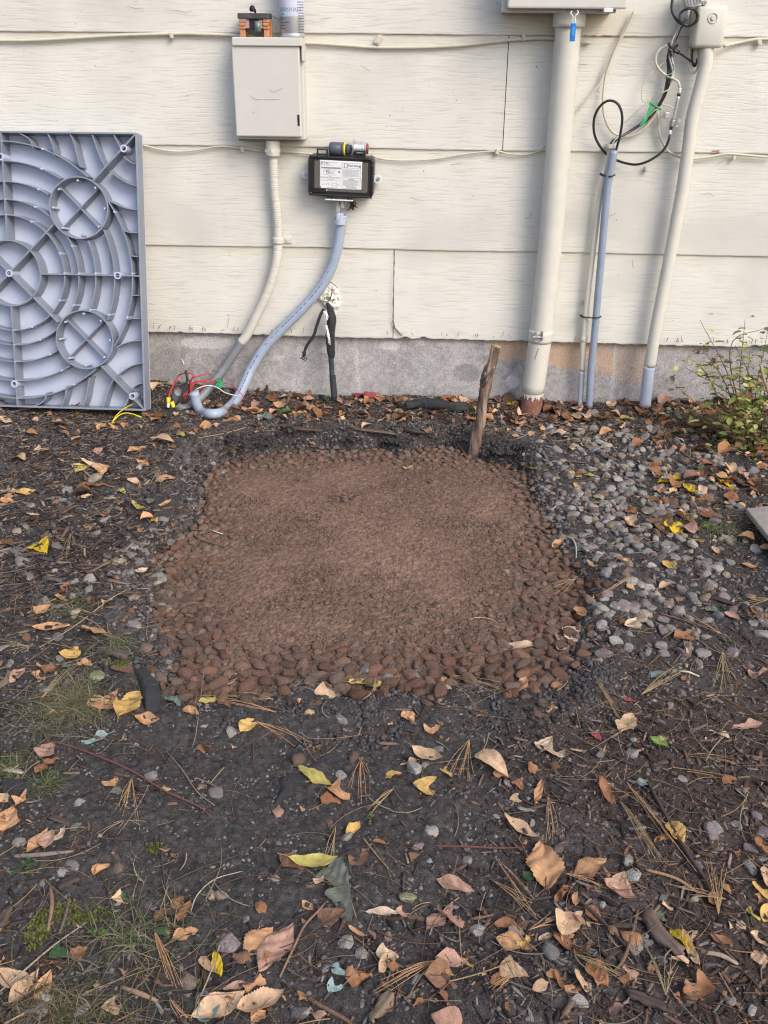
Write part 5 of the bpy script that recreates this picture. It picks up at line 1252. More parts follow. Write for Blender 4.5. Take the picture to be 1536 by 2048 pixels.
# ================================================================== GREY STONES
STT = [lump(3, 400+k, 2.0, .74) for k in range(16)]
SM = temp_set("grey_stone", STT, MT['stone_o']); STONES = []
SCOL = {'g': (.195, .184, .182), 'l': (.285, .268, .25), 'd': (.12, .113, .115), 'p': (.185, .150, .155), 'b': (.205, .155, .125), 't': (.30, .25, .19), 'm': (.19, .20, .12)}
CNAME = {'g': 'grey', 'l': 'pale grey', 'd': 'dark grey', 'p': 'purplish grey', 'b': 'brownish', 't': 'tan', 'm': 'mossy greenish'}
def stone(px, py, wd, c, hflat=.8):
    p = gp(px, py); q = wd/(CF/proj(p)[2][0])/2
    cc = np.array(SCOL[c])*random.uniform(.85, 1.15)
    o = place_lump(SM, "grey_stone", None, p[0], p[1], p[2]+q*.30*hflat, (q*1.12, q*1.05, q*hflat), cc, "stone", "grey stones on the soil")
    STONES.append((o, px, py, q*2, c))
HS = """335,1190,30,d 322,1215,28,g 300,1205,24,l 262,1150,28,g 250,1115,24,l 290,1105,22,g 255,1175,22,p 225,1150,22,g 318,1145,26,d 298,1165,22,b 330,1120,24,g 215,1115,24,d 175,1130,22,g 400,985,20,d 395,1030,18,g 60,1160,26,g 110,1145,22,l 150,1170,24,g 312,1168,54,g 277,1128,32,g 301,1127,30,p 236,1128,32,t 270,1097,24,l 338,1087,28,d 190,960,34,t 135,985,30,g 90,1205,28,g 46,1130,38,g 35,1107,38,d 195,1358,44,m 445,948,24,g 337,1223,24,b 425,928,18,l
1277,1172,34,l 1327,1266,38,p 1230,1287,34,l 1244,1217,40,p 1195,1216,30,g 1288,1234,32,t 1327,1242,32,p 1391,1208,30,g 1257,1297,26,l 1174,1042,26,l 1462,1081,26,l 1462,1310,36,p 1404,1313,38,g 1329,1098,36,g 1347,1118,30,g 1368,1120,26,g 1340,1147,30,d 1416,1180,30,b 1220,1230,28,g 1165,1085,22,g 1195,1085,26,g 1230,1115,34,g 1228,1130,24,d
465,1468,30,l 404,1575,24,b 39,1690,34,l 127,1749,36,l 424,1796,28,l 494,1845,28,g 461,1894,56,p 377,1968,48,b 406,1999,38,d 234,1819,30,l 162,1612,30,l 86,1770,24,g 120,1320,22,g 20,1330,26,g
681,1556,32,l 852,1535,30,p 1015,1570,28,p 862,1665,40,l 836,1698,32,p 812,1797,42,m 693,1891,38,l 723,1910,34,g 551,1760,28,l 953,1866,36,l 600,2030,46,d 993,1636,20,l 876,1504,28,g 724,2010,26,g 650,1940,24,g 910,1818,18,l 560,1690,18,g 735,1700,16,b
1263,1511,38,g 1366,1561,28,l 1428,1658,36,g 1500,1703,34,p 1263,1755,42,l 1396,1733,36,p 1340,1414,26,p 1262,1484,24,l 1320,1448,24,p 1475,1655,30,g 1480,1850,24,g 1440,1700,22,b 1520,1720,26,g 1390,1800,22,l 1210,1650,22,d 1400,1960,24,g 1325,1925,28,g 1200,1500,20,g
730,1344,38,d 770,1355,32,g 785,1336,26,d 672,1357,30,g 688,1340,22,g 610,1366,18,g 978,1351,22,l 936,1366,30,d 832,1353,38,g 640,1352,22,g 715,1362,20,d 1015,1145,18,l 1070,1145,18,d 955,1300,20,d 1108,1000,22,d 1086,978,22,g 505,1078,14,g
1214,955,24,l 1253,985,24,l 1245,1000,22,t 1285,990,30,g 1200,998,28,t 1187,1016,26,l 1215,1015,26,l 1170,1000,20,g 1240,1020,22,t 1262,1032,28,l 1215,1035,22,g 1190,1030,24,g 1150,1010,22,g 1135,1000,20,g 1118,1010,20,l 1275,1060,26,l 1300,1012,24,g 1340,1025,28,l 1265,1078,24,g 1200,1055,24,g 1178,1065,20,g 1140,1020,22,b 1240,1060,24,g 1185,1095,26,p 1258,1105,24,g 1195,1115,24,g 1220,1095,22,d 1252,850,20,g 1175,835,22,l 1190,826,22,l 1165,905,20,g 1186,900,20,t 1205,895,22,g 1150,895,22,t 1170,885,18,l 1140,955,22,l 1100,930,22,g 1220,925,20,l 1205,935,26,t 870,883,24,l 950,790,16,g 1215,870,18,g 1400,820,22,g 1410,845,20,l 1355,830,18,g 1440,930,26,g 1250,935,22,g 1295,930,20,l 1310,950,22,g 1405,955,22,p 1430,955,20,g 1390,880,20,l 1360,890,18,g 355,782,20,g 400,795,22,t 412,805,20,b 505,790,20,g 375,825,16,l 455,785,18,g"""
for it in HS.split():
    a = it.split(','); stone(float(a[0]), float(a[1]), float(a[2]), a[3])
k = 0
while k < 140:                                             # the rest of the loose stones, thickest right of the bed
    x, y = rng.uniform(1090, 1560), rng.uniform(850, 1340)
    if k > 122: x, y = rng.uniform(-20, 1560), rng.uniform(840, 2048)
    p = flat(x, y); 
    if bed_sd(p[:1], p[1:2])[0] < .03: continue
    dens = math.exp(-((x-1235)/150)**2-((y-1000)/110)**2)+.5*math.exp(-((x-1300)/190)**2-((y-1180)/150)**2)+.4*math.exp(-((x-1300)/200)**2-((y-890)/50)**2)+(.5 if k > 122 else 0)
    if rng.random() > dens: continue
    w_ = rng.uniform(20, 36)*(y+700)/1800
    stone(x, y, w_, random.choice('gggglldpb')); k += 1
print("STONES", len(STONES))

# pebbles and grit too small to count
def grit():
    S = world_samples(15000); x, y, px, py = S.T; s = bed_sd(x, y)
    d = .12+.88*np.exp(-((px-1240)/190)**2-((py-1010)/150)**2)+.35*np.exp(-((px-1350)/230)**2-((py-1230)/160)**2)+.25*sstep(900, 800, py)+.1*sstep(350, 100, px)
    k = (s > .0) & (rng.random(len(x)) < d*.8); x, y = x[k], y[k]; n = len(x); r = .0018+.0052*rng.random(n)**2
    c = np.array([.20, .19, .185])[None]*(.45+.95*rng.random((n, 1))); br = rng.random(n) < .25; c[br] *= (1.1, .85, .72)
    merge("grit", [lump(1, 500+k, .6, .7) for k in range(8)], np.stack([x, y, soil_h(x, y)+r*.35], 1), rotm(rng.uniform(0, 6.28, n), rng.normal(0, .4, n), rng.normal(0, .4, n)), np.stack([r*1.2, r, r*.9], 1), c, MT['bits'], "small grey grit scattered through the soil", flat_=True)
grit()
def small_stones():
    S = world_samples(5200); x, y, px, py = S.T; s = _bil(_SG, x, y)
    d = .03+1.0*np.exp(-((px-1245)/170)**2-((py-1000)/120)**2)+.6*np.exp(-((px-1310)/210)**2-((py-1190)/160)**2)+.5*np.exp(-((px-1260)/230)**2-((py-890)/50)**2)+.28*np.exp(-((px-260)/110)**2-((py-1150)/130)**2)+.012*sstep(1400, 1700, py)
    k = (s > .004) & (rng.random(len(x)) < d); x, y = x[k], y[k]; n = len(x); r = .0062+.0088*rng.random(n)**1.2
    pal = np.array([SCOL[q] for q in 'gglltpdb']); c = pal[rng.integers(0, 8, n)]*(.52+.6*rng.random((n, 1)))
    merge("gravel", STT, np.stack([x, y, soil_h(x, y)+r*.35], 1), rotm(rng.uniform(0, 6.28, n), rng.normal(0, .3, n), rng.normal(0, .3, n)), np.stack([r*1.2, r*1.05, r*.9], 1), c, MT['bits'], "small grey stones bedded among the larger ones", flat_=True)
small_stones()

# ================================================================== SOIL CRUMBS, CLODS, BARK MULCH
def crumbs():
    S = world_samples(230000); x, y, px, py = S.T; s = _bil(_SG, x, y)
    zone = np.clip(.30+1.1*np.exp(-((px-450)/430)**4-((py-1600)/240)**4)+.9*np.exp(-((s-.03)/.05)**2)+.5*np.exp(-((px-1150)/160)**2-((py-1400)/60)**2), 0, 1)
    k = (s > -.012) & (rng.random(len(x)) < zone); x, y, px, py, s = x[k], y[k], px[k], py[k], s[k]; n = len(x)
    r = .0011+.0030*rng.random(n)**2.2; gz = np.exp(-((px-430)/370)**4-((py-1590)/210)**4); r = r*(1-gz)+gz*(.0014+.0021*rng.random(n)); edge = np.exp(-((s-.02)/.03)**2); r += .0035*edge*rng.random(n)**3
    brown = sstep(900, 1300, px)*sstep(1300, 1500, py)
    c = np.array([.094, .089, .089])[None]*(.25+1.8*rng.random((n, 1))**1.5)*(1+.25*gz[:, None]); c = c*(1-brown[:, None])+c*np.array([1.15, .85, .72])*brown[:, None]
    merge("soil_crumbs", [lump(1, 600+k, .0, .85) for k in range(8)], np.stack([x, y, soil_h(x, y, s)+r*.45], 1), rotm(rng.uniform(0, 6.28, n), rng.normal(0, .5, n), rng.normal(0, .5, n)), np.stack([r*1.1, r, r*.95], 1), c, MT['bits'], "loose dark soil crumbs and granules")
crumbs()
def clods():
    pts = []
    for cx, cy, rx, ry, n in [(745, 1420, 70, 26, 40), (600, 1430, 90, 22, 30), (1180, 1385, 80, 40, 40), (1200, 1340, 70, 30, 26), (330, 1320, 40, 40, 22), (400, 970, 26, 40, 40), (520, 885, 110, 16, 44), (790, 890, 90, 12, 26), (1010, 900, 60, 16, 26), (300, 1230, 30, 50, 20), (230, 1000, 120, 50, 18), (690, 1480, 90, 30, 14), (1000, 1450, 90, 30, 18), (420, 1040, 20, 40, 24), (950, 905, 30, 14, 16)]:
        for _ in range(n): pts.append((random.gauss(cx, rx*.6), random.gauss(cy, ry*.6)))
    P = np.array([gp(a, b, soil_h) for a, b in pts]); n = len(P); s = bed_sd(P[:, 0], P[:, 1]); P = P[s > -.02]; n = len(P)
    r = .005+.009*rng.random(n)**2; Q, q_r, q_c = [], [], []
    for p, rr in zip(P, r):                                # every clod is a knot of crumbs
        m = int(26+1700*rr); d = rng.normal(size=(m, 3)); d /= np.linalg.norm(d, axis=1)[:, None]; d[:, 2] = np.abs(d[:, 2])*.75
        Q.append(p+d*(rr*rng.uniform(.6, 1.0, (m, 1)))*np.array([1.25, 1.1, 1])); q_r.append(rr*rng.uniform(.14, .42, m)); q_c.append(np.array([.080, .073, .077])[None]*(.45+.8*rng.random((m, 1)))*(.75 if p[1] > -.62 else 1))
    Q = np.vstack(Q); q_r = np.concatenate(q_r); q_c = np.vstack(q_c); n = len(Q)
    merge("soil_clods", [lump(1, 700+k, 0, .85) for k in range(6)], Q, rotm(rng.uniform(0, 6.28, n), rng.normal(0, .4, n), rng.normal(0, .4, n)), np.repeat(q_r[:, None], 3, 1), q_c, MT['bits'], "knobbly grey-black soil clods along the edge of the bed", flat_=True)
clods()
def chip(seed, L=5):
    """a torn sliver of bark: angular section, ragged ends, a slight bend"""
    g = np.random.default_rng(seed); n = L; xs = np.linspace(-1, 1, n); bend = g.normal()*.10; V = []; tw = g.normal()*.4; sk = g.uniform(-.5, .5)
    wd = 1-g.uniform(.1, .75)*np.abs((xs-g.uniform(-.6, .6))/1.6)
    for i, x_ in enumerate(xs):
        a = tw*x_
        for q, (yy, zz) in enumerate([(-1, -.5), (1, -.45), (.75, .5), (-.55, .42)]):
            yv = yy*wd[i]*g.uniform(.72, 1.15); zv = zz*g.uniform(.6, 1.25)
            xe = g.uniform(-.22, .16)*(1 if i else -1)+sk*yy*.12 if i in (0, n-1) else 0
            V.append((x_+xe, (yv*math.cos(a)-zv*math.sin(a)*.3)+bend*x_*x_*3, zv+yv*math.sin(a)*.5+.3*bend*x_*x_*3))
    F = []
    for i in range(n-1):
        for q in range(4): F.append([4*i+q, 4*i+(q+1) % 4, 4*i+4+(q+1) % 4, 4*i+4+q])
    F += [[0, 3, 2, 1], [4*n-4, 4*n-3, 4*n-2, 4*n-1]]
    return np.array(V), np.array(F)
CHT = [chip(k) for k in range(24)]
def mulch():
    S = world_samples(62000); x, y, px, py = S.T; s = _bil(_SG, x, y)
    zone = .30+.75*np.exp(-((px-150)/260)**2-((py-1080)/220)**2)+.9*sstep(905, 850, py)+.6*np.exp(-((px-250)/300)**4-((py-900)/60)**2)+.55*sstep(850, 1100, px)*sstep(1350, 1480, py)+.35*sstep(1780, 1950, py)
    zone *= 1-.82*np.exp(-((px-520)/330)**4-((py-1620)/180)**4); zone *= 1-.5*np.exp(-((px-1220)/140)**2-((py-1010)/100)**2)
    k = (s > .012) & (rng.random(len(x)) < zone*.75) & (y < -.008); x, y, px, py, s = x[k], y[k], px[k], py[k], s[k]; n = len(x)
    L = .0025+.012*rng.random(n)**2.8; L *= 1+.7*np.exp(-((px-150)/250)**2-((py-1120)/180)**2); wd = L*rng.uniform(.07, .26, n)+.0006; th = wd*rng.uniform(.3, .8, n)
    dark = np.array([.050, .041, .041]); br = np.array([.125, .082, .064]); tan_ = np.array([.25, .185, .135]); gy = np.array([.17, .155, .15])
    t_ = rng.random(n); wall = sstep(930, 830, py)
    c = np.where((t_ < .52-.25*wall)[:, None], dark, np.where((t_ < .82-.18*wall)[:, None], br, np.where((t_ < .93)[:, None], gy, tan_)))*(.55+.9*rng.random((n, 1)))
    merge("bark_mulch", CHT, np.stack([x, y, soil_h(x, y, s)+.0018+th*.5+.004*rng.random(n)**2], 1), rotm(rng.uniform(0, 6.28, n)+0, rng.normal(0, .22, n), rng.normal(0, .16, n)), np.stack([L, wd, th], 1), c, MT['bits'], "shredded bark mulch of dark and brown slivers", flat_=True)
mulch()

# ================================================================== PINE NEEDLES AND TWIGS
def needle_t(seed):
    g = np.random.default_rng(seed); n = 7; xs = np.linspace(-1, 1, n); b = g.normal()*.13; V = []
    for x_ in xs:
        w_ = 1-.5*max(0, x_)**3
        for q in range(3): a = 2.094*q; V.append((x_, w_*math.cos(a)*1+0, w_*math.sin(a))) 
    V = np.array(V); F = []
    for i in range(n-1):
        for q in range(3): F.append([3*i+q, 3*i+(q+1) % 3, 3*i+3+(q+1) % 3, 3*i+3+q])
    return V, np.array(F), b
def needles_stuff():
    S = world_samples(5200); x, y, px, py = S.T; s = bed_sd(x, y)
    zone = .34+.5*sstep(1000, 1300, px)*sstep(1200, 1450, py)+.45*sstep(1650, 1900, py)+.35*sstep(900, 850, py)+.3*sstep(450, 200, px)*sstep(1000, 1200, py)
    k = (s > .0) & (rng.random(len(x)) < zone); x, y, px, py = x[k], y[k], px[k], py[k]; n = len(x)
    L = rng.uniform(.012, .045, n); VV, FF, CC = [], [], []; off = 0
    for i in range(n):
        m = 7; a = rng.uniform(0, 6.28); b = rng.normal()*.18; u = np.linspace(-1, 1, m); lx = u*L[i]; ly = b*L[i]*(u*u)
        cx = x[i]+lx*math.cos(a)-ly*math.sin(a); cy = y[i]+lx*math.sin(a)+ly*math.cos(a); 
        h0 = .004+.006*rng.random(); hz = soil_h(np.array([x[i]]), np.array([y[i]]))[0]+h0+rng.normal()*.08*lx+.0*u
        r = (.00035 if rng.random() < .75 else .0008)*rng.uniform(.8, 1.4)
        for j in range(m):
            for q in range(3): an = 2.094*q+a; VV.append((cx[j]-math.sin(a)*r*math.cos(an), cy[j]+math.cos(a)*r*math.cos(an), hz[j]+r*math.sin(an)))
        for j in range(m-1):
            for q in range(3): FF.append([off+3*j+q, off+3*j+(q+1) % 3, off+3*j+3+(q+1) % 3, off+3*j+3+q])
        t_ = rng.random(); c = (np.array([.34, .23, .13]) if t_ < .35 else np.array([.12, .075, .055]) if t_ < .8 else np.array([.26, .22, .17]))*rng.uniform(.6, 1.2)
        CC += [c]*(3*m); off += 3*m
    o = link("pine_needles", mesh_np("pine_needles", VV, FF, np.array(CC)), MT['bits'], None, True); tag(o, "fallen pine needles, rootlets and straw lying every way", None, None, 'stuff')
needles_stuff()
def gobj(name, paths, r, label, cat, col, mat='twig', group=None, seg=6, noise=.0):
    mb = MB()
    for P in paths: mb.add(*tube(P, r, seg, .006, noise=noise, seed=random.randrange(999)))
    o = mb.build(name, MT[mat], None, True); tag(o, label, cat, group); o.color = (*col, 1); return o
def gpath(pts, dz=.006):
    return [gp(a, b)+np.array([0, 0, dz+(.003 if 0 < i < len(pts)-1 else 0)]) for i, (a, b) in enumerate(pts)]
RB, DB, TN, GY = (.14, .06, .045), (.06, .042, .038), (.42, .28, .15), (.16, .13, .115)
TW = [([(108, 1487), (180, 1514), (260, 1548), (330, 1590), (395, 1620), (424, 1640)], .0016, RB, "long curved reddish twig crossing the bare black soil below the bed", 'r'),
      ([(332, 1506), (365, 1548), (395, 1592), (430, 1617)], .0011, (.22, .15, .11), "slim brown stalk ending near the long reddish twig's tip", ''),
      ([(320, 1675), (325, 1730), (330, 1775)], .0014, DB, "upright dark stick lying in the middle of the black soil", ''),
      ([(310, 1787), (380, 1755), (430, 1735), (480, 1715)], .0012, DB, "dark twig slanting across the black soil below the fabric scrap", ''),
      ([(382, 1830), (395, 1800), (430, 1768), (485, 1748)], .0008, (.40, .34, .24), "pale arching grass straw on the black soil", ''),
      ([(868, 1697), (930, 1702), (1000, 1705), (1050, 1700)], .0016, (.13, .045, .038), "straight dark red twig on the soil right of the grey leaf remains", ''),
      ([(1115, 1775), (1180, 1830), (1240, 1890), (1275, 1930)], .0022, DB, "long dark stick through the leaf pile at the bottom", ''),
      ([(1275, 1825), (1262, 1880), (1245, 1930), (1225, 1950)], .0022, (.15, .095, .065), "bent brown stick beside the long wood chip", ''),
      ([(1290, 1560), (1330, 1640), (1370, 1710), (1410, 1770), (1430, 1815)], .0028, DB, "dark wet stick running down from the needles to the soil", ''),
      ([(1318, 1230), (1390, 1260), (1372, 1300), (1345, 1333)], .0014, (.17, .10, .075), "crooked brown twig among the stones", ''),
      ([(1130, 970), (1180, 966), (1240, 960), (1285, 958)], .0020, DB, "dark straight stick on the gravel right of the bed", ''),
      ([(1131, 1078), (1144, 1085), (1151, 1100), (1152, 1120)], .0021, (.38, .33, .28), "pale hooked twig by the bed's edge", ''),
      ([(1103, 1262), (1112, 1280), (1119, 1292)], .0034, (.26, .20, .17), "stubby greyish stick end among the red pebbles", ''),
      ([(935, 1243), (960, 1242), (985, 1247), (995, 1252)], .0007, (.45, .34, .2), "thin pale straw lying over the red gravel", ''),
      ([(102, 1780), (106, 1820), (97, 1868)], .0028, (.24, .15, .10), "short tan stick pointing down the soil by the grass", ''),
      ([(140, 1800), (133, 1840), (120, 1873)], .0024, (.13, .10, .085), "short dark stick beside the tan one in the grass", ''),
      ([(30, 1718), (90, 1718), (150, 1708)], .0032, (.20, .16, .14), "weathered grey-brown stick under the tan leaves", ''),
      ([(245, 1980), (290, 2000), (316, 2008)], .0030, (.26, .17, .12), "brown stick with a pale broken end in the bottom grass", ''),
      ([(0, 1990), (40, 1960), (110, 1900), (175, 1850)], .0012, (.30, .25, .19), "long pale straw over the lower grass", ''),
      ([(600, 1990), (640, 2020), (690, 2048), (720, 2070)], .0024, (.14, .085, .06), "dark stick running out of the bottom edge", ''),
      ([(560, 1960), (590, 1900), (610, 1860), (640, 1828), (652, 1808)], .0016, (.22, .13, .09), "branched brown root stalk standing in the bottom leaves", ''),
      ([(380, 2048), (420, 1960), (440, 1900), (445, 1880)], .0009, (.35, .28, .2), "pale straw leaning over the purplish stone", ''),
      ([(1400, 1910), (1440, 1920), (1475, 1935)], .0030, (.33, .25, .19), "pale barkless stick below the yellow leaf", ''),
      ([(1290, 1745), (1350, 1766), (1400, 1795)], .0022, (.30, .19, .12), "reddish tan sliver beside the needle fan", ''),
      ([(1360, 1700), (1410, 1740), (1460, 1770)], .0022, DB, "dark twig among the stones of the lower soil", ''),
      ([(1200, 1190), (1140, 1180), (1100, 1172)], .0010, RB, "thin reddish twig reaching onto the red gravel", ''),
      ([(985, 1955), (1050, 1985), (1110, 1998)], .0016, (.12, .10, .095), "grey stick under the broad pale leaf", ''),
      ([(1140, 1760), (1200, 1755), (1300, 1755)], .0010, RB, "thin straight reddish stem crossing behind the grey stone", ''),
      ([(1355, 1347), (1375, 1352), (1398, 1358)], .0018, (.52, .48, .42), "short bleached white stick on the soil", ''),
      ([(300, 880), (330, 878), (345, 885)], .0016, (.45, .32, .2), "curved pale bark strip on the mulch", ''),
      ([(395, 880), (450, 872), (500, 858), (590, 828)], .0009, (.40, .28, .17), "long straw lying along the back bank", ''),
      ([(455, 1100), (400, 1085), (385, 1066), (420, 1068)], .0022, (.10, .075, .065), "exposed curling root at the bed's left edge", ''),
      ([(418, 1062), (432, 1070), (446, 1072)], .0012, (.6, .57, .5), "bare white root tip at the bed's left edge", ''),
      ([(1020, 860), (1030, 845), (1012, 800), (1015, 780)], .0018, (.14, .07, .05), "thin reddish stem standing between stake and thick riser", ''),
      ([(0, 1200), (60, 1180), (140, 1150), (210, 1100)], .0018, DB, "dark twig across the mulch at the photo's edge", ''),
      ([(80, 1300), (150, 1260), (230, 1200), (290, 1170)], .0010, (.32, .23, .15), "long thin straw over the shredded bark", ''),
      ([(415, 1290), (395, 1460), (385, 1500)], .0007, (.25, .2, .15), "fine rootlet hanging down the front pebbles", '')]
HERO = [(np.mean([p[0] for p in t_[0]]), np.mean([p[1] for p in t_[0]])) for t_ in TW]
for pts, r_, c_, lb, f_ in TW:
    gobj("twig", [gpath(pts, .005)], [r_*.8, r_, r_*.9, r_*.6], lb, "twig", c_, 'twig', None, 7, .15)
NC = [((1010, 1230), [])]
def fan(ax, ay, ends, label):
    A = gp(ax, ay)+np.array([0, 0, .008]); paths = []
    for ex, ey in [e for e in ends]+[(e[0]+random.uniform(-14, 14), e[1]+random.uniform(-10, 10)) for e in ends]:
        E = gp(ex, ey)+np.array([0, 0, .006+random.uniform(0, .008)]); mid = (A+E)/2+np.array([random.uniform(-.003, .003), random.uniform(-.003, .003), random.uniform(.0, .004)]); paths.append([A, mid, E])
    gobj("needle_cluster", paths, [.00040, .00040, .00025], label, "pine needles", (.42+random.uniform(-.08, .08), .28, .15), 'twig', "clusters of pine needles", 4)
for a in [((938, 1487), [(905, 1560), (915, 1560), (925, 1558), (935, 1556), (890, 1545)], "fan of tan needles pointing down the soil right of the tan leaves"),
          ((722, 1527), [(716, 1612), (723, 1608), (703, 1590), (735, 1560)], "narrow fan of tan needles below a stray red pebble"),
          ((672, 1660), [(660, 1735), (655, 1725), (668, 1728)], "short needle cluster hanging above the long pale yellow leaf"),
          ((788, 1585), [(735, 1635), (745, 1625), (755, 1612), (740, 1640)], "needle cluster slanting over the dark soil below the pale needles"),
          ((265, 1565), [(233, 1635), (240, 1628), (247, 1615), (275, 1660), (255, 1625)], "dense brush of tan needles on the bare black soil"),
          ((250, 1650), [(195, 1680), (230, 1662), (280, 1665)], "sparse needles crossing under the dense brush of needles"),
          ((546, 1406), [(400, 1398), (470, 1392), (480, 1405), (520, 1404)], "long needles lying along the front edge of the bed"),
          ((550, 1432), [(410, 1405), (440, 1408), (475, 1414), (500, 1425)], "lower bunch of long needles below the front edge"),
          ((512, 1451), [(565, 1490), (570, 1480), (590, 1500), (620, 1492)], "needles fanning out past a stray red pebble"),
          ((897, 1357), [(985, 1382), (1000, 1378), (955, 1432), (990, 1392), (930, 1400)], "wide spray of needles at the front edge below the red pebbles"),
          ((1185, 1355), [(1228, 1434), (1222, 1425), (1232, 1440), (1215, 1410), (1160, 1350)], "thick brush of needles slanting down beside the clods"),
          ((1281, 1398), [(1345, 1345), (1350, 1352), (1360, 1355), (1340, 1360), (1370, 1348)], "fan of needles under the grey-green leaf"),
          ((1445, 1310), [(1428, 1380), (1436, 1400), (1455, 1370), (1468, 1360), (1450, 1385)], "upright fan of needles near the far edge of the soil"),
          ((1435, 1838), [(1405, 1735), (1418, 1725), (1430, 1750), (1440, 1745), (1450, 1755)], "tall fan of needles opening upward"),
          ((1450, 1808), [(1330, 1780), (1345, 1785), (1380, 1800)], "needles lying level, tips meeting the tall fan"),
          ((1330, 2000), [(1288, 1890), (1295, 1905), (1352, 1935), (1340, 1925)], "three-pronged spray of needles at the bottom"),
          ((1240, 1610), [(1310, 1730), (1318, 1720), (1300, 1740), (1325, 1735), (1302, 1705)], "long dense sheaf of needles beside the dark wet stick"),
          ((1253, 1575), [(1330, 1690), (1345, 1700), (1370, 1722), (1390, 1760)], "long needles crossing the dark wet stick"),
          ((990, 1725), [(1060, 1800), (1050, 1790), (1040, 1810), (1070, 1840)], "needles under the large brown leaf"),
          ((985, 1770), [(1050, 1815), (1062, 1835), (1075, 1850)], "second sheaf of needles under the large brown leaf"),
          ((1095, 1600), [(1108, 1680), (1100, 1690), (1090, 1700), (1105, 1660)], "needles behind the long curled tan leaf"),
          ((1125, 1755), [(1200, 1782), (1190, 1775), (1215, 1785)], "pale needles between the two large brown leaves"),
          ((1055, 1870), [(1110, 1852), (1115, 1858), (1100, 1850)], "pale needle bunch over the crumpled leaf pile"),
          ((1145, 1915), [(1258, 1970), (1240, 1960), (1250, 1978), (1225, 1955)], "sheaf of needles crossing the lower leaf pile"),
          ((873, 1930), [(760, 1990), (775, 1980), (800, 1960), (750, 2000)], "thick needle sheaf right of the tan leaf at the bottom"),
          ((310, 1870), [(345, 1960), (350, 1975), (355, 1990), (340, 1945), (348, 1982)], "dense sheaf of old needles in the lower grass"),
          ((340, 2005), [(375, 2048), (365, 2040), (385, 2050)], "needles at the bottom edge of the grass"),
          ((85, 1405), [(130, 1345), (140, 1350), (120, 1360), (160, 1330)], "long needles over the dry grass tuft"),
          ((60, 1300), [(0, 1290), (5, 1305), (15, 1315)], "needles at the edge above the tan leaves"),
          ((1150, 1165), [(1085, 1195), (1095, 1180), (1108, 1200)], "needles at the bed's edge below the grey-green leaf"),
          ((1265, 1160), [(1200, 1200), (1210, 1195), (1225, 1185)], "needle pair lying over the stones"),
          ((1440, 1275), [(1350, 1240), (1370, 1232), (1400, 1235), (1460, 1290)], "loose needles arching over the stones"),
          ((1540, 1205), [(1480, 1215), (1490, 1208), (1500, 1222)], "needles by the photo's edge below the slab"),
          ((320, 945), [(308, 985), (303, 975), (312, 978)], "upright needle pair by the back bank"),
          ((143, 1075), [(135, 1125), (138, 1118), (147, 1100)], "small needle brush near the spotted yellow leaf"),
          ((1020, 1960), [(990, 2000), (1000, 1990), (975, 1985)], "needles below the broad pale leaf"),
          ((1385, 1870), [(1370, 1905), (1378, 1900), (1365, 1890)], "short needles over the curled tan leaf")]:
    fan(a[0][0], a[0][1], a[1], a[2])

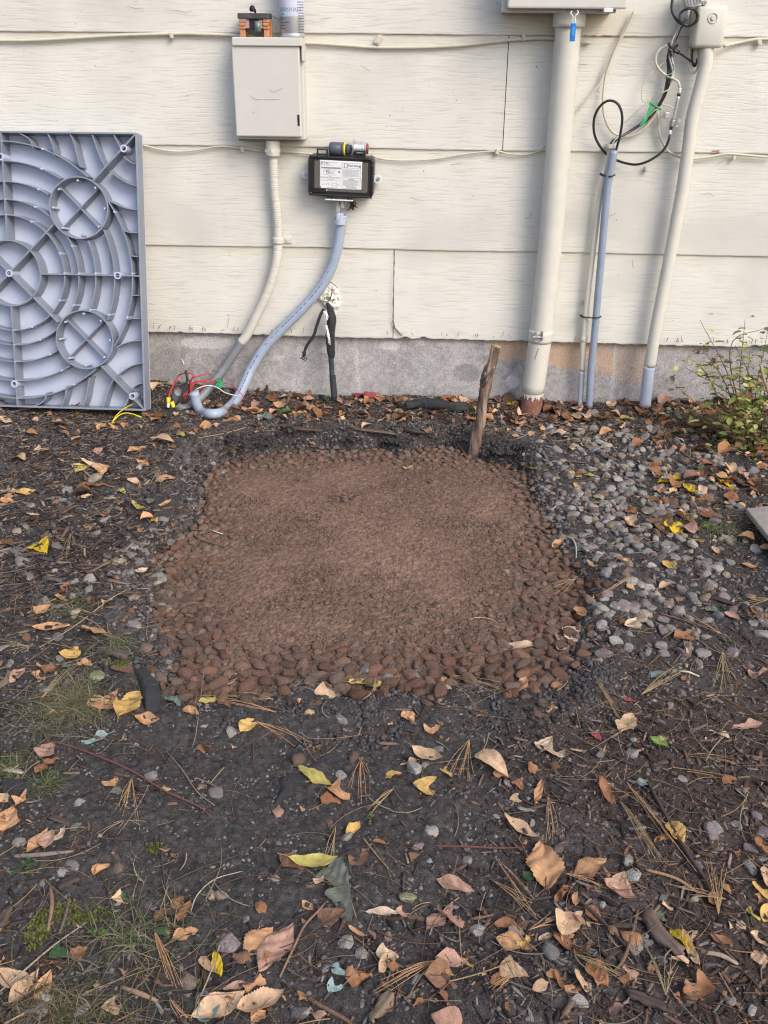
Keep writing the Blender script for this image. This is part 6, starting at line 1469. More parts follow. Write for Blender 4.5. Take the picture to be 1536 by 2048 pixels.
# ================================================================== FALLEN LEAVES
def leaf_mesh(kind, curl, roll, seed, torn=0.0):
    """unit-length leaf along x from base to tip; curl bends it lengthwise, roll rolls the blade's sides up"""
    g = np.random.default_rng(seed); nx, ny = 30, 11
    u = np.linspace(0, 1, nx); V = []; vein = []
    wmax = {'o': .29, 'l': .19, 'b': .38, 'h': .36, 'n': .12}[kind]
    if kind == 'o': prof = np.sin(np.pi*u**.82)**1.05
    elif kind == 'l': prof = np.sin(np.pi*u**.9)**.95
    elif kind == 'n': prof = np.sin(np.pi*u)**.6
    elif kind == 'h': prof = np.clip((u*6)**.5, 0, 1)*np.clip(1-u, 0, 1)**.62*1.25
    else: prof = np.clip((u*5)**.6, 0, 1)*np.clip((1-u)*1.25, 0, 1)**.8*1.1
    prof = prof*(1+(.055 if kind in 'bo' else .02)*((np.arange(nx) % 2)*2-1)) + .004
    ph = g.random(8)*6.28; fold = g.uniform(.1, .5); twist = g.normal()*.35*(abs(curl) > .2)
    wav = g.uniform(.02, .05)
    left = prof*(1+.12*np.sin(u*9+ph[0])); right = prof*(1+.12*np.sin(u*8+ph[1]))
    if torn:
        side = g.random() < .5; a, b = (.25+g.random()*.3), (.15+g.random()*.15); bite = 1-torn*np.exp(-((u-a)/b)**4)
        if side: left = left*bite
        else: right = right*bite
        if g.random() < .5: 
            cutu = .70+.2*g.random(); m = u > cutu; left[m] *= np.clip(1-(u[m]-cutu)*12, .02, 1); right[m] *= np.clip(1-(u[m]-cutu)*9, .02, 1); 
    L = 1.0
    for i, ui in enumerate(u):
        for j in range(ny):
            v = -1+2*j/(ny-1); ww = wmax*(left[i] if v < 0 else right[i]); y = v*ww
            z = fold*abs(y)+wav*math.sin(ui*11+ph[2]+v*2)*abs(v)+.018*math.sin(ui*23+v*5+ph[3])+.03*math.sin(v*4+ph[4]+ui*3)*abs(v)
            if roll:
                a_ = y*roll/wmax; rr = wmax/roll; y, z = rr*math.sin(a_), z*.4+rr*(1-math.cos(a_))
            tw = twist*(ui-.5); y, z = y*math.cos(tw)-z*math.sin(tw), y*math.sin(tw)+z*math.cos(tw)
            s = (ui-.5)*L
            if abs(curl) > .01:
                th = s*curl; R_ = 1/curl; x = (R_-z)*math.sin(th) if curl > 0 else (R_-z)*math.sin(th); zz = R_-(R_-z)*math.cos(th)
            else: x, zz = s, z
            V.append((x, y, zz)); q = abs(v)
            side_v = abs(((ui*9-q*2.2) % 1)-.5)
            vein.append(1.22 if j == ny//2 else (1.1 if side_v < .12 else 1.0-.05*q))
    F = []
    for i in range(nx-1):
        for j in range(ny-1): F.append([i*ny+j, (i+1)*ny+j, (i+1)*ny+j+1, i*ny+j+1])
    # petiole
    n0 = len(V); base = np.array(V[ny//2]); nxt = np.array(V[ny+ny//2]); d = base-nxt; d /= np.linalg.norm(d); pl = g.uniform(.08, .3)
    for k in range(5):
        p = base+d*pl*k/4+np.array([0, .03*math.sin(k*.8+ph[5])*k/4, -.01*k]); r_ = .008
        for q in range(3): a_ = 2.094*q; V.append((p[0], p[1]+r_*math.cos(a_), p[2]+r_*math.sin(a_))); vein.append(.75)
    for k in range(4):
        for q in range(3): F.append([n0+3*k+q, n0+3*k+(q+1) % 3, n0+3*k+3+(q+1) % 3, n0+3*k+3+q])
    V = np.array(V); V[:, 2] -= np.percentile(V[:, 2], 8)
    me = mesh_np("fallen_leaf", V, F); me.materials.append(MT['leaf']); me.polygons.foreach_set("use_smooth", np.ones(len(me.polygons), bool))
    a = me.attributes.new("vein", 'FLOAT', 'POINT'); a.data.foreach_set("value", np.array(vein, np.float32)); return me
LM = {}
def get_leaf(kind, shape):
    key = (kind, shape)
    if key not in LM:
        L = []
        for k in range(3):
            sd_ = hash(kind+shape) if False else (ord(kind)*31+sum(ord(c)*(i+3) for i, c in enumerate(shape))*7+k*101)
            if shape == 'flat': L.append(leaf_mesh(kind, random.uniform(-.25, .35), 0, sd_))
            elif shape == 'curled': L.append(leaf_mesh(kind, random.uniform(.9, 1.7), random.uniform(.5, 1.1), sd_))
            elif shape == 'rolled': L.append(leaf_mesh(kind, random.uniform(-.3, .5), random.uniform(1.9, 2.9), sd_))
            elif shape == 'arched': L.append(leaf_mesh(kind, random.uniform(-1.5, -.8), random.uniform(.1, .6), sd_))
            elif shape == 'crumpled': L.append(leaf_mesh(kind, random.uniform(-.9, 1.4), random.uniform(.8, 1.6), sd_, .7))
            elif shape == 'torn': L.append(leaf_mesh(kind, random.uniform(-.4, .5), random.uniform(0, .5), sd_, .85))
        LM[key] = L
    return random.choice(LM[key])
LC = {'T': (.66, .45, .29), 'O': (.60, .34, .18), 'R': (.36, .175, .09), 'G': (.68, .44, .15), 'Y': (.70, .50, .03), 'P': (.60, .52, .16), 'B': (.22, .125, .08), 'K': (.50, .30, .23), 'L': (.74, .57, .42), 'N': (.06, .13, .055), 'S': (.20, .27, .24), 'W': (.36, .50, .48), 'D': (.42, .085, .10), 'A': (.19, .20, .165), 'V': (.17, .29, .07)}
LN = {'T': 'tan', 'O': 'orange-tan', 'R': 'russet brown', 'G': 'golden', 'Y': 'bright yellow', 'P': 'pale yellow', 'B': 'dark brown', 'K': 'pinkish tan', 'L': 'light cream-tan', 'N': 'green', 'S': 'grey-green', 'W': 'pale blue-green', 'D': 'dull red', 'A': 'grey', 'V': 'bright green'}
KN = {'o': 'oval', 'l': 'narrow', 'b': 'broad', 'h': 'heart-shaped', 'n': 'thin'}
SH = {'f': 'flat', 'c': 'curled', 'r': 'rolled', 'a': 'arched', 'x': 'crumpled', 't': 'torn'}
LEAVES = []
def leaf(x1, y1, x2, y2, c, k='o', sh='f', lift=0.0):
    a, b = gp(x1, y1), gp(x2, y2); d = b-a; L = float(np.hypot(d[0], d[1])); shp = SH[sh]
    # foreshortening: a leaf that stands up in the photo is not really that long on the ground
    img = math.hypot(x2-x1, y2-y1)/(CF/float(proj((a+b)/2)[2][0])); L = min(L*1.07, img*1.32, .12)
    L = max(L, .020); me = get_leaf(k, shp)
    o = bpy.data.objects.new("fallen_leaf", me); COL.objects.link(o); m = (a+b)/2
    z = max(float(top_h(np.array([m[0]+d[0]*t]), np.array([m[1]+d[1]*t]))[0]) for t in (-.35, 0, .35))
    o.location = (m[0], m[1], z+.0035+.0025*random.random()+lift); stretch = {'c': 1.15, 'a': 1.15, 'x': 1.1}.get(sh, 1.0)
    s = L*stretch; o.scale = (s, s*random.uniform(.9, 1.2)*(1.1 if L < .03 else 1), s)
    slope = math.atan2(b[2]-a[2], max(L, .01))
    o.rotation_euler = (random.uniform(-.28, .28), -max(-.5, min(.5, slope))+random.uniform(-.15, .15), math.atan2(d[1], d[0]))
    cc = np.array(LC[c])*random.uniform(.88, 1.12); o.color = (*cc, 1)
    o['category'] = 'leaf'; o['group'] = 'fallen leaves'; LEAVES.append((o, (x1+x2)/2, (y1+y2)/2, L, c, k, sh)); return o
HL = """3,987,40,990,T,o,c 36,992,70,988,G,o,c 0,1010,27,1005,O,o,f 172,930,150,955,P,b,f 72,1087,98,1115,Y,b,f 170,1047,187,1068,O,o,x 306,885,348,890,T,l,a 352,875,375,880,P,l,f 275,927,300,937,O,l,c 168,932,217,942,T,n,c 157,972,213,975,R,l,f
257,965,280,975,T,o,x 312,970,350,960,O,o,t 127,1190,143,1165,R,o,f 113,1197,138,1208,O,o,x 73,1232,103,1217,O,b,f 70,1263,135,1260,O,l,c 167,1268,222,1273,O,l,f 133,1325,158,1298,G,h,f 157,1330,185,1337,O,o,f 90,1350,120,1335,R,b,f 67,1353,90,1367,O,b,x 22,1370,50,1343,K,o,x
123,1340,153,1335,S,b,f 227,1340,267,1353,B,o,x 270,1150,295,1148,L,l,c 208,1213,227,1203,O,b,x 190,853,223,857,T,l,f 143,883,165,877,O,o,f 67,917,83,897,T,l,c 0,847,15,833,T,b,f 123,912,140,908,O,b,f 117,922,132,928,O,l,f 187,897,213,920,K,o,t 257,910,290,897,O,o,f
7,1050,33,1040,T,o,t 0,1097,10,1083,O,o,x 163,1003,185,993,T,l,x 237,983,252,993,P,b,f 318,1017,343,1007,O,l,c 305,1040,318,1050,G,o,f 447,1377,485,1347,T,o,t 443,922,483,910,G,l,a 295,1020,308,997,A,o,f 260,1010,297,1033,P,n,c
398,1413,446,1403,P,l,f 331,1397,365,1419,S,o,f 368,1426,398,1436,O,o,f 380,1402,392,1416,R,o,r 632,1390,671,1400,T,b,x 645,1385,665,1378,O,b,x 700,1374,782,1374,P,l,f 749,1387,765,1390,O,b,x 346,1357,355,1380,S,o,f 812,944,826,938,T,b,c 1058,947,1075,947,Y,b,f 1137,947,1163,962,P,l,f 1170,954,1197,957,P,o,f
1149,967,1162,993,T,o,x 1105,1104,1124,1087,O,o,c 1155,1107,1176,1094,S,h,f 1170,1130,1199,1152,T,n,c 1147,1224,1173,1250,O,o,x 1155,1215,1165,1245,T,l,c 1129,1279,1158,1263,L,h,c 1009,1302,1077,1296,L,l,r 1115,1308,1136,1299,T,b,x 877,1377,893,1361,O,o,x 1036,1387,1054,1361,O,o,f 1103,1382,1124,1374,R,o,x 1160,1029,1173,1017,T,b,f
1225,820,1238,832,Y,b,x 1235,838,1269,845,P,l,f 1357,962,1316,970,Y,o,f 1363,972,1396,998,Y,l,f 1433,962,1467,986,Y,n,f 1334,1046,1360,1081,Y,o,f 1251,1037,1278,1072,T,b,x 1313,1040,1339,1076,B,b,f 1274,836,1293,817,R,b,c 1355,796,1376,792,G,o,x 1254,775,1277,796,R,b,f 1199,874,1231,867,O,l,a 1376,1082,1407,1089,G,l,c
1344,1027,1389,1050,R,l,r 1326,1131,1349,1147,G,o,c 1235,1147,1257,1121,O,n,c 1246,1268,1272,1242,L,l,c 1252,1173,1270,1186,O,o,f 1318,1180,1342,1173,T,o,x 1349,1284,1397,1274,R,o,f 1365,1284,1381,1323,L,l,r 1449,1232,1479,1245,K,o,x 1410,1219,1435,1232,A,o,f 1506,1216,1514,1238,R,o,x 1303,1359,1334,1349,S,o,f 1485,1134,1513,1138,O,o,c
1423,1098,1438,1115,T,o,x 1505,1359,1536,1343,K,b,x 1409,1027,1446,1046,K,l,x 1485,955,1508,968,K,b,x 1435,978,1462,988,K,l,x 1308,975,1324,994,K,o,f 1293,936,1316,955,T,l,x 1157,803,1170,792,R,o,f 1420,905,1440,915,V,o,f 1395,945,1410,935,N,o,f 1405,1060,1430,1055,V,l,f 1220,1095,1232,1086,V,n,f
191,1394,200,1433,T,o,f 205,1400,238,1433,O,b,f 242,1448,281,1394,G,o,f 275,1441,318,1448,O,o,c 158,1488,228,1472,W,l,t 84,1523,107,1491,K,b,f 74,1554,95,1530,R,o,f 90,1535,117,1523,R,b,f 211,1581,240,1554,O,b,t 482,1472,516,1441,G,o,f 0,1612,17,1593,T,b,f 35,1616,55,1591,O,n,c 8,1667,27,1620,O,b,f 57,1710,94,1671,O,l,c 90,1702,105,1667,K,o,f 109,1687,131,1661,L,b,t
189,1757,225,1734,O,b,r 312,1853,345,1822,B,o,f 345,1825,367,1800,R,o,f 357,1851,383,1808,R,l,f 346,1886,395,1864,O,o,f 490,1913,545,1866,O,o,f 520,1945,586,1855,K,l,f 430,1915,442,1960,Y,l,f 406,1921,430,1952,T,o,x 223,2003,242,2042,T,b,t 0,1956,66,1984,T,l,c 23,2019,74,1956,T,l,c 74,2007,102,1956,O,l,c 391,2042,484,1999,T,l,c 480,2034,566,1995,T,o,c 504,2048,531,2027,O,o,f 450,1985,500,1975,K,l,x
105,1909,137,1917,N,h,f 316,1863,340,1882,N,o,f 332,1933,346,1913,N,o,f 12,1765,40,1745,N,l,t 35,1750,61,1722,N,l,t 230,1792,254,1804,N,o,f 398,2048,441,2023,W,b,c 146,1667,164,1653,A,o,f 220,1592,258,1582,A,o,f 155,1915,168,1905,R,b,f
599,1545,664,1578,P,l,f 642,1603,680,1612,R,b,f 665,1580,699,1610,O,b,x 694,1680,719,1652,G,o,x 580,1735,668,1731,P,l,c 630,1775,646,1753,T,o,t 768,1559,803,1552,G,o,t 845,1563,865,1603,G,b,t 883,1537,904,1563,G,o,t 807,1426,829,1452,O,o,f 851,1472,880,1457,O,b,t 827,1505,882,1528,T,l,c 803,1534,836,1525,K,l,x 953,1519,1013,1559,T,l,a 1026,1596,1046,1614,T,b,t 874,1764,947,1793,K,l,f
736,1833,794,1837,L,l,x 794,1826,820,1840,K,b,x 856,1866,895,1830,K,o,f 885,1830,925,1868,K,b,x 900,1848,928,1850,K,o,x 754,1917,796,1921,L,b,x 760,1950,790,1915,T,o,x 699,1862,728,1881,O,n,c 655,1742,697,1790,A,b,f 665,1790,700,1850,A,b,x 640,1850,690,1830,B,b,f 560,1720,610,1745,B,o,f 692,1965,736,1957,R,b,f 664,1932,703,1961,W,o,t 659,1976,684,1979,W,b,t 606,1808,626,1828,O,l,c 748,1691,772,1694,R,o,f 700,1735,740,1700,B,o,t
924,1921,947,1943,G,l,t 986,1554,1013,1558,O,b,f 1031,1570,1042,1582,R,b,f 1070,1615,1083,1568,O,n,f 1201,1568,1224,1618,R,n,c 1240,1472,1269,1432,T,o,f 1081,1507,1105,1480,L,b,f 1095,1500,1133,1525,L,b,t 1421,1468,1462,1481,L,l,x 1468,1457,1519,1454,K,o,x 1312,1497,1330,1475,V,b,f 1011,1643,1070,1686,T,l,c 1097,1787,1079,1690,O,o,f 1149,1755,1210,1730,O,o,f 1050,1762,1072,1755,N,b,f 1339,1654,1364,1694,G,o,f 1308,1690,1339,1676,R,o,r
1208,1776,1267,1805,K,o,c 1225,1762,1262,1790,T,b,f 1108,1812,1136,1776,R,o,r 991,1855,1040,1862,R,o,x 1035,1862,1079,1858,B,o,x 993,1883,1059,1901,O,o,f 1040,1900,1058,1880,G,b,x 1118,1844,1176,1862,K,o,x 1150,1835,1178,1865,T,b,x 1077,1885,1104,1872,L,o,r 1108,1880,1151,1916,R,o,x 1130,1895,1150,1875,O,b,x 1158,1909,1190,1887,B,b,x 1172,1823,1201,1851,R,o,f 1176,1930,1215,1977,R,o,f 1151,1952,1179,1994,T,o,x 1127,1980,1158,1998,O,o,f 1110,1955,1125,1985,R,n,c
1000,1940,1055,1962,T,b,f 987,1965,1008,1978,R,b,f 1366,1876,1394,1937,T,n,c 1339,1866,1380,1909,Y,l,f 1505,1772,1536,1801,G,o,x 1493,1830,1518,1848,P,b,x 1525,1850,1536,1815,G,o,c 1502,1873,1530,1901,T,b,x 1509,1908,1527,1944,T,o,f 1421,1880,1462,1894,R,l,c 1373,1987,1403,2005,R,b,f 1324,1798,1339,1819,A,o,t 1320,1830,1333,1851,A,b,t 1285,1887,1308,1887,A,b,t 1274,1572,1296,1572,S,o,f 1183,1472,1201,1486,D,o,f 1245,1402,1272,1408,D,l,f 1525,1745,1540,1790,T,o,c
433,837,457,828,R,b,x 483,824,505,831,O,o,c 505,832,526,826,O,b,x 523,840,545,846,S,b,f 559,837,587,821,N,o,f 576,834,606,834,O,l,c 612,815,639,827,O,l,c 642,818,665,821,O,b,x 712,798,740,786,D,b,f 730,802,760,795,D,b,f 728,785,752,790,D,o,t 670,768,692,784,O,b,a 645,799,657,809,N,b,f 664,800,686,812,K,o,f 605,850,622,845,K,b,f 633,852,648,856,O,b,x 800,880,812,886,O,b,f 757,888,790,885,O,o,t 1009,812,1037,818,Y,l,f 1020,806,1030,812,G,o,f 1185,862,1190,856,V,b,f 1155,836,1160,832,N,b,f"""
for it in HL.split():
    a = it.split(','); leaf(*map(float, a[:4]), *a[4:7])
nh = len(LEAVES)
while len(LEAVES) < 296:                                   # litter drifted against the wall and the far corner
    u_ = random.random()
    if u_ < .62: x, y = random.uniform(450, 1330), abs(random.gauss(0, 26))+795
    elif u_ < .8: x, y = random.uniform(1300, 1560), random.uniform(830, 1130)
    elif u_ < .88: x, y = random.uniform(-20, 420), random.uniform(820, 960)
    else: x, y = random.uniform(1100, 1560), random.uniform(1500, 2060)
    p = flat(x, y)
    if bed_sd(p[:1], p[1:2])[0] < .03 or p[1] > -.03: continue
    l = random.uniform(16, 34)*(y+300)/1150; an = random.uniform(0, 6.28); dx, dy = l*math.cos(an)/2, l*math.sin(an)/3
    leaf(x-dx, y-dy, x+dx, y+dy, random.choice('TOOOTRRKKBG'), random.choice('oobblh'), random.choice('fcxxat'), random.uniform(0, .008))
print("LEAVES", nh, len(LEAVES))
# the crumbled leaf litter between them
def litter():
    T = []
    for k in range(8):
        V = []; F = []; g = np.random.default_rng(900+k); n = 6
        for i in range(n):
            for j in range(4): V.append((-1+2*i/(n-1)+g.normal()*.09, (-1+2*j/3)*(.55+.3*math.sin(i*1.1+k))+g.normal()*.08, .30*math.sin(i*.9+k)+.22*math.cos(j*1.6+k*2)+g.normal()*.06))
        for i in range(n-1):
            for j in range(3): F.append([i*4+j, (i+1)*4+j, (i+1)*4+j+1, i*4+j+1])
        T.append((np.array(V), np.array(F)))
    S = world_samples(4600); x, y, px, py = S.T; s = bed_sd(x, y)
    zone = .10+.9*np.exp(-((py-812)/34)**2)*sstep(380, 560, px)+.5*sstep(1240, 1400, px)*sstep(1130, 980, py)+.2*sstep(1750, 1950, py)
    k = (s > .01) & (rng.random(len(x)) < zone) & (y < -.012); x, y = x[k], y[k]; n = len(x); r = .003+.009*rng.random(n)**1.6
    pal = np.array([LC[c] for c in 'TOORRBKBR']); c = pal[rng.integers(0, len(pal), n)]*(.45+.5*rng.random((n, 1)))
    merge("leaf_litter", T, np.stack([x, y, soil_h(x, y)+.004+.006*rng.random(n)], 1), rotm(rng.uniform(0, 6.28, n), rng.normal(0, .5, n), rng.normal(0, .5, n)), np.stack([r, r*.8, r*.8], 1), c, MT['bits'], "crumbled scraps of dead leaf drifted along the wall and into the far corner", flat_=False)
litter()
def drift():
    T = []
    for k in range(14):
        g = np.random.default_rng(950+k); nx, ny = 9, 5; V = []; F = []; cu = g.uniform(-1.6, 1.8); fo = g.uniform(.1, .8); wm = g.uniform(.2, .42)
        for i in range(nx):
            u = i/(nx-1); w_ = wm*math.sin(math.pi*min(1, u**.85+.01))**.9+.01
            for j in range(ny):
                v = -1+2*j/(ny-1); y_ = v*w_*(1+g.normal()*.06); z_ = fo*abs(y_)+.05*math.sin(u*9+v*3+k)+g.normal()*.015; th = (u-.5)*cu
                V.append(((u-.5)*math.cos(th*.5)-z_*math.sin(th), y_, z_*math.cos(th)+abs(u-.5)*abs(math.sin(th))*(.8 if cu > 0 else -.5)))
        for i in range(nx-1):
            for j in range(ny-1): F.append([i*ny+j, (i+1)*ny+j, (i+1)*ny+j+1, i*ny+j+1])
        V = np.array(V); V[:, 2] -= np.percentile(V[:, 2], 10); T.append((V, np.array(F)))
    S = world_samples(7000); x, y, px, py = S.T; s = _bil(_SG, x, y)
    zone = .02*sstep(1300, 1100, py)+.34*np.exp(-((py-812)/30)**2)*sstep(420, 560, px)+.14*np.exp(-((py-840)/40)**2)+.30*sstep(1240, 1400, px)*sstep(1130, 980, py)+.03*sstep(1750, 1950, py)*sstep(700, 1000, px)
    k = (s > .015) & (rng.random(len(x)) < zone) & (y < -.015); x, y = x[k], y[k]; n = len(x); r = .016+.030*rng.random(n)**1.3
    pal = np.array([LC[c] for c in 'TOORTRKBBRKB']); c = pal[rng.integers(0, len(pal), n)]*(.4+.65*rng.random((n, 1)))
    merge("leaf_drift", T, np.stack([x, y, soil_h(x, y)+.004+.008*rng.random(n)], 1), rotm(rng.uniform(0, 6.28, n), rng.normal(0, .35, n), rng.normal(0, .35, n)), np.stack([r, r, r], 1), c, MT['bits'], "smaller dry leaves heaped along the wall and in the corner", flat_=False)
drift()

# ================================================================== WOOD CHIPS WORTH NAMING
def big_chip(x1, y1, x2, y2, wd, col, label):
    a, b = gp(x1, y1), gp(x2, y2); m = (a+b)/2; d = b-a; L = np.hypot(d[0], d[1])/2; V, F = chip(random.randrange(9999), 9)
    o = link("wood_chip", mesh_np("wood_chip", V*np.array([L, wd, wd*.4]), F), MT['bark_o'], None, False)
    o.location = (m[0], m[1], m[2]+.007); o.rotation_euler = (random.uniform(-.2, .2), -math.atan2(d[2], 2*L), math.atan2(d[1], d[0])); o.color = (*col, 1)
    tag(o, label, "wood chip", "larger wood chips")
MT['bark_o'] = M("chip_wood", (1, 1, 1), .9, .45, 60, .9, 90, obj=True, stretch=(.25, 2, 2), spec=.15)
for c_ in [(1285, 1835, 1352, 1915, .013, (.13, .095, .08), "long weathered grey-brown wood chip at the foot of the bent stick"), (742, 2048, 785, 1990, .011, (.19, .145, .105), "pale brown wood sliver at the bottom edge below the cream leaf"), (100, 1640, 142, 1655, .006, (.09, .07, .06), "charred splinter beside its bleached white end"), (0, 1860, 22, 1820, .011, (.10, .075, .065), "thick dark plank of bark at the photo's lower edge"), (12, 1545, 48, 1552, .006, (.34, .29, .24), "pale split chip near the stacked brown leaves"), (118, 1780, 160, 1760, .010, (.065, .05, .048), "broad black bark piece by the pale stones"), (200, 1300, 260, 1320, .014, (.12, .095, .085), "flat grey bark slab above the moss"), (0, 1385, 30, 1350, .010, (.16, .13, .11), "split mulch stick under the pinkish leaf"), (1330, 2020, 1250, 1990, .008, (.08, .06, .055), "dark bark strip at the bottom under the needle spray"), (1410, 1195, 1470, 1215, .008, (.06, .045, .04), "black bark lump beside the stones past the bed"), (1300, 1035, 1290, 1070, .006, (.11, .08, .07), "small brown bark flake under the spotted yellow leaf"), (585, 790, 560, 812, .012, (.15, .155, .13), "mossy grey board end against the wrapped pipe's foot"), (1085, 905, 1100, 935, .006, (.10, .11, .12), "small bluish slate splinter standing by the stake"), (920, 895, 935, 922, .006, (.13, .07, .055), "reddish bark splinter leaning by the stake's foot"), (700, 860, 790, 872, .009, (.14, .10, .075), "long flat bark strip on the bank behind the bed"), (560, 858, 650, 866, .008, (.10, .07, .055), "dark bark strip on the bank left of the flat one"), (810, 862, 850, 870, .014, (.05, .048, .05), "round black bark disc on the bank"), (1170, 930, 1100, 925, .005, (.13, .09, .07), "thin chip at the stones' near edge"), (30, 1120, 78, 1112, .007, (.09, .07, .06), "dark chip under the spotted yellow leaf"), (180, 1150, 235, 1120, .006, (.16, .115, .09), "brown shredded bark length among the mulch"), (215, 1165, 260, 1175, .007, (.17, .14, .115), "pale bark length beside the large grey stone")]:
    big_chip(*c_)

# ================================================================== STAKE, FOAM PIPE, SLAB, FABRIC
def stake():
    B = gp(946, 912, soil_h); dB = WY-B[1]; top = wp(993, 693, dB-.02)
    t = thing("wooden_stake", "rough barked wooden stake stuck upright in the soil behind the red bed", "stake", tuple(B))
    P = [B+np.array([0, 0, -.03]), wp(952, 880, dB), wp(960, 845, dB), wp(966, 800, dB-.004), wp(973, 760, dB-.01), wp(984, 725, dB-.015), top]
    smooth_tube_obj("bark_shaft", P, [.018, .0140, .0130, .0122, .0148, .0115, .0118], MT['bark'], t, seg=36, step=.004, noise=.17)
    o = MB().add(*cyl(top+np.array([0, 0, -.001]), (top-P[-2])/np.linalg.norm(top-P[-2]), .0114, .0035, 18, .0105)).build("cut_top", MT['cutwood'], t)
    smooth_tube_obj("side_shoot", [wp(966, 772, dB+.012), wp(975, 758, dB+.020), wp(984, 745, dB+.018), wp(989, 733, dB+.012)], [.0045, .0055, .004, .0015], MT['bark'], t, seg=8, step=.004, noise=.15)
    smooth_tube_obj("side_shoot", [wp(974, 762, dB+.012), wp(971, 752, dB+.016), wp(970, 744, dB+.018)], [.004, .005, .002], MT['bark'], t, seg=8, step=.004, noise=.2)
    settle(t)
stake()
P = [gp(812, 820, soil_h)+[0, 0, .012], gp(850, 818, soil_h)+[0, 0, .016], gp(890, 822, soil_h)+[0, 0, .015], gp(931, 824, soil_h)+[0, 0, .013]]
o = MB().add(*tube(P, [.011, .015, .014, .015], 16, .004, noise=.22, seed=4)).build("foam_pipe_sleeve", MT['blkm'], None, True)
tag(o, "crumpled black foam pipe sleeve lying in leaf litter near the stake", "pipe sleeve")
def prism(pts, z0, z1, name, mat, bev=.003):
    n = len(pts); V = [(p[0], p[1], z0) for p in pts]+[(p[0], p[1], z1) for p in pts]; F = [[k, (k+1) % n, n+(k+1) % n, n+k] for k in range(n)]+[list(range(n))[::-1], list(range(n, 2*n))]
    o = MB().add(V, F).build(name, mat); b = o.modifiers.new("b", 'BEVEL'); b.width = bev; b.segments = 2; return o
sl = [flat(a, b, .045)[:2] for a, b in [(1492, 1014), (1560, 1006), (1700, 1014), (1720, 1130), (1640, 1165), (1556, 1094)]]
if True:
    ar = sum(sl[i][0]*sl[(i+1) % 6][1]-sl[(i+1) % 6][0]*sl[i][1] for i in range(6)); sl = sl if ar > 0 else sl[::-1]
o = prism(sl, .030, .0425, "stone_slab", MT['slab']); tag(o, "flat brown-grey stone slab corner jutting in past the gravel", "stone slab")
def cloth_scrap(poly, label, hgt=.008):
    P2 = np.array([gp(a, b, soil_h)[:2] for a, b in poly]); n = len(P2); c = P2.mean(0); V = []; F = []; L = 12; M_ = 6
    ring = []
    for i in range(n):
        for k in range(M_): ring.append(P2[i]+(P2[(i+1) % n]-P2[i])*k/M_)
    ring = np.array(ring); m = len(ring)
    for l in range(L+1):
        f = 1-l/(L+.5); q = c+(ring-c)*f; hz = soil_h(q[:, 0], q[:, 1])+hgt*(1-f**3)-.004*(l == 0)+.008*(fbm(q[:, 0]*45, q[:, 1]*45, 6, 3)-.5)*(l > 0)
        V += [(a[0], a[1], h_) for a, h_ in zip(q, hz)]
    for l in range(L):
        for k in range(m): F.append([l*m+k, l*m+(k+1) % m, (l+1)*m+(k+1) % m, (l+1)*m+k])
    F.append([L*m+k for k in range(m)])
    F = [f[::-1] for f in F] if np.cross(ring[1]-ring[0], ring[2]-ring[0]) < 0 else F
    o = MB().add(V, F).build("weed_fabric", MT['fabric'], None, True); tag(o, label, "landscape fabric", "scraps of buried weed fabric"); return o
cloth_scrap([(262, 1338), (290, 1330), (305, 1355), (322, 1375), (332, 1405), (320, 1432), (292, 1436), (284, 1405), (276, 1370)], "dark blue weed fabric bulging from the soil at the bed's front corner", .020)
cloth_scrap([(556, 1562), (575, 1549), (612, 1550), (632, 1560), (618, 1572), (590, 1580), (572, 1600), (548, 1628), (540, 1624), (552, 1596)], "dark mesh fabric scrap under the pale yellow leaf in the soil", .012)
cloth_scrap([(625, 1530), (650, 1512), (675, 1505), (692, 1518), (690, 1535), (668, 1530), (645, 1540)], "greyish dusty fabric scrap between two stray red pebbles", .009)
cloth_scrap([(0, 1560), (30, 1562), (68, 1570), (75, 1582), (40, 1588), (0, 1590)], "black fabric edge peeking out by the stacked brown leaves", .009)

# ================================================================== GRASS, MOSS, WEEDS, BUSH
def blades(name, cx, cy, rx, ry, n, hgt, cols, label, cat, kind=None, lie=.6, wd=.0009, grp=None):
    c = gp(cx, cy, soil_h); VV, FF, CC = [], [], []; off = 0
    for _ in range(n):
        b = gp(random.gauss(cx, rx*.5), random.gauss(cy, ry*.5), soil_h) if False else None
        a_ = random.uniform(0, 6.28); q = abs(random.gauss(0, .5)); sx = rx/(CF/proj(c)[2][0]); sy = ry*1.9/(CF/proj(c)[2][0])
        x, y = c[0]+sx*q*math.cos(a_), c[1]+sy*q*math.sin(a_); z = float(soil_h(np.array([x]), np.array([y]))[0])
        h = hgt*random.uniform(.4, 1.2); d = random.uniform(0, 6.28); ln = lie*random.uniform(.5, 1.5); w_ = wd*random.uniform(.5, 1.2); m = 7
        col = np.array(random.choice(cols))*random.uniform(.7, 1.2); kink = random.gauss(0, .6)
        for i in range(m):
            t_ = i/(m-1); r_ = h*ln*t_**1.4; zz = h*(t_-.75*ln*t_*t_); dd = d+kink*t_
            p = np.array([x+r_*math.cos(dd), y+r_*math.sin(dd), z+max(zz, .003+.004*t_)]); s_ = np.array([-math.sin(dd), math.cos(dd), 0])*w_*(1-t_*.85)
            VV += [p+s_, p-s_]; CC += [col, col]
        for i in range(m-1): FF.append([off+2*i, off+2*i+1, off+2*i+3, off+2*i+2])
        off += 2*m
    o = link(name, mesh_np(name, VV, FF, np.array(CC)), MT['grass'], None, True); tag(o, label, cat, grp, kind); return o
DRY = [(.20, .18, .10), (.27, .24, .15), (.14, .14, .07), (.33, .29, .20)]; GRN = [(.07, .13, .03), (.10, .17, .05), (.05, .09, .03), (.16, .18, .08)]; MIX = DRY+GRN
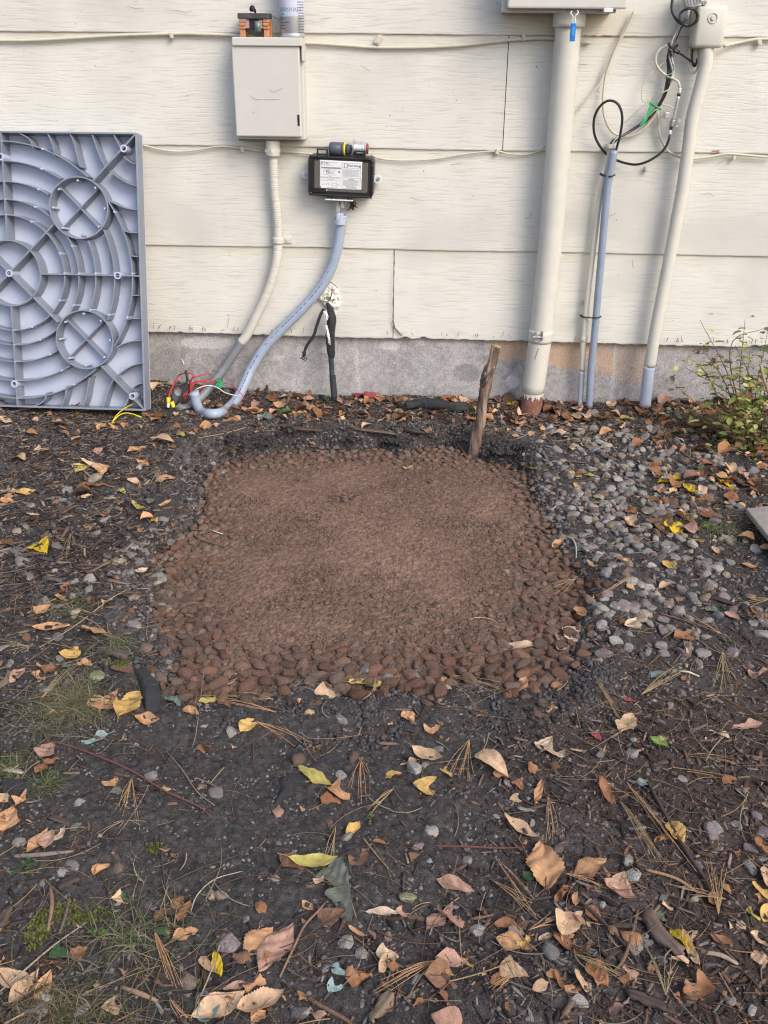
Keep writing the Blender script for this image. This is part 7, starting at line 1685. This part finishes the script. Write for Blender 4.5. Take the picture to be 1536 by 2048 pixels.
blades("grass_tuft", 150, 1412, 105, 55, 620, .050, DRY+[(.12, .14, .07)], "flattened dry grey-green grass tuft beside the black soil", "grass", None, 1.5, .0007, "tufts in the soil")
blades("grass_tuft", 150, 1222, 60, 34, 130, .045, MIX, "thin dry grass tuft in the mulch left of the bed", "grass", None, 1.3, .0006, "tufts in the soil")
blades("grass_tuft", 235, 1300, 70, 40, 180, .040, MIX, "dark green and straw tuft by the flat bark slab", "grass", None, 1.2, .0007, "tufts in the soil")
blades("grass_tuft", 95, 1572, 45, 26, 130, .032, GRN+GRN+DRY, "small green grass tuft on the black soil", "grass", None, 1.0, .0007, "tufts in the soil")
blades("grass_tuft", 20, 1545, 50, 50, 150, .035, MIX, "grass tuft near the pale split chip", "grass", None, 1.2, .0007, "tufts in the soil")
blades("grass_tuft", 468, 800, 12, 10, 14, .03, DRY, "tiny straw tuft at the foundation between conduits", "grass", None, .8, .0006, "tufts in the soil")
blades("grass_tuft", 618, 778, 12, 8, 30, .045, [(.16, .17, .08), (.2, .19, .1)], "small upright grass tuft at the foundation beside the wrapped pipe", "grass", None, .5, .0007, "tufts in the soil")
blades("grass_tuft", 942, 822, 18, 12, 60, .05, [(.12, .15, .06), (.2, .19, .12)], "wispy grass tuft behind the stake at the foundation", "grass", None, .6, .0006, "tufts in the soil")
blades("lawn_grass", 120, 2030, 300, 50, 330, .040, [(.13, .12, .06), (.2, .17, .10), (.09, .10, .04), (.26, .21, .14)], "worn mossy grass over the lower corner", None, 'stuff', 1.4, .0008)
blades("thin_grass", 260, 1880, 190, 100, 190, .050, MIX+DRY, "thin old grass among the soil crumbs", None, 'stuff', 1.4, .0007)
blades("dry_weeds", 1400, 850, 150, 46, 700, .075, [(.22, .14, .08), (.16, .10, .06), (.3, .22, .13), (.10, .11, .05)], "tangle of dead stems below the shrub", None, 'stuff', 1.1, .0008)
blades("thin_weeds", 1440, 1060, 130, 60, 260, .045, GRN+DRY, "sparse green weeds between stones and slab", None, 'stuff', 1.3, .0008)
def moss(cx, cy, rx, ry, n, label):
    c = gp(cx, cy, top_h); sc = CF/proj(c)[2][0]; P = []
    for _ in range(n):
        a_ = random.uniform(0, 6.28); q = math.sqrt(random.random()); P.append((c[0]+rx/sc*q*math.cos(a_), c[1]+ry*1.9/sc*q*math.sin(a_)))
    P = np.array(P); r = rng.uniform(.0012, .0028, n); z = soil_h(P[:, 0], P[:, 1])+.002; col = np.array([.115, .13, .03])[None]*(.5+.9*rng.random((n, 1)))
    V1, F1 = lump(1, 5, 0, 1.5); m = merge("moss_patch", [(V1, F1)], np.stack([P[:, 0], P[:, 1], z], 1), rotm(rng.uniform(0, 6, n)), np.stack([r, r, r*1.5], 1), col, MT['grass'], label, "moss", None); m['group'] = "moss patches"
moss(292, 1352, 26, 14, 420, "yellow-green moss patch on the blue weed fabric"); moss(252, 1328, 18, 10, 200, "small dark moss patch beside the flat bark slab"); moss(315, 1700, 22, 7, 160, "flat moss patch round the upright dark stick"); moss(160, 1830, 60, 16, 320, "moss among the lower grass and sticks"); moss(80, 1860, 26, 26, 220, "bright moss patch by the grass at the photo's lower edge")
def sprig(x, y, n, size, col, label, grp="small weeds"):
    """a rosette or short stem carrying little leaves"""
    B = gp(x, y, top_h); sc = CF/proj(B)[2][0]; mb = MB(); cols = []
    t = thing("weed", label, "weed", tuple(B), grp)
    st = [B, B+np.array([random.uniform(-.004, .004), -.004, .012]), B+np.array([random.uniform(-.008, .008), -.006, .022])]
    smooth_tube_obj("stem", st, .0009, MT['stem'], t, seg=5, step=.005)
    V, F, C_ = leaflets([(B+np.array([random.gauss(0, size*.5/sc), random.gauss(0, size*.4/sc), random.uniform(.005, .022)]), random.uniform(.35, .7)*size/sc) for _ in range(n)], [col])
    link("leaves", mesh_np("leaves", V, F, C_), MT['fresh'], t, True); settle(t)
def leaflets(items, cols, up_tilt=.5):
    V, F, C_, off = [], [], [], 0
    for p, L in items:
        yaw = random.uniform(0, 6.28); pit = random.uniform(-.3, up_tilt); rl = random.uniform(-.5, .5); col = np.array(random.choice(cols))*random.uniform(.75, 1.2)
        Rm = np.array(Matrix.Rotation(yaw, 3, 'Z')@Matrix.Rotation(-pit, 3, 'Y')@Matrix.Rotation(rl, 3, 'X'))
        n = 7
        for i in range(n):
            u = i/(n-1); w_ = .30*math.sin(math.pi*min(1, u**.8))**.8+.01
            for v in (-1, 0, 1): q = np.array([u, v*w_, .12*abs(v)-.25*u*u])*L; V.append(p+Rm@q); C_.append(col*(1.15 if v == 0 else 1))
        for i in range(n-1):
            for j in range(2): F.append([off+3*i+j, off+3*i+3+j, off+3*i+4+j, off+3*i+1+j])
        off += 3*n
    return np.array(V), np.array(F), np.array(C_)
YG = [(.26, .31, .08), (.38, .42, .12), (.16, .22, .06), (.10, .15, .05), (.48, .47, .17), (.24, .15, .08)]
def bush():
    B = gp(1500, 905, soil_h); t = thing("shrub", "straggly yellow-green shrub with bare twigs by the foundation, partly out of frame", "shrub", tuple(B))
    dB = WY-B[1]; stems = []
    tips = [((1488, 890), (1460, 760), (1400, 640), .0), ((1492, 890), (1452, 770), (1410, 705), .02), ((1500, 900), (1470, 800), (1372, 735), .06), ((1495, 900), (1440, 850), (1340, 760), .05), ((1505, 900), (1480, 780), (1490, 640), .02), ((1510, 900), (1500, 760), (1470, 690), .04), ((1505, 900), (1490, 830), (1500, 700), .0), ((1515, 900), (1510, 800), (1536, 660), .0), ((1520, 900), (1530, 780), (1560, 640), .05), ((1530, 905), (1560, 800), (1600, 700), .03), ((1495, 905), (1450, 860), (1400, 830), .10), ((1500, 910), (1470, 880), (1445, 860), .12), ((1500, 905), (1490, 850), (1470, 800), .1), ((1515, 910), (1525, 850), (1520, 780), .1), ((1530, 910), (1550, 860), (1570, 780), .1), ((1480, 900), (1420, 760), (1385, 720), .0), ((1500, 900), (1460, 700), (1530, 655), .0)]
    mbs = []
    for (a, b_, c_, off_) in tips:
        P = [wp(a[0], a[1], dB), wp(b_[0], b_[1], dB*.8+off_*.5), wp(c_[0], c_[1], dB*.55+off_)]; C, _ = catmull(P, .02); stems.append(C)
        smooth_tube_obj("stem", P, [.0022, .0014, .0006], MT['stem'], t, seg=5, step=.02)
    items, it2, it3 = [], [], []
    for k, C in enumerate(stems):
        for j in range(len(C)):
            f = j/len(C)
            for _ in range(3 if f > .25 else 1):
                if random.random() < (.75 if k not in (0, 4, 16) else .25): items.append((C[j]+np.random.default_rng(j*31+k*7+_).normal(size=3)*np.array([.016, .016, .012]), random.uniform(.010, .024)))
    for (x, y, n, s_, L) in [(1505, 860, 90, 36, .024), (1485, 825, 80, 34, .021), (1515, 785, 90, 34, .021), (1495, 750, 30, 30, .015), (1530, 880, 34, 28, .024), (1500, 900, 20, 26, .020), (1455, 790, 14, 16, .014), (1475, 740, 20, 16, .015), (1452, 858, 8, 14, .020), (1468, 870, 6, 14, .022), (1375, 725, 6, 7, .012), (1425, 745, 12, 12, .012)]:
        for _ in range(n): items.append((wp(random.gauss(x, s_), random.gauss(y, s_*.8), dB*.8+random.uniform(-.06, .10)), L*random.uniform(.6, 1.3)))
    V, F, C_ = leaflets(items, YG); link("foliage", mesh_np("foliage", V, F, C_), MT['fresh'], t, True)
    for (x, y, n) in [(1424, 725, 26), (1402, 700, 18), (1500, 880, 10)]:
        for _ in range(n): it3.append((wp(random.gauss(x, 7), random.gauss(y, 8), dB*.6+random.uniform(-.02, .02)), random.uniform(.008, .014)))
    V, F, C_ = leaflets(it3, [(.26, .10, .07), (.16, .08, .06), (.40, .26, .18)]); link("withered_leaves", mesh_np("withered_leaves", V, F, C_), MT['fresh'], t, True)
    P = [wp(1540, 795, dB+.02), wp(1528, 760, dB+.02), wp(1521, 728, dB+.02)]; smooth_tube_obj("dead_cane", P, .0032, MT['cutwood'], t, seg=8, step=.02)
    settle(t)
bush()
for it in [(1340, 835, 12, 26, (.22, .30, .22), "pale grey-green weed below the cream riser pipe"), (1325, 870, 6, 14, (.2, .28, .2), "small grey-green sprout among stones"), (735, 1648, 10, 12, (.07, .16, .04), "tiny green sprig on the soil beside the golden leaf"), (60, 1740, 8, 18, (.05, .17, .05), "flat green weed at the photo's edge in the soil"), (200, 1880, 10, 16, (.06, .15, .03), "low green weed in the moss"), (1495, 930, 5, 12, (.10, .22, .06), "single bright green sprout under the shrub"), (1422, 895, 4, 12, (.28, .05, .12), "little crimson-leaved seedling among the litter"), (1265, 872, 4, 7, (.3, .34, .2), "seedling by the tan arched leaf"), (870, 1600, 3, 7, (.07, .12, .05), "minute seedling below the cut golden leaf"), (1480, 1375, 4, 10, (.3, .36, .12), "yellow-green sprig by the far pale stone")]:
    sprig(*it)

# ================================================================== LABELS FOR THE LEAVES, STONES AND PEBBLES
MARKS = [(145, 540, "the leaning grey pad"), (250, 845, "the yellow wire"), (300, 870, "the black cable"), (430, 820, "the conduit bend"), (668, 800, "the wrapped pipe's foot"), (870, 822, "the black foam sleeve"), (948, 900, "the stake's foot"), (1061, 820, "the rusty pipe foot"), (1168, 808, "the slim pipes' feet"), (1290, 800, "the cream riser's foot"), (1500, 880, "the shrub"), (1500, 1050, "the stone slab"), (1060, 947, "the round yellow leaf"), (1345, 1063, "the spotted yellow leaf"), (1380, 985, "the two yellow leaves"), (1145, 1100, "the pale hooked twig"), (1230, 1010, "the heaped pale stones"), (1340, 1280, "the crooked brown twig"), (1150, 1262, "the curled cream leaf by the bed"), (1043, 1299, "the rolled cream leaf on the bed"), (895, 1368, "the bed's front needle spray"), (741, 1374, "the long yellow leaf on the bed's edge"), (465, 1362, "the torn tan leaf on red pebbles"), (300, 1400, "the blue weed fabric"), (150, 1412, "the dry grass tuft"), (192, 1480, "the blue-green leaf"), (85, 1100, "the small yellow leaf"), (161, 942, "the pale yellow round leaf"), (312, 1168, "the large corner stone"), (40, 990, "the double curled leaf"), (265, 1560, "the long reddish twig"), (252, 1600, "the needle brush"), (600, 1590, "the dark mesh fabric"), (630, 1560, "the pale yellow leaf on fabric"), (810, 1555, "the cut golden leaf"), (915, 1520, "the open needle fan"), (985, 1540, "the long arched tan leaf"), (1110, 1505, "the broad torn cream leaf"), (1212, 1590, "the hooked russet leaf"), (1320, 1486, "the bright green leaf"), (1490, 1455, "the pink crumpled leaf"), (1350, 1670, "the dark wet stick"), (1440, 1780, "the tall needle fan"), (1088, 1740, "the large orange-brown leaf"), (1180, 1742, "the oval leaf beside it"), (910, 1778, "the pink stemmed leaf"), (676, 1790, "the grey leaf remains"), (624, 1733, "the long curled yellow leaf"), (325, 1725, "the upright dark stick"), (207, 1745, "the folded orange leaf"), (75, 1690, "the overlapping tan leaves"), (120, 1830, "the tan stick in grass"), (437, 1940, "the thin yellow leaf"), (553, 1900, "the large cream leaf"), (320, 1930, "the old needle sheaf"), (461, 1894, "the purplish stone"), (700, 1955, "the blue-grey leaf scraps"), (770, 1920, "the cream crumpled leaf"), (900, 1850, "the pink leaf cluster"), (1030, 1955, "the broad pale leaf"), (1145, 1890, "the lower leaf pile"), (1318, 1875, "the long wood chip"), (1330, 2000, "the three-pronged needles"), (1520, 1830, "the golden leaves at the side"), (560, 900, "the bed's back edge"), (400, 960, "the bed's back corner"), (340, 1150, "the bed's left edge"), (450, 1400, "the bed's front corner"), (620, 1380, "the bed's front edge"), (1110, 1340, "the bed's far front corner"), (1105, 1090, "the bed's right edge"), (325, 1260, "the fabric side of the bed"), (360, 1340, "the inner front corner"), (1120, 1220, "the bed's lower right edge"), (380, 1060, "the exposed root"), (760, 1320, "the grey stones in the front row"), (560, 1340, "the front row before the needles"), (1000, 925, "the bed's right back corner"), (690, 1000, "the dark hollow in the bed"), (900, 1230, "the grey spots in the bed"), (700, 1130, "the bare dust in the bed"), (520, 1160, "the dusty patch in the bed")]
def near_marks(x, y):
    q = sorted((math.hypot((x-a)/1.0, (y-b)*1.5), t_, a, b) for a, b, t_ in MARKS); return q
ORD = ["closest", "second closest", "third closest", "fourth closest", "fifth closest", "sixth closest", "seventh closest", "eighth closest", "ninth closest", "tenth closest", "eleventh closest", "twelfth closest", "thirteenth closest", "fourteenth closest", "fifteenth closest", "sixteenth closest", "seventeenth closest", "eighteenth closest", "nineteenth closest", "twentieth closest"]
def relation(x, y, a, b):
    dx, dy = x-a, (y-b)*1.5
    if abs(dx) < 18 and abs(dy) < 18: return "right beside"
    if abs(dx) > abs(dy): return "right of" if dx > 0 else "left of"
    return "below" if dy > 0 else "above"
def assign(items, desc):
    """items: (obj, px, py, ...); desc(item) -> phrase. Each label names look, side and nearest mark; look-alikes are ranked by distance"""
    B = {}
    for it in items:
        d, t_, a, b = near_marks(it[1], it[2])[0]; B.setdefault((desc(it), relation(it[1], it[2], a, b), t_), []).append((d, it))
    for (ph, rel, t_), L in B.items():
        L.sort(key=lambda q: q[0])
        for k, (d, it) in enumerate(L):
            s_ = f"{ph} {rel} {t_}"
            if len(L) > 1: s_ += ", "+ORD[min(k, len(ORD)-1)]
            it[0]['label'] = s_
def leaf_desc(it):
    L = it[3]; sz = "small " if L < .032 else ("large " if L > .07 else ""); return f"{sz}{SH[it[6]]} {LN[it[4]]} leaf"
assign(LEAVES, leaf_desc)
def st_desc(it):
    sz = "small " if it[3] < .022 else ("large " if it[3] > .034 else ""); return f"{sz}{CNAME[it[4]]} stone"
assign(STONES, st_desc)
def rp_desc(it): return ("large " if it[3] > .027 else "small " if it[3] < .019 else "medium ")+"red-brown pebble"
assign(REDL, rp_desc)
